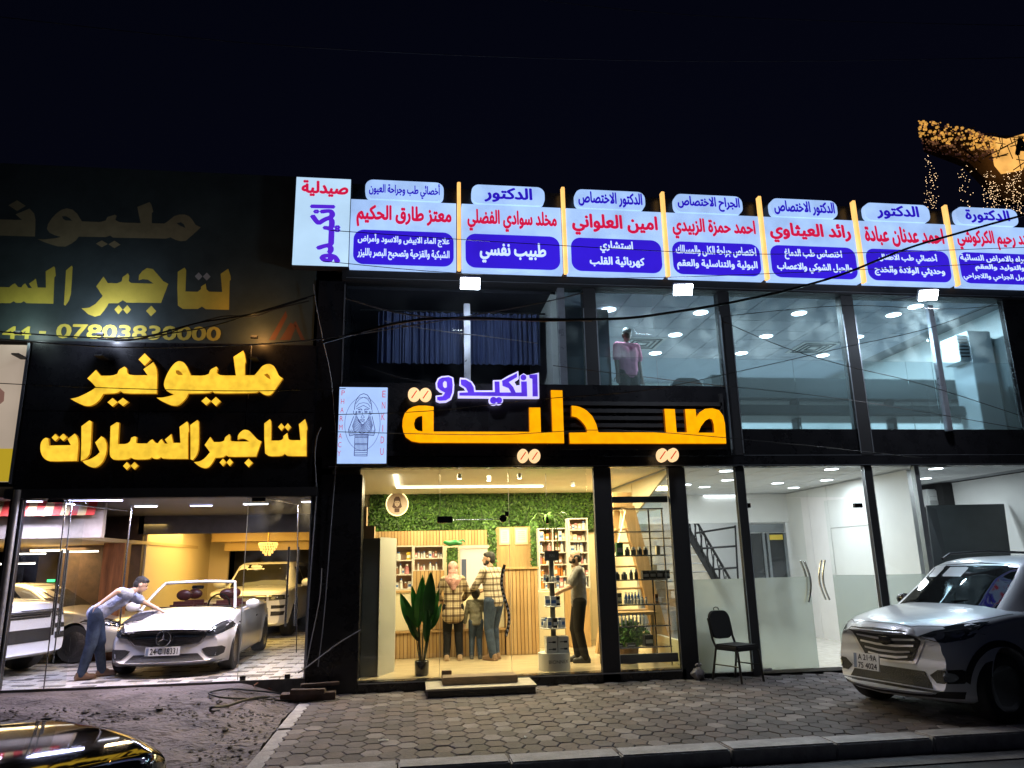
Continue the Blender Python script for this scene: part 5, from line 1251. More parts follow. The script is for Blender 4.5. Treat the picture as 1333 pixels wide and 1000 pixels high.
# ================================================================ PHARMACY INTERIOR
m_wood = mat('light_oak', (.50, .32, .14), .5, var=.22, scale=3, stretch=(8, 8, .8)); m_woodd = mat('oak_groove', (.20, .11, .045), .7)
m_slat = [mat('oak_slat_%d' % i, c, .5, var=.18, scale=3, stretch=(8, 8, .7)) for i, c in enumerate([(.50, .32, .14), (.46, .285, .12), (.54, .36, .17)])]
CY = gp(600, 855, FZ).y                          # counter front
def slatted(name, label, cat, x0, x1, z0, z1, y, d=.05, pitch=.062, top=None):
    t = thing(name, label, cat, (x0, y, z0))
    MB().box((0, .02, 0), (x1 - x0, d, z1 - z0)).build('backing', m_woodd, t)
    n = int((x1 - x0) / pitch); w_ = (x1 - x0) / n; me = [None] * 3
    for i in range(n):
        k = random.randrange(3)
        if me[k] is None: mb = MB().box((.006, 0, .004), (w_ - .006, .019, z1 - z0 - .004)); me[k] = bpy.data.meshes.new('slat'); me[k].from_pydata(mb.v, [], mb.f); me[k].materials.append(m_slat[k])
        o = bpy.data.objects.new('slat', me[k]); COL.objects.link(o); o.parent = t; o.location = (i * w_, 0, 0)
    if top: MB().box((-.02, -.03, z1 - z0), (x1 - x0 + .02, top, z1 - z0 + .035)).build('worktop', m_wood, t, bevel=.004)
    return t
c0 = X(515, 800, CY)
# low counter in front with cream upper face
slatted('counter', 'low oak slatted counter base under a cream face at the left of the pharmacy', 'counter', c0 - .3, X(657, 800, CY), FZ, Z(600, 822, CY), CY, .3, top=.34)
cf = thing('counter_upstand', 'cream upper front of the service counter behind the family', 'counter', (0, 0, 0))
MB().box((c0 - .3, CY + .06, Z(600, 822, CY) + .04), (X(657, 800, CY), CY + .3, Z(600, 770, CY))).build('face', m_cream, cf); MB().box((c0 - .32, CY + .04, Z(600, 770, CY)), (X(657, 800, CY), CY + .4, Z(600, 770, CY) + .03)).build('worktop', m_wood, cf)
slatted('counter_tower', 'tall oak slatted block at the left behind the potted plant', 'counter', X(537, 790, CY), X(578, 790, CY), Z(600, 822, CY) + .04, Z(560, 743, CY), CY + .02, .03)
slatted('counter_tower', 'tall oak slatted counter end right of the standing family', 'counter', X(658, 790, CY - .05), X(701, 790, CY - .05), FZ, Z(680, 741, CY), CY - .06, .45, top=.46)
# back: band of slats, shelves, glazed door, green wall
BYK = 4.45
gw0, gw1, gz0, gz1 = X(482, 640, BYK), DV - .02, Z(600, 689, BYK), Z(600, 637, BYK)
slatted('slatted_wall_band', 'oak slatted wall band under the green leaf wall', 'wall panel', X(488, 700, 3.9), X(634, 700, 3.9), Z(560, 711, 3.9), Z(560, 691, 3.9), 3.88, .03)
gw = thing('green_wall', 'artificial green leaf wall along the back of the pharmacy', 'wall', (0, 0, 0))
MB().box((gw0, BYK, gz0 - .1), (gw1, BYK + .04, gz1)).build('backing', mat('leaf_backing', (.012, .03, .008), .9), gw)
lm = [mat('leaf_%d' % i, c, .5, var=.3, scale=5) for i, c in enumerate([(.045, .12, .018), (.08, .19, .03), (.025, .07, .012), (.13, .26, .05)])]
random.seed(11)
def leaves(mb, n, fn, s0=.03, s1=.055):
    for k in range(n):
        x, y, z = fn(); s = random.uniform(s0, s1); a = random.uniform(0, 6.28); t = random.uniform(-.9, .9)
        d = Vector((math.cos(a), math.sin(t) * .8 - .2, math.sin(a))).normalized(); q = d.cross(Vector((random.uniform(-.6, .6), -1, random.uniform(-.6, .6)))).normalized(); c = Vector((x, y, z)); n_ = d.cross(q) * s * .12
        mb.add([c - d * s, c + q * s * .42 + n_, c + d * s, c - q * s * .42 + n_], [(0, 1, 2, 3)], random.choices((0, 1, 2, 3), (4, 4, 3, 2))[0])
mb = MB(); leaves(mb, 9000, lambda: (random.uniform(gw0, gw1), BYK - random.uniform(0, .10) * (1 - .3 * math.sin(9 * random.random())), random.uniform(gz0 - .04, gz1)))
xs2 = X(640, 720, BYK)
leaves(mb, 800, lambda: (random.uniform(X(629, 740, BYK - .4), X(646, 740, BYK - .4)), BYK - .4 - random.uniform(0, .08), random.uniform(Z(640, 760, BYK - .4), gz0 + .1)))
leaves(mb, 500, lambda: (random.uniform(X(692, 740, BYK - .5), X(700, 740, BYK - .5)), BYK - .5 - random.uniform(0, .05), random.uniform(Z(695, 765, BYK - .5), gz0 + .1)))
stuff(mb.build('foliage', lm, gw))
# round lit emblem
ec = at(517, 656, BYK - .18)
em = thing('round_emblem', 'round backlit cream emblem with bearded head on the leaf wall', 'sign', (0, 0, 0))
MB().prism([(ec.x + .21 * math.cos(R(t)), ec.z + .225 * math.sin(R(t))) for t in range(0, 360, 12)], ec.y, ec.y + .03).build('disc', mat('emblem_disc', (.75, .58, .48), .5), em)
mb = MB(); mb.tube([(ec.x + .215 * math.cos(R(t)), ec.y + .04, ec.z + .23 * math.sin(R(t))) for t in range(0, 361, 12)], .018, 6); mb.build('halo_tube', emat('halo_led', (1, .78, .35), 3), em)
sk_ = MB(); mm = mat('emblem_brown', (.13, .07, .06), .6)
def E_(P): sk_.prism([(ec.x + a, ec.z + b) for a, b in P], ec.y - .006, ec.y - .002)
E_([(-.07, .03), (-.065, .10), (-.03, .145), (.03, .145), (.065, .10), (.07, .03), (.055, .03), (.04, .06), (-.04, .06), (-.055, .03)]); E_([(-.07, .03), (-.055, .03), (-.045, -.03), (0, -.065), (.045, -.03), (.055, .03), (.07, .03), (.10, -.06), (.07, -.085), (-.07, -.085), (-.10, -.06)]); E_([(-.05, -.09), (.05, -.09), (.05, -.17), (-.05, -.17)]); E_([(-.035, .035), (-.01, .03), (-.01, .022), (-.035, .025)]); E_([(.035, .035), (.01, .03), (.01, .022), (.035, .025)]); E_([(-.02, -.02), (.02, -.02), (.0, -.032)])
sk_.build('portrait', mm, em)
# shelving with products
def shelf_unit(name, label, x0, x1, y, z0, z1, n, d=.3, m=None, cols=1, back=True):
    m = m or mat('shelf_white', (.72, .68, .60), .5); t = thing(name, label, 'shelf', (0, 0, 0)); zs = [z0 + (z1 - z0) * i / n for i in range(n + 1)]
    if back: MB().box((x0, y + d - .01, z0), (x1, y + d, z1)).build('back_panel', mat('shelf_back_pink', (.72, .48, .36), .6), t)
    for z in zs: MB().box((x0, y, z), (x1, y + d - .012, z + .022)).build('shelf_board', m, t)
    for i in range(cols + 1): xx = x0 + (x1 - x0) * i / cols; MB().box((xx - .012, y - .002, z0 - .01), (xx + .012, y + d, z1 + .024)).build('upright', m, t)
    return zs
pal = [mat('box_' + n, c, .5) for n, c in (('white', (.8, .8, .78)), ('cream', (.7, .6, .42)), ('orange', (.7, .25, .05)), ('blue', (.08, .18, .45)), ('pink', (.65, .28, .3)), ('green', (.1, .35, .16)), ('brown', (.25, .12, .06)), ('black', (.02, .02, .02)), ('yellow', (.8, .55, .05)))]
pn_ = ['white', 'cream', 'orange', 'blue', 'pink', 'green', 'brown', 'black', 'yellow']
_pm = {}
def product(kind, k, x, y, z, w_, h_, d_, where, grp):
    key = (kind, k)
    if key not in _pm:
        if kind == 'box': mb = MB().box((-.5, -.5, 0), (.5, .5, 1)); mb.add([(-.42, -.505, .25), (.42, -.505, .25), (.42, -.505, .6), (-.42, -.505, .6)], [(0, 1, 2, 3)], 1)
        else: mb = MB().lathe([(.46, 0), (.5, .03), (.5, .66), (.26, .78), (.26, .82)], (0, 0, 0), 12).lathe([(.3, .82), (.3, 1.0)], (0, 0, 0), 12, mi=1)
        me = bpy.data.meshes.new(kind); me.from_pydata(mb.v, [], mb.f); me.materials.append(pal[k]); me.materials.append(pal[0] if k else pal[(k + 3) % 9]); me.polygons.foreach_set('material_index', mb.mi); _pm[key] = me
    o = bpy.data.objects.new({'box': 'medicine_box', 'bottle': 'product_bottle'}[kind], _pm[key]); COL.objects.link(o); o.location = (x, y, z); o.scale = (w_, d_, h_)
    tag(o, '%s %s %s' % (pn_[k], {'box': 'product box', 'bottle': 'product bottle'}[kind], where), kind, grp); return o
def fill(x0, x1, y, z, hmax, where, grp, ks=(0, 1, 2, 3, 4, 0, 0), kinds=('box', 'bottle'), dens=.85, w0=.035, w1=.09):
    x = x0 + .02
    while x < x1 - w0:
        w_ = random.uniform(w0, w1); h_ = hmax * random.uniform(.45, .92); k = random.choice(ks); kd = random.choice(kinds)
        if x + w_ > x1 - .01: break
        if random.random() < dens: product(kd, k, x + w_ / 2, y + .08, z, w_, h_, min(.12, w_ * 1.1) if kd == 'box' else w_, where, grp)
        x += w_ + random.uniform(.005, .02)
sy = CY + .75
xa, xb = X(514, 730, sy), X(537, 730, sy); za, zb = Z(525, 768, sy), Z(525, 712, sy)
zs = shelf_unit('wall_shelf', 'narrow lit shelf of products at the left behind the counter', xa, xb, sy, za, zb, 3)
for i, z in enumerate(zs[:-1]): fill(xa, xb, sy, z + .022, .22, 'on the narrow shelf left of the counter, %s board' % ['bottom', 'middle', 'top'][i], 'products on the narrow shelf', (8, 8, 0) if i == 2 else (0, 4, 6, 0))
xa, xb = X(539, 730, sy), X(577, 730, sy); za, zb = Z(555, 744, sy), Z(555, 712, sy)
zs = shelf_unit('wall_shelf', 'wide lit shelf of bottles above the slatted block', xa, xb, sy, za, zb, 2)
for i, z in enumerate(zs[:-1]): fill(xa, xb, sy, z + .022, .17, 'on the wide shelf above the slatted block, %s board' % ['lower', 'upper'][i], 'products on the wide shelf', (0, 0, 4, 6, 0), ('bottle',) if i == 0 else ('box', 'bottle'), w0=.03, w1=.06)
# glazed door and white partition behind the counter
dr = thing('white_glass_door', 'white sliding door with narrow window behind the woman and boy', 'door', (0, 0, 0))
MB().box((X(599, 740, sy), sy, Z(610, 800, sy)), (X(635, 740, sy), sy + .04, Z(610, 712, sy))).build('leaf', mat('cool_white', (.70, .68, .78), .4), dr)
MB().box((X(601, 740, sy), sy - .012, Z(610, 762, sy)), (X(607, 740, sy), sy - .002, Z(610, 728, sy))).build('window', mat('pane_blue', (.10, .13, .22), .2), dr)
MB().box((X(597, 740, sy), sy - .02, Z(610, 714, sy)), (X(637, 740, sy), sy + .05, Z(610, 710, sy))).build('rail', mat('shelf_white', (.72, .68, .60), .5), dr)
dg = thing('green_bag', 'green plastic bag lying on top of the shelf under the slatted band', 'bag', (X(589, 706, sy), sy, Z(589, 710, sy)))
mb = MB().ball((0, 0, .045), (.19, .09, .055), 16); mb.v = [(a + .012 * math.sin(40 * c), b + .01 * math.sin(50 * a), c + .012 * math.sin(31 * a)) for a, b, c in mb.v]; mb.build('bag', mat('green_plastic', (.02, .22, .06), .3), dg, smooth=True); MB().tube([(.12, 0, .07), (.2, 0, .1), (.24, .0, .06)], .02, 6).build('handle', MATS['green_plastic'], dg)
rp_ = thing('planted_niche', 'dark niche with leaves between shelf and white door', 'niche', (0, 0, 0)); MB().box((X(582, 740, sy), sy, Z(588, 760, sy)), (X(596, 740, sy), sy + .04, Z(588, 713, sy))).build('back_panel', mat('niche_dark', (.03, .04, .02), .8), rp_)
mb = MB(); leaves(mb, 260, lambda: (random.uniform(X(583, 740, sy), X(595, 740, sy)), sy - random.uniform(0, .05), random.uniform(Z(588, 740, sy), Z(588, 714, sy)))); stuff(mb.build('foliage', lm, rp_))
# framed certificates on an oak panel
cp = thing('oak_wall_panel', 'oak wall panel right of the leaf strip carrying two framed certificates', 'wall panel', (0, 0, 0)); yp = BYK - .3
MB().box((X(645, 700, yp), yp, Z(670, 741, yp)), (X(691, 700, yp), yp + .04, Z(670, 686, yp))).build('board', m_wood, cp)
for a_, b_, l_ in ((650, 664, 'left'), (670, 687, 'right')):
    f_ = thing('framed_certificate', '%s of the two framed certificates on the oak panel' % l_, 'certificate', (0, 0, 0), group='framed certificates')
    MB().box((X(a_, 700, yp), yp - .02, Z(670, 709, yp)), (X(b_, 700, yp), yp - .002, Z(670, 687.5, yp))).build('frame', mat('pale_frame', (.75, .66, .40), .4), f_)
    MB().box((X(a_ + 1.5, 700, yp), yp - .024, Z(670, 706.5, yp)), (X(b_ - 1.5, 700, yp), yp - .021, Z(670, 690, yp))).build('paper', mat('certificate_paper', (.80, .76, .62), .6), f_)
    for k in range(5): zz = Z(670, 693 + 2.6 * k, yp); MB().box((X(a_ + 4, 700, yp), yp - .0265, zz), (X(b_ - 4, 700, yp), yp - .0245, zz + .012)).build('printed_line', mat('print_grey', (.35, .33, .3), .7), f_)
# right hand shelving wall
sy2 = 3.7
xa, xb = X(702, 720, sy2), X(738, 720, sy2); za, zb = Z(715, 768, sy2), Z(715, 689, sy2)
zs = shelf_unit('product_wall_shelf', 'pink lit product shelving behind the white display stand', xa, xb, sy2, za, zb, 5, cols=2)
for i, z in enumerate(zs[:-1]): fill(xa, xb, sy2, z + .022, .24, 'in the pink shelving behind the display stand, row %d up' % (i + 1) if False else 'in the pink shelving behind the display stand', 'products in the pink shelving', (0, 0, 4, 1, 6, 2))
xa, xb = X(742, 720, sy2 - .4), X(766, 720, sy2 - .4); za, zb = Z(750, 766, sy2 - .4), Z(750, 676, sy2 - .4)
zs = shelf_unit('tall_shelf', 'tall cream shelving behind the standing man', xa, xb, sy2 - .4, za, zb, 6)
for i, z in enumerate(zs[:-1]): fill(xa, xb, sy2 - .4, z + .022, .2, 'in the tall cream shelving behind the standing man', 'products in the tall shelving', (0, 1, 4, 0))
bs = thing('base_cabinet', 'oak and cream base cabinet under the shelving behind the standing man', 'cabinet', (0, 0, 0))
MB().box((X(702, 800, sy2 - .45), sy2 - .45, FZ), (X(735, 800, sy2 - .45), sy2 + .3, Z(715, 770, sy2 - .4))).build('cream_front', m_cream, bs); MB().box((X(735.5, 800, sy2 - .45), sy2 - .46, FZ), (X(768, 800, sy2 - .45), sy2 + .3, Z(715, 768, sy2 - .4))).build('oak_front', m_wood, bs)
# ceiling LED line and track lamps
e_led = emat('led_white', (1, .93, .75), 7)
led = thing('led_profile', 'white LED line turning a corner on the pharmacy ceiling', 'ceiling light', (0, 0, 0))
cz_ = G1 + .005
ly = 2.75; MB().box((X(516, 631, ly), ly, cz_ - .02), (X(707, 631, ly), ly + .05, cz_)).build('strip', e_led, led); MB().box((X(516, 631, ly), .9, cz_ - .02), (X(516, 631, ly) + .05, ly - .002, cz_)).build('strip', e_led, led)
for i, (a_, y_) in enumerate(((598, .6), (636, .9), (676, .6), (745, 1.8))):
    t = thing('track_lamp', 'small white spot lamp on the pharmacy ceiling, %s from the left' % ['first', 'second', 'third', 'fourth'][i], 'ceiling light', (X(a_, 612, y_), y_, cz_ - .01), group='small spot lamps on the pharmacy ceiling')
    MB().cyl((0, 0, -.09), .035, .08).build('housing', mat('lamp_white', (.8, .8, .8), .4), t, smooth=True); MB().cyl((0, 0, -.094), .03, .003).build('lens', emat('spot_lens', (1, .9, .7), 14), t)
    area('lamp_light', (X(a_, 612, y_), y_, cz_ - .12), .12, 24, (1, .80, .42), shape='DISK')
for x_ in (.3, 1.7, 3.0):
    for y_ in (1.1, 3.2): area('panel_light', (x_, y_, G1 - .02), 1.0, 66, (1, .81, .46))
# tall grey cabinet inside the window at left
cabn = thing('grey_cabinet', 'tall grey metal cabinet standing side on inside the window at left', 'cabinet', (0, 0, 0)); x0_, x1_ = X(470, 800, .35), X(514, 800, .35); zt_ = Z(500, 700, .35)
MB().box((x0_, .45, FZ), (X(492, 800, .35), 1.5, zt_)).build('side', mat('cabinet_dark', (.16, .17, .16), .35, var=.2, scale=2), cabn, bevel=.005)
MB().prism([(X(493, 800, .40), .40), (X(514, 800, .95), .95), (X(514, 800, .95), 1.5), (X(493, 800, .40), 1.5)], FZ, zt_ + .01, axis='z').build('door', mat('cabinet_grey', (.38, .39, .37), .35, metal=.2, var=.1, scale=1), cabn, bevel=.006)
for k in range(0): MB().box((x1_ + .004, .6, FZ + .25 + k * .16), (x1_ + .012, .9, FZ + .33 + k * .16)).build('vent_slot', m_grl, cabn)
for l_, a_, b_, c_, d_ in (('upper', 473, 478, 660, 689), ('lower', 474, 488, 685, 702)):
    p = at(a_, d_, .55); q = at(b_, c_, .55); tag(MB().box((p.x, .45, p.z), (q.x, .75, q.z)).build('cardboard_box', mat('cardboard', (.40, .27, .14), .8), bevel=.003), '%s brown box stacked by the window above the grey cabinet' % l_, 'box', 'boxes on the grey cabinet')
# door fittings on the glass front
dz = Z(610, 676)
gl = thing('glass_front', 'frameless glass front of the pharmacy with a hung glass door in the middle', 'glass door', (0, 0, 0))
xa, xb = X(573, 700), X(663, 700)
for (p, q, z0, z1) in ((X(469, 750) + .01, xa - .004, G0, G1), (xb + .004, X(771, 750) - .02, G0, G1), (xa, xb, G0 + .01, dz), (xa, xb, dz + .006, G1)): MB().box((p, .02, z0), (q, .03, z1)).build('glass_pane', m_glass2, gl)
for x_ in (xa - .004, xb + .004): MB().box((x_ - .002, .016, G0), (x_ + .002, .034, G1)).build('glass_joint', mat('silicone_pale', (.5, .52, .45), .3), gl)
p = at(569, 681); q = at(589, 672); MB().box((p.x, -.0, p.z), (q.x, .05, q.z)).build('patch_fitting', m_cblk, gl, bevel=.004)
p = at(655, 675); MB().cyl((p.x, .0, p.z), .055, .05, 'y').build('closer_disc', m_cblk, gl); MB().box((p.x + .03, .0, p.z + .03), (p.x + .085, .05, p.z + .1)).build('patch_fitting', m_cblk, gl)
MB().tube([at(590, 677, .035), at(652, 676, .035)], .006, 6).build('closer_arm', m_chrome, gl)
hx = X(657, 770); hz = Z(657, 770)
mb = MB().tube([(hx + .05 * math.sin(3.14 * 2 * k / 16), -.05, hz - .62 + 1.0 * k / 16) for k in range(17)], .022, 8)
mb.build('door_handle', mat('patterned_handle', (.03, .03, .03), .3), gl, smooth=True)
mb = MB()
for k in range(16): z = hz - .6 + k * .06; mb.ball((hx + .05 * math.sin(3.14 * 2 * (k + .3) / 16), -.073, z), (.012, .004, .018), 8)
mb.build('handle_inlay', m_white, gl)
# bird of paradise plant in a glass vase pot
pp = gp(549, 883, G0); pp.y = .38; pp.x = X(549, 880, .38)
pt = thing('potted_plant', 'tall artificial plant with long upright dark green leaves in a small black pot', 'plant', (pp.x, .38, G0))
MB().lathe([(.085, 0), (.10, .02), (.105, .20), (.095, .205), (.09, .17), (.0, .17)], (0, 0, 0), 20).build('pot', m_cblk, pt, smooth=True)
ml = mat('banana_leaf', (.02, .10, .015), .35, var=.35, scale=4); ml2 = mat('banana_leaf_bright', (.05, .26, .03), .35, var=.3, scale=4)
m_stem = mat('plant_stem', (.05, .06, .035), .5)
def bleaf(par, tip, base, wid, m, bendy=.05):
    base, tip = Vector(base), Vector(tip); d = tip - base; n = d.normalized(); sd = n.cross(Vector((0, 1, .1))).normalized(); mb = MB(); N = 12
    for i in range(N + 1):
        t = i / N; w_ = wid * (math.sin(math.pi * min(1, t ** .8)) ** .75) if 0 < t < 1 else .002; c = base + d * t + Vector((0, -bendy * math.sin(math.pi * t), 0))
        mb.v += [tuple(c - sd * w_ + Vector((0, -.02 * w_ / wid, 0))), tuple(c + Vector((0, .012, 0))), tuple(c + sd * w_ + Vector((0, -.02 * w_ / wid, 0)))]
    for i in range(N):
        a = i * 3; mb.f += [(a, a + 1, a + 4, a + 3), (a + 1, a + 2, a + 5, a + 4)]; mb.mi += [0, 0]
    return mb.build('leaf', m, par, smooth=True)
def lp_(px, py, dy=0): q = at(px, py, .38 + dy); return (q.x - pp.x, dy, q.z - G0)
for tip, base, w_, m in (((521, 772), (541, 822), .085, ml2), ((549, 752), (544, 818), .075, ml2), ((561, 744), (557, 808), .095, ml), ((550, 748), (551, 812), .06, ml2), ((541, 776), (545, 818), .05, ml), ((575, 785), (560, 820), .05, ml), ((556, 790), (555, 838), .055, ml), ((565, 790), (558, 812), .04, ml2), ((536, 762), (546, 816), .06, ml2), ((571, 768), (559, 815), .055, ml), ((528, 800), (545, 835), .05, ml)):
    b = lp_(*base, dy=random.uniform(-.06, .06)); bleaf(pt, lp_(*tip, dy=random.uniform(-.08, .08)), b, w_, m); MB().tube([b, ((b[0]) * .6, b[1] * .6, b[2] * .55), (b[0] * .15, b[1] * .2, .15)], .009, 6).build('stem', m_stem, pt)
MB().lathe([(.08, .17), (.085, .38)], (0, 0, 0), 20).build('clear_sleeve', m_glass2, pt)
# hanging spider plant on top of the display
hp = at(712, 672, .75)
hpl = thing('trailing_plant', 'bright green trailing plant hanging above the display stand', 'plant', tuple(hp))
MB().lathe([(.05, -.1), (.08, 0), (.075, .005)], (0, 0, -.02), 16).build('pot', m_cblk, hpl, smooth=True); MB().tube([(0, 0, 0), (0, 0, G1 - hp.z)], .004, 5).build('hanging_wire', m_cblk, hpl)
for k in range(22):
    a = random.uniform(0, 6.28); l_ = random.uniform(.18, .38); dr_ = random.uniform(.05, .75); mb = MB(); N = 9
    for i in range(N + 1):
        t = i / N; r_ = l_ * math.sin(min(t * 1.9, 1.57)) ; c = Vector((math.cos(a) * r_, math.sin(a) * r_, .10 * math.sin(t * 2.2) - dr_ * t * t)); s_ = Vector((-math.sin(a), math.cos(a), 0)) * .022 * (1 - t * .85); mb.v += [tuple(c - s_), tuple(c + s_)]
    mb.f = [(2 * i, 2 * i + 1, 2 * i + 3, 2 * i + 2) for i in range(N)]; mb.mi = [0] * N; mb.build('leaf', mat('lime_leaf', (.12, .30, .04), .4, var=.25, scale=8), hpl, smooth=True)
# carousel display stand
dp = gp(722, 874, G0); dp.y = max(dp.y, .42); dp.x = X(722, 874, dp.y)
ds = thing('display_stand', 'white tiered display stand with product boxes just inside the window', 'display stand', (dp.x, dp.y, G0), .12)
dzf = lambda py: Z(722, py, dp.y) - G0
m_dw = mat('display_white', (.66, .64, .58), .5); m_dg = mat('display_grey', (.20, .20, .19), .5)
MB().lathe([(.24, 0), (.24, dzf(849))], (0, 0, 0), 28).build('drum', m_dw, ds, smooth=True)
MB().box((-.035, -.02, dzf(849)), (.035, .02, dzf(722))).build('pole', m_dg, ds)
MB().box((-.115, -.05, dzf(730)), (.115, -.02, dzf(717))).build('header_board', m_dg, ds)
def dtext(s_, z0_, z1_, w_, y_, m_):
    vs, fs = text_mesh(s_, .0, False); xs = [v[0] for v in vs]; k = w_ * 2 / (max(xs) - min(xs)); zz = [v[1] for v in vs]; k2 = (z1_ - z0_) / (max(zz) - min(zz))
    MB().add([(-w_ + (v[0] - min(xs)) * k, y_ + .06 * ((-w_ + (v[0] - min(xs)) * k)) ** 2 * 25, z0_ + (v[1] - min(zz)) * k2) for v in vs], fs).build('printed_word', m_, ds)
dtext('SKINNEX', dzf(725.5), dzf(721.5), .095, -.053, m_white); dtext('BIONNEX', dzf(861.5), dzf(857), .15, -.244, m_grl)
for k, py in enumerate((758, 789, 817)):
    r = (.13, .12, .19)[k]; MB().lathe([(r, dzf(py) - .012), (r + .01, dzf(py)), (r, dzf(py) + .008)], (0, 0, 0), 24).build('tray', m_dw, ds, smooth=True)
    n = (7, 4, 12)[k]
    for i in range(n):
        a = 2 * math.pi * i / n; w_ = (.05, .085, .06)[k]; h_ = (.11, .17, .15)[k] * random.uniform(.75, 1); rr_ = r - w_ * .55
        o = product('box' if (i + k) % 3 else 'bottle', (0, 0, 7, 0)[(i + k) % 4], dp.x + rr_ * math.sin(a), dp.y - rr_ * math.cos(a), G0 + dzf(py) + .009, w_, h_, w_ * .7, 'on the %s tray of the white display stand' % ['upper', 'middle', 'lower'][k], 'products on the display stand')
for k, x_ in enumerate((-.12, .06)):
    bx = MB().box((0, 0, 0), (.165, .17, dzf(827) - dzf(849) - .01)); o = bx.build('display_box', m_dw, bevel=.003); o.location = (dp.x + x_ - .02, dp.y - .17 + .03 * k, G0 + dzf(849) + .002); tag(o, '%s white display box with small printed brush on the drum of the stand' % ['left', 'right'][k], 'box', 'boxes on the display drum')
    for j in (0, 1): MB().box((.03, -.002, .05 + .1 * j), (.13, -.0005, .062 + .1 * j)).build('print', m_grl, o); MB().box((.09, -.0022, .042 + .1 * j), (.14, -.0008, .07 + .1 * j)).build('print', m_grl, o)
# window display rack at the right
def W(px, py, y): return at(px, py, y)
ry = .35; rk = thing('window_rack', 'metal and glass shelf rack with product jars in the narrow window', 'shelf', (0, 0, 0)); x0_, x1_ = X(788, 800, ry), X(872, 800, ry)
MB().box((PXs[0][1] + .01, .04, Z(830, 654)), (PXs[1][0] - .01, .10, Z(830, 646))).build('cross_bar', mat('rack_grey', (.06, .065, .07), .4), rk)
MB().box((PXs[0][1] + .01, .05, Z(830, 864)), (PXs[1][0] - .01, .12, Z(830, 852.5))).build('base_bar', mat('rack_grey', (.06, .065, .07), .4), rk)
for (x_, y_) in ((x0_ + .0, ry), (x1_ - .02, ry), (x1_ - .08, ry + .5), (x0_ + .02, ry + .5)): MB().box((x_ - .011, y_ - .011, G0), (x_ + .011, y_ + .011, Z(830, 662, ry))).build('rack_post', m_chrome if x_ > 2.9 and y_ < .5 else m_cblk, rk)
shz = [Z(830, q, ry) for q in (842.5, 815, 787, 754.5, 723, 692, 662)]
for z in shz: MB().box((x0_, ry, z - .012), (x1_, ry + .5, z)).build('glass_shelf', m_glass2, rk); MB().box((x0_, ry - .012, z - .016), (x1_, ry - .002, z + .004)).build('shelf_rail', m_chrome, rk)
def row(zi, px0, px1, n, kind, k, h_, w_, wh, y_=ry + .12):
    for i in range(n): x_ = X(px0 + (px1 - px0) * (i + .5) / n, 760, y_); product(kind, k, x_, y_, shz[zi] + .002, w_, h_, w_, wh, 'products in the narrow window')
row(4, 815, 847, 4, 'bottle', 7, .13, .08, 'in a row of four on the upper shelf of the window rack'); row(4, 788, 800, 1, 'box', 6, .22, .13, 'at the left end of the upper shelf of the window rack'); row(4, 804, 813, 1, 'box', 5, .2, .1, 'beside the brown box on the upper shelf of the window rack'); row(4, 856, 862, 1, 'box', 1, .14, .06, 'at the right end of the upper shelf of the window rack')
row(3, 789, 818, 3, 'bottle', 7, .12, .095, 'among three big ones on the window rack middle shelf'); row(3, 819, 832, 2, 'bottle', 7, .15, .06, 'slim, beside the big jars on the window rack'); row(3, 836, 872, 4, 'box', 7, .13, .1, 'in the dark stack on the middle shelf of the window rack')
row(2, 812, 832, 5, 'bottle', 3, .17, .045, 'in the blue row below the jars of the window rack', ry + .35); row(2, 802, 808, 1, 'box', 7, .16, .07, 'left of the blue bottles of the window rack', ry + .35); row(2, 810, 842, 7, 'bottle', 0, .10, .04, 'small, in the front row on the lower shelf of the window rack'); row(2, 850, 856, 1, 'box', 6, .14, .05, 'right of the small white bottles of the window rack')
row(1, 795, 838, 9, 'bottle', 0, .15, .035, 'in the long low row of the window rack', ry + .35)
row(0, 795, 805, 1, 'box', 7, .05, .13, 'flat, left on the bottom shelf of the window rack'); row(0, 811, 822, 1, 'box', 7, .05, .13, 'flat, second on the bottom shelf of the window rack'); row(0, 832, 846, 1, 'box', 7, .16, .13, 'tall, third on the bottom shelf of the window rack')
# A-shaped oak display ladder behind
yl = 1.35; al = thing('ladder_shelf', 'A shaped oak display ladder behind the narrow window', 'shelf', (0, 0, 0))
def beam(a, b, w_, m, name, par, dy=.16):
    a, b = Vector(a), Vector(b); d = (b - a).normalized(); n = Vector((-d.z, 0, d.x)) * w_ / 2; P = [a - n, a + n, b + n, b - n]
    return MB().prism([(p.x, p.z) for p in P], a.y, a.y + dy).build(name, m, par)
ap = W(816, 642, yl)
beam(W(818, 660, yl), W(868, 852, yl), .22, m_wood, 'leg', al); beam(W(804, 660, yl + .2), W(782, 852, yl + .2), .12, m_wood, 'leg', al)
MB().box((W(798, 642, yl).x, yl, W(810, 660, yl).z), (W(822, 642, yl).x, yl + .3, W(810, 641, yl).z)).build('cap', m_wood, al)
for q, (a_, b_) in ((690, (802, 822)), (708, (799, 826)), (739, (795, 830)), (768, (790, 838)), (797, (786, 846))): MB().box((W(a_, q, yl + .05).x, yl + .05, W(810, q, yl).z), (W(b_, q, yl + .05).x, yl + .3, W(810, q, yl).z + .03)).build('shelf_board', m_wood, al)
MB().tube([W(814, 664, yl - .02), W(796, 745, yl - .02)], .010, 6).build('led_strip', emat('led_warm', (1, .75, .35), 4), al)
tb = thing('oak_table', 'small oak table behind the narrow window', 'table', (0, 0, 0)); MB().box((X(790, 800, 1.0), .95, Z(820, 801, 1.0)), (X(855, 800, 1.0), 1.3, Z(820, 797, 1.0))).build('table_top', m_wood, tb)
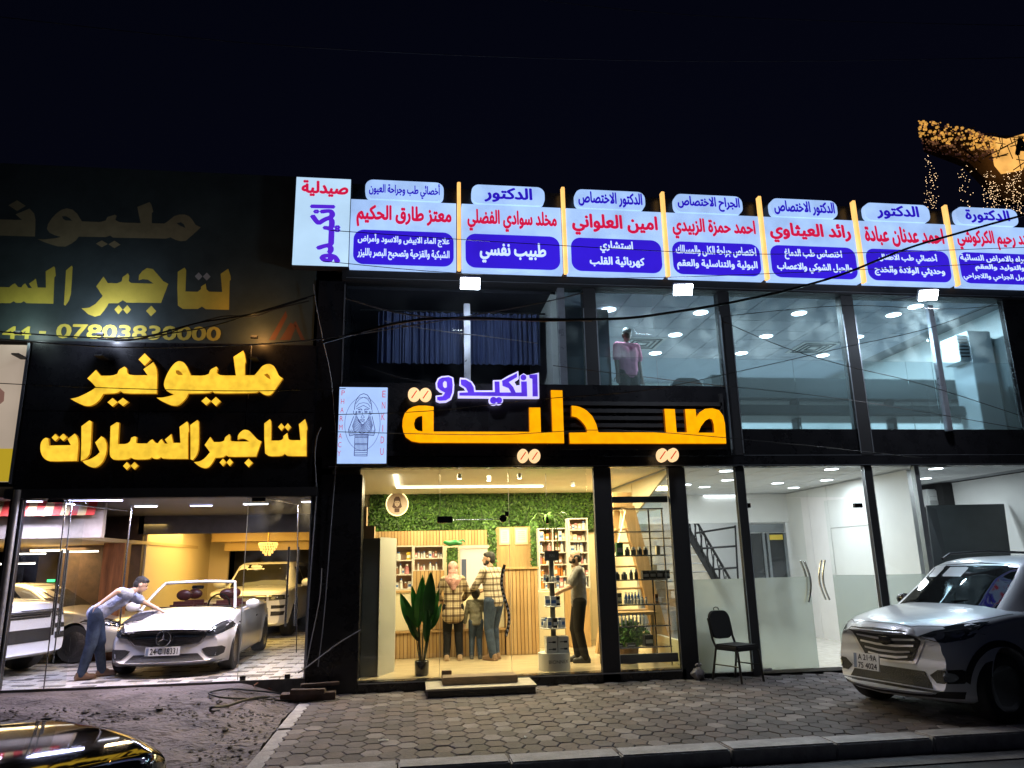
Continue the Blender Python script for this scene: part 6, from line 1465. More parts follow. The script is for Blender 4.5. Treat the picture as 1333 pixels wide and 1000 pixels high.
for a_ in (793, 848): MB().box((X(a_, 820, 1.0), .97, G0), (X(a_ + 6, 820, 1.0), 1.05, Z(820, 801, 1.0))).build('leg', m_wood, tb)
bu = at(818, 846, .8); bp = thing('bushy_plant', 'bushy green plant on the floor behind the narrow window', 'plant', (bu.x, .8, G0)); MB().lathe([(.13, 0), (.17, .25), (.16, .26)], (0, 0, 0), 18).build('pot', m_woodd, bp, smooth=True)
mb = MB(); random.seed(5)
def bf():
    a = random.uniform(0, 6.28); p = random.uniform(0, 1.5); r_ = random.uniform(.12, .36); return (r_ * math.cos(a) * math.cos(p) * 1.1, r_ * math.sin(a) * math.cos(p) * .8, .28 + r_ * math.sin(p))
leaves(mb, 900, bf, .03, .06); stuff(mb.build('foliage', lm, bp))
# ================================================================ STEPS, CHAIR, BAG AT THE FRONT
m_pl = mat('worn_plank', (.22, .15, .09), .7, var=.5, scale=4, stretch=(1, 12, 6), bump=.5, bscale=20)
a = gp(556, 905, 0); b_ = gp(697, 903, 0); st = thing('door_step', 'low two level entrance step of pale slab and worn timber before the pharmacy door', 'step', (0, 0, 0))
MB().box((a.x, -.72, 0), (X(697, 900, -.7), -.06, .085)).build('base', m_cblk, st); MB().box((a.x - .02, -.74, .087), (X(697, 900, -.7) + .02, -.06, .115)).build('slab', mat('pale_slab', (.42, .38, .30), .6, var=.2, scale=5), st, bevel=.004)
MB().box((X(576, 885, -.4), -.5, .117), (X(673, 885, -.4), -.2, .215)).build('timber', m_pl, st, bevel=.008)
MB().box((X(575, 880, -.15), -.16, .117), (X(588, 880, -.15), -.06, .26)).build('block', m_pl, st, bevel=.005)
# banquet chair
cp_ = gp(964, 886, 0)
ch = thing('banquet_chair', 'black upholstered metal banquet chair standing outside before the frosted glass', 'chair', (X(962, 885, -.42), -.42, 0), R(22)); mf = mat('chair_fabric', (.012, .012, .013), .9, var=.3, scale=30); mt = mat('chair_tube', (.05, .045, .04), .35, metal=.6)
MB().box((-.22, -.23, .42), (.22, .21, .50)).build('seat', mf, ch, bevel=.02)
P = rrect(-.20, .56, .20, .95, .12); bk_ = MB().prism([(x_ * (1 - .10 * (z_ - .56)), z_) for x_, z_ in P], .22, .27); bk_.v = [(x_, y_ + (z_ - .5) * .16, z_) for x_, y_, z_ in bk_.v]; bk_.build('backrest', mf, ch, bevel=.012)
for s_ in (-1, 1):
    MB().tube([(s_ * .20, -.20, .44), (s_ * .205, -.225, .40), (s_ * .215, -.26, 0)], 0.017, 8).build('leg', mt, ch, smooth=True)
    MB().tube([(s_ * .20, .20, .44), (s_ * .215, .235, .25), (s_ * .225, .29, 0)], 0.017, 8).build('leg', mt, ch, smooth=True)
    MB().tube([(s_ * .20, .19, .44), (s_ * .205, .25, .56), (s_ * .205, .31, .85)], 0.017, 8).build('back_tube', mt, ch, smooth=True)
    MB().tube([(s_ * .212, -.24, .22), (s_ * .218, .25, .22)], .010, 6).build('stretcher', mt, ch)
MB().tube([(-.05, .335, .955), (-.045, .345, .985), (0, .348, .998), (.045, .345, .985), (.05, .335, .955)], .008, 6).build('grip', mt, ch, smooth=True)
bgp = gp(909, 886, 0); bag = MB().ball((0, 0, .085), (.10, .08, .09), 18)
bag.v = [(a + .016 * math.sin(60 * c + 9 * a), b + .014 * math.sin(50 * a + 20 * c), max(0, c + .012 * math.sin(70 * a))) for a, b, c in bag.v]
bg_ = thing('rubbish_bag', 'small knotted grey plastic bag on the pavers by the black chair', 'bag', (X(909, 884, -.22), -.22, 0)); bag.build('sack', mat('grey_plastic', (.20, .19, .21), .35, bump=.5, bscale=25), bg_, smooth=True)
mb = MB().tube([(0, 0, .15), (.01, 0, .19), (-.01, 0, .22)], [.04, .022, .035], 8).tube([(0.02, 0, .19), (.06, 0, .215), (.05, 0, .23)], [.012, .02, .008], 6); mb.build('knot', MATS['grey_plastic'], bg_, smooth=True)
# ================================================================ SHOWROOM
SF = .215
m_sfr = mat('showroom_frame', (.02, .02, .022), .4)
XSL, XSR = X(12, 800), X(403, 750)
ZH = Z(200, 645)                                     # head of the showroom glass
# floor: light and dark pavers
fl = struct(MB().box((-9, .02, -.1), (-1.25, 8.5, SF - .012)).build('showroom_floor', mat('floor_bed', (.15, .14, .13), .8)))
pm = [mat('floor_paver_white', (.58, .56, .52), .4, var=.12, scale=4, bump=.2, bscale=30), mat('floor_paver_grey', (.13, .125, .12), .45, var=.25, scale=6)]
mb = MB(); pw2, pd2 = .30, .15
for j in range(52):
    for i in range(27):
        x = -9 + i * pw2 + (.15 if j % 2 else 0); y = .03 + j * pd2
        if x + pw2 > -1.26: continue
        dk = (i * 2 + (j % 2) + j * 3) % 5 == 0 or random.random() < .04
        z = SF + random.uniform(-.002, .001); g = .005
        mb.add([(x + g, y + g, z - .02), (x + pw2 - g, y + g, z - .02), (x + pw2 - g, y + pd2 - g, z - .02), (x + g, y + pd2 - g, z - .02), (x + g + .003, y + g + .003, z), (x + pw2 - g - .003, y + g + .003, z), (x + pw2 - g - .003, y + pd2 - g - .003, z), (x + g + .003, y + pd2 - g - .003, z)],
               [(4, 5, 6, 7), (0, 1, 5, 4), (1, 2, 6, 5), (2, 3, 7, 6), (3, 0, 4, 7)], 1 if dk else 0)
stuff(mb.build('floor_pavers', pm, fl))
struct(MB().box((-9, -.03, -.1), (-1.2, .02, SF + .005)).build('showroom_sill', mat('sill_concrete', (.10, .095, .09), .7, var=.4)))
sg = thing('showroom_glazing', 'frameless glass front of the car showroom with tall bar handles and black side posts', 'glass front', (0, 0, 0))
MB().box((XSR, -.04, SF - .2), (X(416, 700) , .2, lp)).build('side_post', m_blk, sg); MB().box((XSR - .022, -.045, SF), (XSR - .002, .0, ZH)).build('post_edge', m_edge, sg)
q0, q1 = at(32, 645), at(4, 895)
def tilt_post(name, xa0, xa1, ya, yb, m, w_): # vertical post at the left
    return MB().box((xa0, ya, SF - .1), (xa0 + w_, yb, lp)).build(name, m, sg)
lx = X(13, 770); tilt_post('side_post', lx - .14, 0, -.03, .1, m_sfr, .15); MB().box((lx + .012, -.02, SF), (lx + .026, .0, ZH)).build('post_edge', m_edge, sg)
sp_ = MB().tube([(X(5, 770, -.15) , -.15, .0), (X(5, 770, -.15), -.15, lp - .02)], .045, 14); tag(sp_.build('steel_pipe', mat('galvanised_pipe', (.38, .37, .36), .45, metal=.6, var=.2), smooth=True), 'round galvanised steel pipe standing before the left end of the showroom', 'pipe')
MB().box((lx, -.03, ZH), (XSR, .12, lp - .145)).build('head_rail', m_blkm, sg)
dx0, dx1, dx2 = X(64, 770), X(98, 770), X(316, 770)
MB().box((lx + .03, .02, SF), (dx0 - .004, .03, ZH)).build('glass_pane', m_glass, sg)
MB().box((dx2 + .004, .02, SF), (XSR - .024, .03, ZH)).build('glass_pane', m_glass, sg)
MB().box((dx0 + .004, .02, SF + .01), (dx1, .03, ZH - .05)).build('door_leaf', m_glass, sg)
MB().tube([(X(86, 656, .1), .1, Z(86, 656, .1)), (X(165, 665, 1.2), 1.2, Z(165, 665, 1.2))], .012, 6).build('top_rail', m_chrome, sg)
for px0_, y_ in ((78, -.03), (86, .10), (165, 1.2)):
    x_ = X(px0_, 720, y_); MB().tube([(x_, y_, SF + (.0 if px0_ != 86 else .3)), (x_, y_, ZH - .03)], .009 if px0_ < 100 else .014, 8).build('steel_edge', m_chrome, sg, smooth=True)
for a_, b_, c_ in ((76, 83, 0), (374, 386, 1)):
    for k, px in enumerate((a_, b_)):
        x_ = X(px, 760, -.06 + .12 * k); zt, zb = (Z(px, 716 if not c_ else 712, 0), Z(px, 826 if not c_ else 815, 0))
        MB().tube([(x_, -.06 + .14 * k, zb), (x_, -.06 + .14 * k, zt)], .015, 10).build('bar_handle', m_chrome, sg, smooth=True)
for px in (316, 374): MB().box((X(px, 868) - .03, .0, SF), (X(px, 868) + .04, .05, SF + .06)).build('patch_fitting', m_cblk, sg)
MB().box((X(62, 650), -.0, ZH - .09), (X(84, 650), .06, ZH)).build('patch_fitting', m_cblk, sg); MB().box((X(328, 650), -.0, ZH - .1), (X(345, 650), .06, ZH - .01)).build('patch_fitting', m_cblk, sg)
for px in (317, ): MB().tube([(X(px, 760, .025), .015, SF), (X(px, 760, .025), .015, ZH)], .005, 6).build('glass_joint', mat('joint_grey', (.45, .47, .45), .3), sg)
MB().tube([(X(388, 655, .4), .4, ZH - .12), (X(345, 650, .02), .1, ZH - .05)], .008, 6).build('stay_bar', m_chrome, sg); MB().tube([(X(388, 660, .4), .4, ZH - .12), (X(388, 800, .4), .4, SF + .3)], .008, 6).build('stay_bar', m_chrome, sg)
# porch ceiling and inner header, inner room
struct(MB().box((-9, .12, ZH + .0), (-1.2, 4.3, ZH + .15)).build('porch_ceiling', mat('porch_dark', (.06, .055, .05), .7, var=.3)))
hy = 4.3; struct(MB().box((X(180, 690, hy), hy, Z(290, 694, hy)), (-1.2, hy + .15, ZH + .3)).build('header_beam', mat('header_render', (.10, .09, .085), .8, var=.4, scale=2)))
struct(MB().box((X(186, 700, hy) - 1.4, hy, SF), (X(186, 700, hy), hy + .15, ZH)).build('brown_wall', mat('dark_brown_wall', (.06, .035, .025), .6, var=.4)))
ry0, ry1 = hy + .16, 9.2; m_yw = mat('warm_cream_wall', (.72, .60, .38), .6)
struct(MB().box((X(188, 740, hy) - .2, ry0, SF), (X(188, 740, hy) - .05, ry1, 3.5)).build('inner_left_wall', m_yw))
zi = Z(290, 694, hy) + .25
struct(MB().box((X(188, 740, hy) - .05, ry1, SF), (X(297, 740, ry1) , ry1 + .1, 3.5)).build('inner_back_wall', m_yw))
struct(MB().box((X(297, 740, ry1) + .01, ry1 + .6, SF), (.2, ry1 + .7, 3.5)).build('inner_dark_wall', mat('near_black_wall', (.012, .011, .01), .7)))
struct(MB().box((X(188, 740, hy), ry0, zi), (.2, ry1 + .6, zi + .1)).build('inner_ceiling', mat('gilt_ceiling', (.66, .48, .22), .6)))
struct(MB().box((X(240, 700, 6), ry1 - .9, zi - .28), (.2, ry1 - .6, zi - .002)).build('ceiling_cove', MATS['gilt_ceiling']))
struct(MB().box((-1.2, .2, SF), (-1.05, ry1, 3.4)).build('showroom_right_wall', mat('dark_render2', (.03, .03, .03), .8, var=.3)))
struct(MB().box((X(297, 740, ry1) + .02, ry1 - .6, zi - .5), (.0, ry1 - .5, zi - .29)).build('ceiling_step', mat('gilt_ceiling', (.66, .48, .22), .6)))
area('inner_light', (-3.6, 6.2, zi - .04), 1.6, 95, (1, .66, .18), size2=2.5)
area('cove_light', (-5.0, 5.5, zi - .06), .5, 38, (1, .70, .22), size2=2.5)
for i, (px, py, y_) in enumerate(((252, 695, 6.5), (268, 697, 7.2), (321, 706, 8.0), (358, 704, 8.3), (366, 704, 8.8))):
    p = at(px, py, y_); o = one('downlight', MB().cyl((0, 0, -.02), .05, .02), emat('warm_lens', (1, .75, .35), 9), 'tiny warm downlight in the gilded showroom ceiling, %s from the left' % ['first', 'second', 'third', 'fourth', 'fifth'][i], 'ceiling light', 'downlights in the gilded ceiling'); o.location = (p.x, y_, zi - .002)
# chandelier
cp_ = at(349, 712, 7.0); chd = thing('chandelier', 'tiered crystal chandelier glowing yellow over the parked cream SUV', 'chandelier', (cp_.x, 7.0, cp_.z)); e_cr = emat('crystal_glow', (1, .62, .16), 1.6, var=.5, scale=30)
MB().tube([(0, 0, .12), (0, 0, zi - cp_.z)], .02, 8).build('rod', mat('gold', (.7, .45, .12), .25, metal=1), chd)
for k, (r, z_) in enumerate(((.21, .06), (.19, .0), (.155, -.06), (.11, -.12), (.06, -.17))):
    mb = MB().cyl((0, 0, z_ + .03), r, .008, 'z', 18)
    n = int(r * 110)
    for j in range(n): a = 2 * math.pi * j / n; mb.ball((r * math.cos(a), r * math.sin(a), z_), (.014, .014, .035), 6)
    mb.build('crystal_tier', e_cr, chd)
l = bpy.data.lights.new('chandelier_light', 'POINT'); l.energy = 14; l.color = (1, .62, .2); l.shadow_soft_size = .2; o = bpy.data.objects.new('chandelier_light', l); COL.objects.link(o); o.location = (cp_.x, 7.0, cp_.z + .2)
# strip lamps under the porch ceiling
LW, LV, LO = (.85, .86, 1), (.62, .62, 1), (1, .72, .42)
for i, (px, py, y_, c_, nm, l_) in enumerate(((38, 652, .5, LV, 'violet_led', .35), (125, 651, .18, LV, 'violet_led', .7), (216, 648, .18, LO, 'warm_led', .5), (190, 659, 1.6, LW, 'white_led', .35), (262, 658, 1.6, LV, 'violet_led', .35), (303, 645, .15, LV, 'violet_led', .5), (333, 655, 1.4, LW, 'white_led', .4), (383, 642, .15, LO, 'warm_led', .4), (401, 653, .6, LV, 'violet_led', .2))):
    p = at(px, py, y_); o = thing('strip_lamp', '%s strip lamp under the showroom porch, %s from the left' % ({'violet_led': 'violet white', 'warm_led': 'warm', 'white_led': 'white'}[nm], ['first', 'second', 'third', 'fourth', 'fifth', 'sixth', 'seventh', 'eighth', 'last'][i]), 'ceiling light', (p.x, y_, min(p.z, ZH - .02)), .2 - .05 * i, group='strip lamps under the porch')
    MB().box((-l_ / 2, -.035, 0), (l_ / 2, .035, .03)).build('housing', mat('lamp_white', (.8, .8, .8), .4), o); MB().box((-l_ / 2 + .01, -.03, -.012), (l_ / 2 - .01, .03, -.001)).build('tube', emat(nm, c_, 9), o)
    if i in (0, 1, 2, 4, 5, 6, 7): area('strip_light', (p.x, y_, min(p.z, ZH - .02) - .05), l_, 48, c_, size2=.12)
# left interior beyond the door: awning, concrete band, warm ceiling, shop wall
ax0, ax1, ay = X(-60, 655, .8), X(128, 655, .8), .8
aw = thing('striped_awning', 'red and yellow striped awning behind the left end of the showroom', 'awning', (0, 0, 0))
zt_, zb_ = Z(60, 646, ay), Z(60, 672, ay); n = 17
for k in range(n):
    a_ = ax0 + (ax1 - ax0) * k / n; b_ = ax0 + (ax1 - ax0) * (k + 1) / n; MB().add([(a_, ay, zt_), (b_, ay, zt_), (b_, ay - .12, zb_), (a_, ay - .12, zb_), (a_, ay + .02, zt_), (b_, ay + .02, zt_), (b_, ay - .10, zb_), (a_, ay - .10, zb_)], [(0, 1, 2, 3), (4, 7, 6, 5), (3, 2, 6, 7)]).build('stripe', mat(('awning_red', 'awning_cream')[k % 2], ((.60, .05, .03), (.70, .52, .22))[k % 2], .8), aw)
struct(MB().box((ax0 - 1, .86, Z(60, 701, .9)), (X(134, 690, .9), .98, ZH - .01)).build('concrete_band', mat('band_concrete', (.34, .29, .22), .8, var=.3, scale=3)))
struct(MB().box((ax0 - 3.5, .99, Z(60, 701, .9)), (X(160, 690, 3.1), 8, Z(60, 701, .9) + .06)).build('side_ceiling', mat('side_ceiling_cream', (.55, .42, .22), .6)))
struct(MB().box((ax0 - 2, 8, SF), (X(165, 700, 8), 8.1, 3)).build('side_back_wall', mat('side_olive_wall', (.24, .20, .12), .7, var=.3, scale=1)))
struct(MB().box((X(132, 740, 3.2), 3.2, SF), (X(160, 740, 3.2), 3.5, Z(60, 701, .9) - .002)).build('side_pier', mat('reddish_cladding', (.22, .085, .03), .5, var=.5, scale=3, stretch=(6, 6, .6))))
area('side_room_light', (-7.0, 4.2, Z(60, 701, .9) - .04), 1.6, 130, (1, .66, .28), size2=1.6)
for i, (px, py, y_) in enumerate(((35, 722, 3.0), (62, 718, 4.2), (105, 719, 3.6), (20, 735, 2.5), (118, 716, 4.6))):
    p = at(px, py, y_); o = thing('tube_lamp', 'thin white tube lamp in the side room, %s one behind left glass' % ['lowest left', 'middle', 'right hand', 'outermost', 'upper right'][i], 'ceiling light', (p.x, y_, p.z), 0, 'tube lamps in the side room'); MB().box((-.3, -.02, 0), (.3, .02, .02)).build('tube', emat('tube_white', (1, .93, .8), 6), o); MB().box((-.3, -.025, .021), (.3, .025, .04)).build('housing', mat('lamp_white', (.8, .8, .8), .4), o)
ex = at(66, 756, 5.5); ext = thing('green_exit_light', 'tiny green lit sign in the side room behind the glass', 'sign', tuple(ex)); MB().box((-.07, 0, -.025), (.07, .03, .025)).build('face', emat('exit_green', (.05, 1, .25), 2.5), ext); MB().box((-.08, .031, -.035), (.08, .05, .035)).build('case', m_cblk, ext)
# ================================================================ CLINIC (ground floor right)
def disc_lamp(x, y, z, label, group, r=.11, pw=26, col=(.82, .92, 1), pt=False):
    o = thing('ceiling_light', label, 'ceiling light', (x, y, z), 0, group); MB().lathe([(r + .02, 0), (r + .02, -.012), (r, -.016)], (0, 0, 0), 24).build('ring', mat('lamp_white', (.8, .8, .8), .4), o, smooth=True)
    MB().cyl((0, 0, -.022), r, .005, 'z', 24).build('diffuser', emat('disc_glow', (.86, .94, 1), 7), o)
    if pw and pt:
        l = bpy.data.lights.new('disc_light', 'POINT'); l.energy = pw; l.color = col; l.shadow_soft_size = .12; q = bpy.data.objects.new('disc_light', l); COL.objects.link(q); q.location = (x, y, z - .22)
    elif pw: area('disc_light', (x, y, z - .04), .24, pw, col, shape='DISK')
def ray_to_z(px, py, z): return gp(px, py, z)
names = ['farthest left', 'second from the left', 'third from the left', 'fourth from the left', 'fifth from the left', 'sixth from the left', 'seventh from the left', 'eighth from the left', 'rightmost']
cz_ = G1 + .02
for i, (px, py) in enumerate(((892, 630), (917, 633), (945, 612), (947, 624), (1012, 628), (1033, 634), (1076, 624), (1082, 609), (1204, 622), (1218, 609))):
    p = ray_to_z(px, py, cz_)
    y_ = min(max(p.y, .4), 6.6); x_ = X(px, py, y_); disc_lamp(x_, y_, cz_, 'round ceiling light in the clinic below, %s under the beam' % (names + ['tenth'])[min(i, 8)] if i < 8 else ('round ceiling light in the clinic near the right %s' % ('wall lamp', 'edge')[i - 8]), 'round lights in the clinic', pw=(0 if i in (1, 3, 5) else 20))
for x_, y_ in ((6.5, 2.2), (9.2, 2.5), (7, 5.4), (5.2, 3.6)): area('clinic_fill_lamp', (x_, y_, cz_ - .03), .9, 30, (.88, .95, 1))
# stairs and balustrade
stt = thing('staircase', 'pale staircase rising to the left with black patterned balustrade inside the clinic', 'staircase', (0, 0, 0)); sy_ = 5.2
pa, pb_ = at(893, 690, sy_), at(948, 790, sy_)
n = 9
for k in range(n):
    t = k / n; x_ = pa.x + (pb_.x - pa.x) * t; z_ = pa.z + (pb_.z - pa.z) * t
    MB().box((x_ - 1.1 , sy_ + .02, z_ - .16), (x_ + .1, sy_ + 1.0, z_)).build('step', mat('stair_cream', (.52, .46, .38), .5, var=.15), stt)
MB().prism([(pa.x - .1, pa.z + .05), (pa.x + .08, pa.z + .05), (pb_.x + .15, pb_.z + .0), (pb_.x - .02, pb_.z)], sy_ - .03, sy_ + .01).build('stringer', m_blkm, stt)
for k in range(15):
    t = k / 14; x_ = pa.x + (pb_.x - pa.x) * t + .05; z_ = pa.z + (pb_.z - pa.z) * t; MB().tube([(x_, sy_ - .05, z_), (x_ + .03 * (-1) ** k, sy_ - .05, z_ + .28), (x_, sy_ - .05, z_ + .55)], .014, 5).build('baluster', m_blkm, stt)
MB().tube([(pa.x + .05, sy_ - .05, pa.z + .55), (pb_.x + .1, sy_ - .05, pb_.z + .55)], .03, 8).build('handrail', m_blkm, stt)
gr_ = thing('balustrade_frame', 'black square tube frame right of the staircase inside the clinic', 'railing', (0, 0, 0)); x1_ = X(958, 700, sy_ - .2)
for px, py, qx, qy in ((957, 684, 961, 760), (906, 694, 957, 686), (914, 714, 958, 711), (929, 741, 959, 739)): MB().tube([at(px, py, sy_ - .2), at(qx, qy, sy_ - .2)], .022, 4).build('bar', m_blkm, gr_)
# soffit band and inner dark window with vestibule
struct(MB().box((DV - 1.3, 5.0, Z(1000, 680, 5.0)), (X(1028, 680, 5.0), 5.1, G1)).build('clinic_bulkhead', m_white))
iw = thing('inner_glazed_opening', 'dark inner glazed opening with grey head and small yellow notice', 'window', (0, 0, 0)); y_ = 5.06
MB().box((X(966, 720, y_), y_, Z(1000, 693, y_)), (X(1024, 720, y_), y_ + .05, Z(1000, 682, y_))).build('head', mat('aluminium_grey', (.22, .24, .26), .4, metal=.5), iw)
MB().box((X(968, 720, y_), y_ + .02, SF), (X(1024, 720, y_), y_ + .04, Z(1000, 694, y_))).build('glass', mat('dark_inner_glass', (.03, .035, .04), .05), iw)
for px in (970, 994, 1000, 1022): MB().box((X(px, 720, y_), y_ - .01, .05), (X(px, 720, y_) + .06, y_ + .03, Z(1000, 694, y_))).build('stile', mat('aluminium_grey', (.22, .24, .26), .4, metal=.5), iw)
MB().box((X(1004, 700, y_ - .1), y_ - .03, Z(1000, 703, y_)), (X(1021, 700, y_ - .1), y_ - .015, Z(1000, 696.5, y_))).build('yellow_notice', mat('notice_yellow', (.75, .55, .08), .5), iw)
# long white partition running from the back left to the front right
wp = thing('white_partition', 'long white panelled partition with a flush door inside the clinic', 'wall', (0, 0, 0))
P0 = Vector((X(1026, 720, 5.2), 5.2, 0)); P1 = Vector((X(1196, 720, .5), .5, 0))
def wallpt(t, z, o_=0): d = (P1 - P0).normalized(); n_ = Vector((d.y, -d.x, 0)); p = P0.lerp(P1, t) - n_ * (-o_); return (p.x, p.y, z)
ts = [0, .25, .42, .72, 1.0]
for a_, b_ in zip(ts, ts[1:]):
    a2, b2 = a_ + .0015, b_ - .0015
    MB().add([wallpt(a2, .05), wallpt(b2, .05), wallpt(b2, G1), wallpt(a2, G1), wallpt(a2, .05, -.08), wallpt(b2, .05, -.08), wallpt(b2, G1, -.08), wallpt(a2, G1, -.08)], [(0, 1, 2, 3), (4, 7, 6, 5), (0, 4, 5, 1), (1, 5, 6, 2), (2, 6, 7, 3), (3, 7, 4, 0)]).build('wall_panel', m_white, wp)
for a_, b_ in ((.425, .427), (.715, .717)): MB().add([wallpt(a_, .06, .01), wallpt(b_, .06, .01), wallpt(b_, 2.25, .01), wallpt(a_, 2.25, .01)], [(0, 1, 2, 3)]).build('door_joint', mat('joint_line', (.35, .35, .34), .6), wp)
MB().add([wallpt(.425, 2.25, .01), wallpt(.717, 2.25, .01), wallpt(.717, 2.262, .01), wallpt(.425, 2.262, .01)], [(0, 1, 2, 3)]).build('door_joint', mat('joint_line', (.35, .35, .34), .6), wp)
# double glass doors with bow handles
gd = thing('clinic_glass_doors', 'pair of frameless clinic glass doors, frosted below, left leaf shut and right leaf open', 'glass door', (0, 0, 0))
zf = Z(1000, 752); dl0, dl1 = PXs[2][1] + .01, X(1062, 820)
MB().box((dl0, .02, zf), (dl1, .03, G1 - .5)).build('clear_pane', m_glass2, gd); MB().box((dl0, .02, .06), (dl1, .03, zf - .001)).build('frosted_pane', m_frost, gd)
dr1 = PXs[3][0] - .01; pA, pB = Vector((dr1, .03, 0)), Vector((X(1093, 760, .45), .62, 0))
def pane(a, b, z0, z1, m, n): d = (b - a).normalized(); nn = Vector((-d.y, d.x, 0)) * .005; return MB().add([tuple(v + Vector((0, 0, z))) for z in (z0, z1) for v in (a - nn, b - nn, b + nn, a + nn)], [(0, 3, 2, 1), (4, 5, 6, 7), (0, 1, 5, 4), (1, 2, 6, 5), (2, 3, 7, 6), (3, 0, 4, 7)]).build(n, m, gd)
pane(pA, pB, zf, G1 - .5, m_glass2, 'clear_pane'); pane(pA, pB, .06, zf - .001, m_frost, 'frosted_pane')
MB().box((dl0, .02, G1 - .49), (dr1, .03, G1)).build('transom_pane', m_glass2, gd)
for (hx_, y_, s_) in ((X(1052, 770), .0, 1), (X(1093, 770), .4, -1)):
    for oy in (-.03, .08): mb = MB().tube([(hx_ + s_ * (.07 * math.sin(math.pi * k / 12) - .04), y_ + oy - .02 * s_, zf - .38 + .62 * k / 12) for k in range(13)], .016, 8); mb.build('bow_handle', m_chrome, gd, smooth=True)
for px in (967, 1113): q = at(px, 661); MB().box((q.x, -.01, q.z), (q.x + .13, .05, q.z + .07)).build('patch_fitting', m_cblk, gd)
MB().box((dl0, .0, .052), (dl0 + .16, .05, .09)).build('patch_fitting', m_chrome, gd)
# split air conditioner, leaning dark boards
acp = at(1208, 648, 3.2); ac = thing('wall_air_conditioner', 'white wall air conditioner above the leaning dark board', 'air conditioner', tuple(acp)); MB().box((0, 0, -.18), (.95, .22, .18)).build('housing', mat('ac_white', (.75, .76, .76), .35), ac, bevel=.03); MB().box((.03, -.012, -.15), (.80, -.002, -.06)).build('louvre', mat('ac_grey', (.45, .46, .46), .4), ac); MB().box((.05, -.008, .02), (.70, -.002, .03)).build('trim_line', mat('ac_grey', (.45, .46, .46), .4), ac)
db = thing('dark_board', 'large dark grey board leaning inside the clinic window behind the silver SUV', 'board', (0, 0, 0)); y_ = 1.2
a_, b_, c_, d_ = at(1207, 658, y_ + .4), at(1307, 656, y_ + .4), at(1326, 800, y_), at(1232, 800, y_)
v = [a_, b_, c_, d_]; MB().add([tuple(p) for p in v] + [tuple(p + Vector((0, .04, 0))) for p in v], [(0, 1, 2, 3), (7, 6, 5, 4), (0, 4, 5, 1), (1, 5, 6, 2), (2, 6, 7, 3), (3, 7, 4, 0)]).build('board', mat('slate_board', (.055, .065, .07), .35, var=.2, scale=1.5), db)
db2 = thing('dark_board', 'narrow dark panel standing left of the large leaning board', 'board', (0, 0, 0)); a_, b_, c_, d_ = at(1206, 659, y_ + .3), at(1219, 663, y_ + .3), at(1240, 760, y_ - .1), at(1222, 780, y_ - .1)
v = [a_, b_, c_, d_]; MB().add([tuple(p) for p in v] + [tuple(p + Vector((0, .03, 0))) for p in v], [(0, 1, 2, 3), (7, 6, 5, 4), (0, 4, 5, 1), (1, 5, 6, 2), (2, 6, 7, 3), (3, 7, 4, 0)]).build('board', mat('slate_board2', (.035, .04, .045), .4), db2)
# dustbin behind the frosted glass
bn = thing('waste_bin', 'dark bin seen blurred behind the frosted glass left of the chair', 'bin', (X(917, 860, .4), .4, .05)); MB().lathe([(.15, 0), (.19, .5), (.2, .52), (.17, .56), (.05, .62)], (0, 0, 0), 20).build('body', mat('bin_grey', (.06, .065, .07), .5), bn, smooth=True); MB().lathe([(.205, .5), (.21, .53), (.18, .57)], (0, 0, 0), 20).build('lid', mat('bin_lid', (.04, .045, .05), .5), bn, smooth=True)
# ================================================================ UPPER OFFICE
uz = ZT + .015
ul = [(792, 402), (912, 406), (879, 435), (853, 459), (997, 437), (965, 459), (1040, 407), (1071, 462), (1115, 438), (1163, 409), (1192, 398)]  # last entry is an added lamp brightening the dark right end of the office
pos = ['behind the left frame post', 'upper one of the first wide window', 'middle one of the first wide window', 'lowest one of the first wide window', 'left one of the second wide window', 'lowest left one of the second wide window', 'top one of the second wide window', 'lowest right one of the second wide window', 'left one of the third wide window', 'top one of the third wide window', 'added one just left of the right floodlight']
for i, (px, py) in enumerate(ul):
    p = ray_to_z(px, py, uz); y_ = min(max(p.y, .4), 6.2); x_ = X(px, py, y_) if abs(p.y - y_) > .01 else p.x
    disc_lamp(x_, y_, uz, 'round white ceiling light upstairs, ' + pos[i], 'round lights in the upstairs office', r=.13, pw=66, col=(.74, .90, 1))
for (px, py, l_) in ((835, 446, 'left'), (1058, 452, 'right')):
    p = ray_to_z(px, py, uz); t = thing('ceiling_vent', '%s square ceiling air vent of the upstairs office' % l_, 'vent', (p.x, p.y, uz - .004), group='square ceiling vents upstairs'); MB().box((-.42, -.42, -.02), (.42, .42, 0)).build('frame', mat('vent_grey', (.50, .52, .54), .5), t)
    for k, r_ in enumerate((.34, .24, .14)):
        for (a_, b_, c_, d_) in ((-r_, -r_, r_, -r_ + .035), (-r_, r_ - .035, r_, r_), (-r_, -r_ + .036, -r_ + .035, r_ - .036), (r_ - .035, -r_ + .036, r_, r_ - .036)): MB().box((a_, b_, -.03), (c_, d_, -.021)).build('louvre', mat('vent_dark', (.07, .08, .09), .6), t)
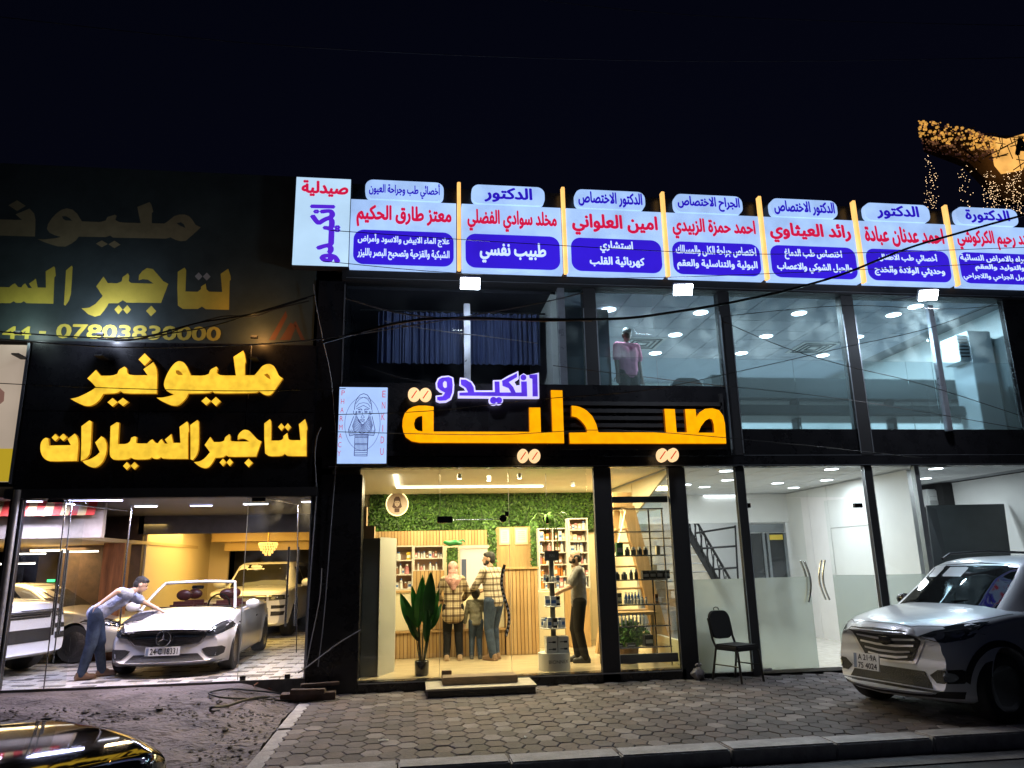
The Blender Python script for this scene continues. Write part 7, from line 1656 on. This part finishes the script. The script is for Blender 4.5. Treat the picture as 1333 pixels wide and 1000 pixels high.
# dark partition, floor standing air conditioner, long dark cabinet, chairs
pt_ = thing('dark_partition', 'tall dark brown cupboard inside the left upstairs window beside the standing man', 'cupboard', (0, 0, 0)); xa, xb = X(735, 450, .8), X(794, 450, .8)
MB().box((xa, .8, uf), (X(770, 450, .8), 1.5, Z(760, 400, .8))).build('side', mat('dark_brown_laminate', (.03, .026, .028), .4), pt_, bevel=.004); MB().box((X(770, 450, .8) + .004, .8, uf), (xb, 1.5, Z(760, 402, .8))).build('door', mat('dark_brown_laminate', (.03, .026, .028), .4), pt_, bevel=.004)
y_ = .45; fa = thing('floor_air_conditioner', 'tall grey floor standing air conditioner with louvred top upstairs at right', 'air conditioner', (0, 0, 0)); a_, b_ = at(1248, 440, y_), at(1292, 431, y_)
MB().box((X(1262, 450, y_), y_, uf), (X(1292, 450, y_), y_ + .5, Z(1275, 431, y_))).build('cabinet', mat('ac_silver', (.55, .62, .65), .35), fa, bevel=.01); MB().box((X(1248, 450, y_), y_ + .02, Z(1255, 470, y_)), (X(1262, 450, y_) - .003, y_ + .45, Z(1255, 436, y_))).build('louvre_head', mat('ac_silver', (.55, .62, .65), .35), fa, bevel=.01)
for k in range(6): zz = Z(1255, 441 + 4.4 * k, y_); MB().box((X(1249, 450, y_), y_ + .004, zz - .022), (X(1261, 450, y_), y_ + .018, zz)).build('louvre', m_grl, fa)
cb_ = thing('long_dark_sofa', 'long dark sofa back seen blurred behind the frosted upstairs windows', 'sofa', (0, 0, 0)); y_ = 1.1
MB().box((X(946, 500, y_), y_, Z(1000, 521, y_)), (X(1272, 500, y_), y_ + .5, Z(1000, 491, y_))).build('back', mat('sofa_green_black', (.012, .022, .024), .6), cb_, bevel=.04); MB().box((X(946, 500, y_), y_ - .3, Z(1000, 545, y_)), (X(1272, 500, y_), y_ + .45, Z(1000, 531, y_))).build('seat', mat('sofa_green_black', (.012, .022, .024), .6), cb_, bevel=.03)
for px, q in ((1032, 0), (1155, 0), (1268, 0)): MB().box((X(px, 530, y_), y_ - .1, uf), (X(px + 5, 530, y_), y_ + .1, Z(1000, 520, y_))).build('leg', m_cblk, cb_)
MB().box((X(927, 500, y_), y_, uf), (X(940, 500, y_), y_ + .4, Z(935, 488, y_))).build('end_panel', mat('sofa_green_black', (.012, .022, .024), .6), cb_)
ac2 = thing('armchair', 'rounded dark chair back seen blurred in the first wide upstairs window', 'chair', (X(896, 520, .6), .6, 0)); P = rrect(-.28, Z(896, 530, .6), .28, Z(896, 492, .6), .18); MB().prism(P, 0, .1).build('backrest', mat('chair_teal_black', (.03, .05, .055), .7), ac2, bevel=.02); MB().box((-.26, .1, Z(896, 545, .6)), (.26, .55, Z(896, 535, .6))).build('seat', MATS['chair_teal_black'], ac2, bevel=.03)
for xx in (-.2, .2): MB().tube([(xx, .2, uf), (xx, .2, Z(896, 545, .6))], .02, 6).build('leg', m_cblk, ac2)
br_ = thing('brown_cupboard', 'dark cupboard at the far right of the upstairs office', 'cupboard', (0, 0, 0)); MB().box((X(1297, 480, .7), .7, uf), (BR - .08, 1.2, Z(1300, 440, .7))).build('body', mat('grey_laminate', (.26, .30, .30), .5), br_, bevel=.004)
# curtain upper left
cu = thing('curtain', 'long blue grey pleated curtain in the dark upper left window', 'curtain', (0, 0, 0)); y_ = .45; x0_, x1_ = X(492, 440, y_), X(703, 440, y_); z0_, z1_ = Z(600, 474, y_), Z(600, 408, y_)
mb = MB(); N = 300
for i in range(N + 1):
    t = i / N; x_ = x0_ + (x1_ - x0_) * t; yy = y_ + .035 * math.sin(t * 150 + 3 * math.sin(t * 21)) + .012 * math.sin(t * 410); mb.v += [(x_, yy, z0_), (x_ + .01 * math.sin(t * 90), yy * .98, z1_)]
mb.f = [(2 * i, 2 * i + 2, 2 * i + 3, 2 * i + 1) for i in range(N)]; mb.mi = [0] * N; mb.build('cloth', mat('curtain_blue', (.075, .10, .23), .7, var=.5, scale=10, stretch=(14, 1, .2)), cu, smooth=True); MB().tube([(x0_ - .3, y_, z1_ + .02), (x1_ + .1, y_, z1_ + .02)], .015, 6).build('rail', m_blkm, cu)
for i, (px, a_, b_) in enumerate(((612, 395, 500),)):
    pass
# ================================================================ FLOODLIGHTS ON POSTS
e_fl = emat('floodlight_lens', (.80, .90, 1), 30)
for i, (px, py, wdt, l_, ppx) in enumerate(((612, 369, .15, 'left', 606), (889, 377, .15, 'middle', None), (1208, 384, .15, 'right', 1216))):
    y_ = -1.0; p = at(px, py, y_); o = thing('floodlight', '%s bright white floodlight hanging under the doctors panels' % l_, 'floodlight', tuple(p), 0, 'floodlights under the doctors panels')
    o.rotation_euler = (R(38), 0, R((0, -8, -14)[i]))
    MB().box((-wdt, -.015, -.095), (wdt, .06, .095)).build('housing', mat('floodlight_case', (.25, .26, .28), .4, metal=.5), o, bevel=.01); MB().box((-wdt + .01, -.022, -.085), (wdt - .01, -.016, .085)).build('lens', e_fl, o)
    MB().tube([p, (p.x, -.15, p.z + .22)], .02, 8).build('arm', m_blkm, bld)
    spot('flood_beam', (p.x, y_ - .12, p.z - .16), (p.x + (-.3, .2, .2)[i], -2.6, 0), (125, 105, 170)[i], (.88, .90, 1), 150, 1.0, .12)
    l = bpy.data.lights.new('flood_glow', 'POINT'); l.energy = (60, 40, 60)[i]; l.color = (.70, .82, 1); l.shadow_soft_size = .12; q = bpy.data.objects.new('flood_glow', l); COL.objects.link(q); q.location = (p.x, y_ - .12, p.z - .16)
for i, (px, y0_, y1_) in enumerate(((608, 396, 590), (1216, 398, 596))):
    x_ = X(px, 440, -.12); one('lamp_post', MB().box((x_ - .05, -.16, (SP0 + .4) if i else SP0 + 1.05), (x_ + .05, -.07, Z(px, y0_, -.12))), m_silv, 'silver steel post catching the light below the %s floodlight' % ('left', 'right')[i], 'post', bevel=.008)
# small uplights washing the banner
for i, (px, c_, pw) in enumerate(((128, (.70, .78, 1), 30), (330, (1, .46, .12), 12), (20, (.7, .9, .85), 8))):
    x_ = X(px, 446, -.35); o = thing('uplight', 'small lamp on top of the black showroom sign, %s' % ['under the phone number', 'near its right end', 'near its left end'][i], 'lamp', (x_, -.32, fz1 + .02)); MB().box((-.05, -.03, 0), (.05, .03, .04)).build('body', m_blkm, o, bevel=.006); MB().box((-.05, .0, -.3), (.05, .3, -.28)).build('bracket', m_blkm, o)
    l = bpy.data.lights.new('uplight_beam', 'POINT'); l.energy = pw; l.color = c_; l.shadow_soft_size = .03; q = bpy.data.objects.new('uplight_beam', l); COL.objects.link(q); q.location = (x_, -.40, fz1 + .16)
# ================================================================ RESTAURANT CANOPY FAR RIGHT
rc = thing('lit_canopy', 'golden glowing lattice canopy edge with black letter A above dark roofs, upper right', 'canopy', (0, 0, 0)); cy_ = 9.0
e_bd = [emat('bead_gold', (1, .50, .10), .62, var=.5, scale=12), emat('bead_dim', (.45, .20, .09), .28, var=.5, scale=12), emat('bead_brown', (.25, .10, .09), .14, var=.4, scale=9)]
edge_t = [(1195, 156), (1230, 160), (1262, 168), (1285, 177), (1310, 180), (1340, 172), (1400, 160)]; edge_b = [(1199, 193), (1225, 201), (1262, 212), (1285, 205), (1308, 222), (1345, 216), (1400, 200)]
mb = MB(); random.seed(21)
def lerpE(E, t): i = min(int(t * (len(E) - 1)), len(E) - 2); f = t * (len(E) - 1) - i; return (E[i][0] * (1 - f) + E[i + 1][0] * f, E[i][1] * (1 - f) + E[i + 1][1] * f)
cnt = 0
while cnt < 400:
    t = random.uniform(0, .58); v = random.random(); a_ = lerpE(edge_t, t); b_ = lerpE(edge_b, t); px = a_[0] * (1 - v) + b_[0] * v; py = a_[1] * (1 - v) + b_[1] * v
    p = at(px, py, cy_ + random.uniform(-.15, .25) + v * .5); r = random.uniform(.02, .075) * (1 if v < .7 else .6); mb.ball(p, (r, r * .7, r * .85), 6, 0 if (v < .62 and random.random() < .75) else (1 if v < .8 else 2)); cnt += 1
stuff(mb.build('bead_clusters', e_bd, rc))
P = [(1293, 178), (1310, 181), (1340, 172), (1400, 160), (1400, 200), (1345, 216), (1309, 223), (1300, 212)]
MB().prism([(at(a, b, cy_ + .5).x, at(a, b, cy_ + .5).z) for a, b in P], cy_ + .5, cy_ + .7).build('lit_panel', emat('amber_panel', (1, .50, .12), .95, var=.25, scale=2), rc)
mb = MB()
for k in range(70):
    a_ = (random.uniform(1215, 1400), random.uniform(160, 215)); an = random.uniform(0, 3.14); l_ = random.uniform(8, 22); t = (a_[0] - 1195) / 205
    for q in (-1, 1): pass
    tb_, bb_ = lerpE(edge_t, min(1, max(0, t)))[1], lerpE(edge_b, min(1, max(0, t)))[1]
    e_ = [(a_[0] - l_ * math.cos(an), a_[1] - l_ * math.sin(an)), (a_[0] + l_ * math.cos(an), a_[1] + l_ * math.sin(an))]
    e_ = [(x_, min(max(y_, tb_), bb_)) for x_, y_ in e_]; mb.tube([at(*e_[0], cy_ + .35), at(*e_[1], cy_ + .35)], .018, 4)
stuff(mb.build('lattice_bars', m_blkm, rc))
q0, q1 = at(1321, 203, cy_ + .3), at(1338, 180, cy_ + .3); text('A', 'letter', m_cblk, (q0.x, q0.z, q1.x, q1.z), cy_ + .28, rc, .05, False)
MB().prism([(at(a, b, cy_ + 1).x, at(a, b, cy_ + 1).z) for a, b in [(1206, 166), (1262, 174), (1300, 182), (1340, 172), (1400, 158), (1400, 262), (1310, 262), (1262, 212), (1210, 192)]], cy_ + 1.0, cy_ + 1.3).build('roof_mass', mat('roof_dark', (.05, .028, .018), .9), rc)
mb = MB(); random.seed(8)
for cx_, n_, y0_, y1_ in ((1208, 26, 202, 272), (1216, 26, 212, 275), (1252, 14, 212, 262), (1262, 12, 215, 270), (1285, 26, 222, 275), (1292, 34, 222, 276), (1298, 24, 240, 276), (1312, 34, 222, 276), (1320, 36, 222, 276), (1328, 30, 222, 280), (1340, 30, 222, 280)):
    for k in range(int(n_ * 1.5)): q = at(cx_ + random.gauss(0, 3.2), random.uniform(y0_, y1_), cy_ + .6 + random.uniform(-.3, .3)); mb.ball(q, random.uniform(.009, .016), 4)
for k in range(0): q = at(random.uniform(1322, 1345), random.uniform(395, 470), cy_); mb.ball(q, random.uniform(.006, .014), 4)
one('string_lights', mb, emat('fairy_light', (1, .66, .36), 2.6), 'hanging curtain of tiny white fairy lights under the golden canopy', 'string lights')
bpy.data.objects['string_lights']['kind'] = 'stuff'
struct(MB().box((BR + .2, 3, 0), (40, 12, 5.2)).build('neighbour_mass', mat('neighbour_dark', (.02, .02, .022), .9, var=.3)))
# ================================================================ CABLES
m_cab = mat('black_cable', (.012, .012, .012), .4); m_cabg = mat('grey_cable', (.22, .23, .25), .45)
def cable(label, pts, r=.012, y=-1.3, m=None, sagk=0):
    P = [at(a, b, (y[0] + (y[1] - y[0]) * i / (len(pts) - 1)) if isinstance(y, tuple) else y) for i, (a, b) in enumerate(pts)]; Q = []
    for i in range(len(P) - 1):       # smooth
        p0, p1, p2, p3 = P[max(0, i - 1)], P[i], P[i + 1], P[min(len(P) - 1, i + 2)]
        for k in range(5):
            t = k / 5; Q.append(.5 * ((2 * p1) + (p2 - p0) * t + (2 * p0 - 5 * p1 + 4 * p2 - p3) * t * t + (3 * p1 - p0 - 3 * p2 + p3) * t ** 3))
    Q.append(P[-1]); return one('power_cable', MB().tube(Q, r, 6), m or m_cab, label, 'cable', smooth=True)
cable('thick black bundled cable sagging across the upstairs windows and over the right panels', [(420, 446), (520, 420), (600, 414), (700, 417), (760, 416), (820, 414), (880, 406), (935, 397), (1000, 384), (1040, 374), (1100, 356), (1180, 324), (1250, 303), (1322, 283), (1400, 262)], .018, (-2.2, -1.6))
cable('thin grey twisted cable shining just under the left floodlight', [(450, 388), (512, 406), (560, 413), (600, 416), (660, 416), (720, 415), (770, 418)], .012, (-1.7, -1.9), m_cabg)
cable('pale cable branching down toward the left lamp post', [(500, 418), (540, 426), (580, 432), (640, 439), (700, 447)], .007, -1.5, m_cabg)
fine = [([(-20, 498), (60, 502), (200, 507), (330, 509), (450, 506)], 'over the yellow letters at left'), ([(-20, 440), (150, 452), (300, 450), (420, 441), (560, 420), (700, 395), (760, 381)], 'from the phone number up to the left windows'), ([(430, 540), (560, 535), (700, 520), (840, 508), (960, 484), (1100, 452), (1220, 424), (1340, 376)], 'rising over orange letters to the upper right'), ([(430, 300), (700, 318), (1000, 331), (1340, 322)], 'in front of the red names of the doctor panels'), ([(-20, 20), (400, 62), (900, 80), (1400, 74)], 'high across the night sky'), ([(560, -20), (900, 20), (1400, 35)], 'highest across the night sky'), ([(720, 476), (900, 498), (1100, 520), (1340, 560)], 'falling to the right before upstairs glass'), ([(940, 412), (1100, 398), (1250, 402), (1400, 385)], 'level across the tops of the upstairs windows'), ([(420, 340), (600, 356), (820, 362), (1100, 352), (1350, 340)], 'under the doctor panels'), ([(430, 562), (640, 566), (800, 560), (1000, 575), (1200, 596)], 'across the foot of the orange letters'), ([(0, 432), (150, 440), (260, 428), (330, 408), (410, 384)], 'loose, over the zeros of the phone number'), ([(940, 418), (1020, 452), (1100, 476), (1200, 500), (1340, 545)], 'crossing the frosted upstairs glass')]
for i, (P, l_) in enumerate(fine): cable('thin black cable ' + l_, P, .005 if i not in (1, 10) else .008, (-2.6 + .2 * i, -2.2 + .15 * i) if i < 8 else -.5 - .1 * i, m_cabg if i in (1,) else None)
cable('tangle of black wires drooping over the phone number', [(128, 441), (170, 443), (215, 432), (260, 420), (300, 414), (345, 405), (400, 388)], .012, -.5)
cable('second strand of the wire tangle at the phone number', [(140, 441), (200, 440), (240, 426), (290, 412), (330, 412), (360, 402), (402, 392)], .008, -.45)
cable('pale cable hanging down the dark gap left of the curtain window', [(408, 370), (412, 400), (420, 440), (432, 500), (440, 610)], .007, -.12, m_cabg)
cable('curved white cable at the right end of the yellow letters', [(418, 556), (412, 572), (410, 600), (412, 640), (408, 700), (402, 780), (398, 862)], .010, -.10, m_cabg)
cable('thin cable dropping along the black corner column', [(447, 505), (441, 560), (437, 610), (430, 700), (422, 800), (414, 868)], .008, -.10, m_cabg)
cable('pole leaning against the black corner from the cable heap', [(388, 876), (400, 868), (440, 838), (470, 820)], .010, -.4, m_cabg)
cable('thin rod leaning steeply in the dark corner', [(398, 870), (405, 835), (416, 780), (419, 740)], .007, -.3, m_cabg)
# ground hoses by the corner
def hose(label, pts, r, m=None):
    P = []
    for a, b in pts: p = gp(a, b, .08); p = gp(a, b, max(.0, dirt_h(p.x, p.y) if p.x < XL else 0) + r); P.append(p)
    Q = []
    for i in range(len(P) - 1):
        p0, p1, p2, p3 = P[max(0, i - 1)], P[i], P[i + 1], P[min(len(P) - 1, i + 2)]
        for k in range(6):
            t = k / 6; Q.append(.5 * ((2 * p1) + (p2 - p0) * t + (2 * p0 - 5 * p1 + 4 * p2 - p3) * t * t + (3 * p1 - p0 - 3 * p2 + p3) * t ** 3))
    return one('ground_cable', MB().tube(Q, r, 6), m or m_cab, label, 'cable', smooth=True)
hose('thick black cable with a hooked end on the dirt', [(400, 908), (370, 908), (340, 908), (318, 912), (295, 919), (276, 921), (275, 926), (287, 925)], .016)
hose('black cable looping from the corner heap over the dirt', [(410, 898), (380, 904), (340, 900), (300, 897), (272, 902), (290, 908), (330, 910), (390, 912), (420, 905)], .012)
hose('red brown cable in the corner heap', [(330, 893), (345, 884), (360, 886), (350, 896), (372, 899), (395, 894)], .010, mat('rust_cable', (.16, .05, .03), .5))
hose('small coil of black cable at the corner', [(345, 892), (352, 876), (368, 875), (372, 886), (360, 896), (350, 893)], .009)
ob = thing('scrap_heap', 'low heap of scrap timber and wire in the dark corner between the shops', 'scrap', (X(392, 890, -.45), -.45, 0))
for (a_, b_, r_) in (((-.25, -.1, 0), (.45, .12, .10), .05), ((-.1, -.15, .10), (.35, -.05, .16), -.15), ((.0, .0, .16), (.5, .1, .2), .2)): o = MB().box(a_, b_).build('plank', mat('scrap_wood', (.07, .045, .035), .8, var=.5, scale=8), ob, bevel=.006); o.rotation_euler.z = r_
hose('thin wire lying on the scrap heap', [(372, 882), (390, 878), (420, 890), (445, 894), (425, 902), (400, 897)], .008)
# towel on the bonnet
tw = MB(); NN = 14; bvt = BVHTree.FromPolygons([Vector(v) for v in sh1.v], sh1.f)
for j in range(NN + 1):
    for i in range(NN + 1):
        x_ = .50 + .55 * j / NN; y_ = .86 - .36 * i / NN - .10 * j / NN; h = bvt.ray_cast(Vector((x_, y_, 3)), Vector((0, 0, -1))); z_ = h[0].z if h[0] else .6
        tw.v.append((x_, y_, z_ + .012 + .008 * math.sin(9 * i + 4 * j)))
for j in range(NN):
    for i in range(NN): a = j * (NN + 1) + i; tw.f.append((a, a + 1, a + NN + 2, a + NN + 1)); tw.mi.append(0)
tw.f += []; 
twm = mat('dark_cloth', (.05, .05, .07), .9, var=.5, scale=10)
tt = tw.build('wiping_cloth', twm, smooth=True); tag(tt, 'dark cloth spread over the wing and bonnet of the white open top car', 'cloth'); tt.location = conv.location; tt.rotation_euler = conv.rotation_euler; tt.scale = conv.scale
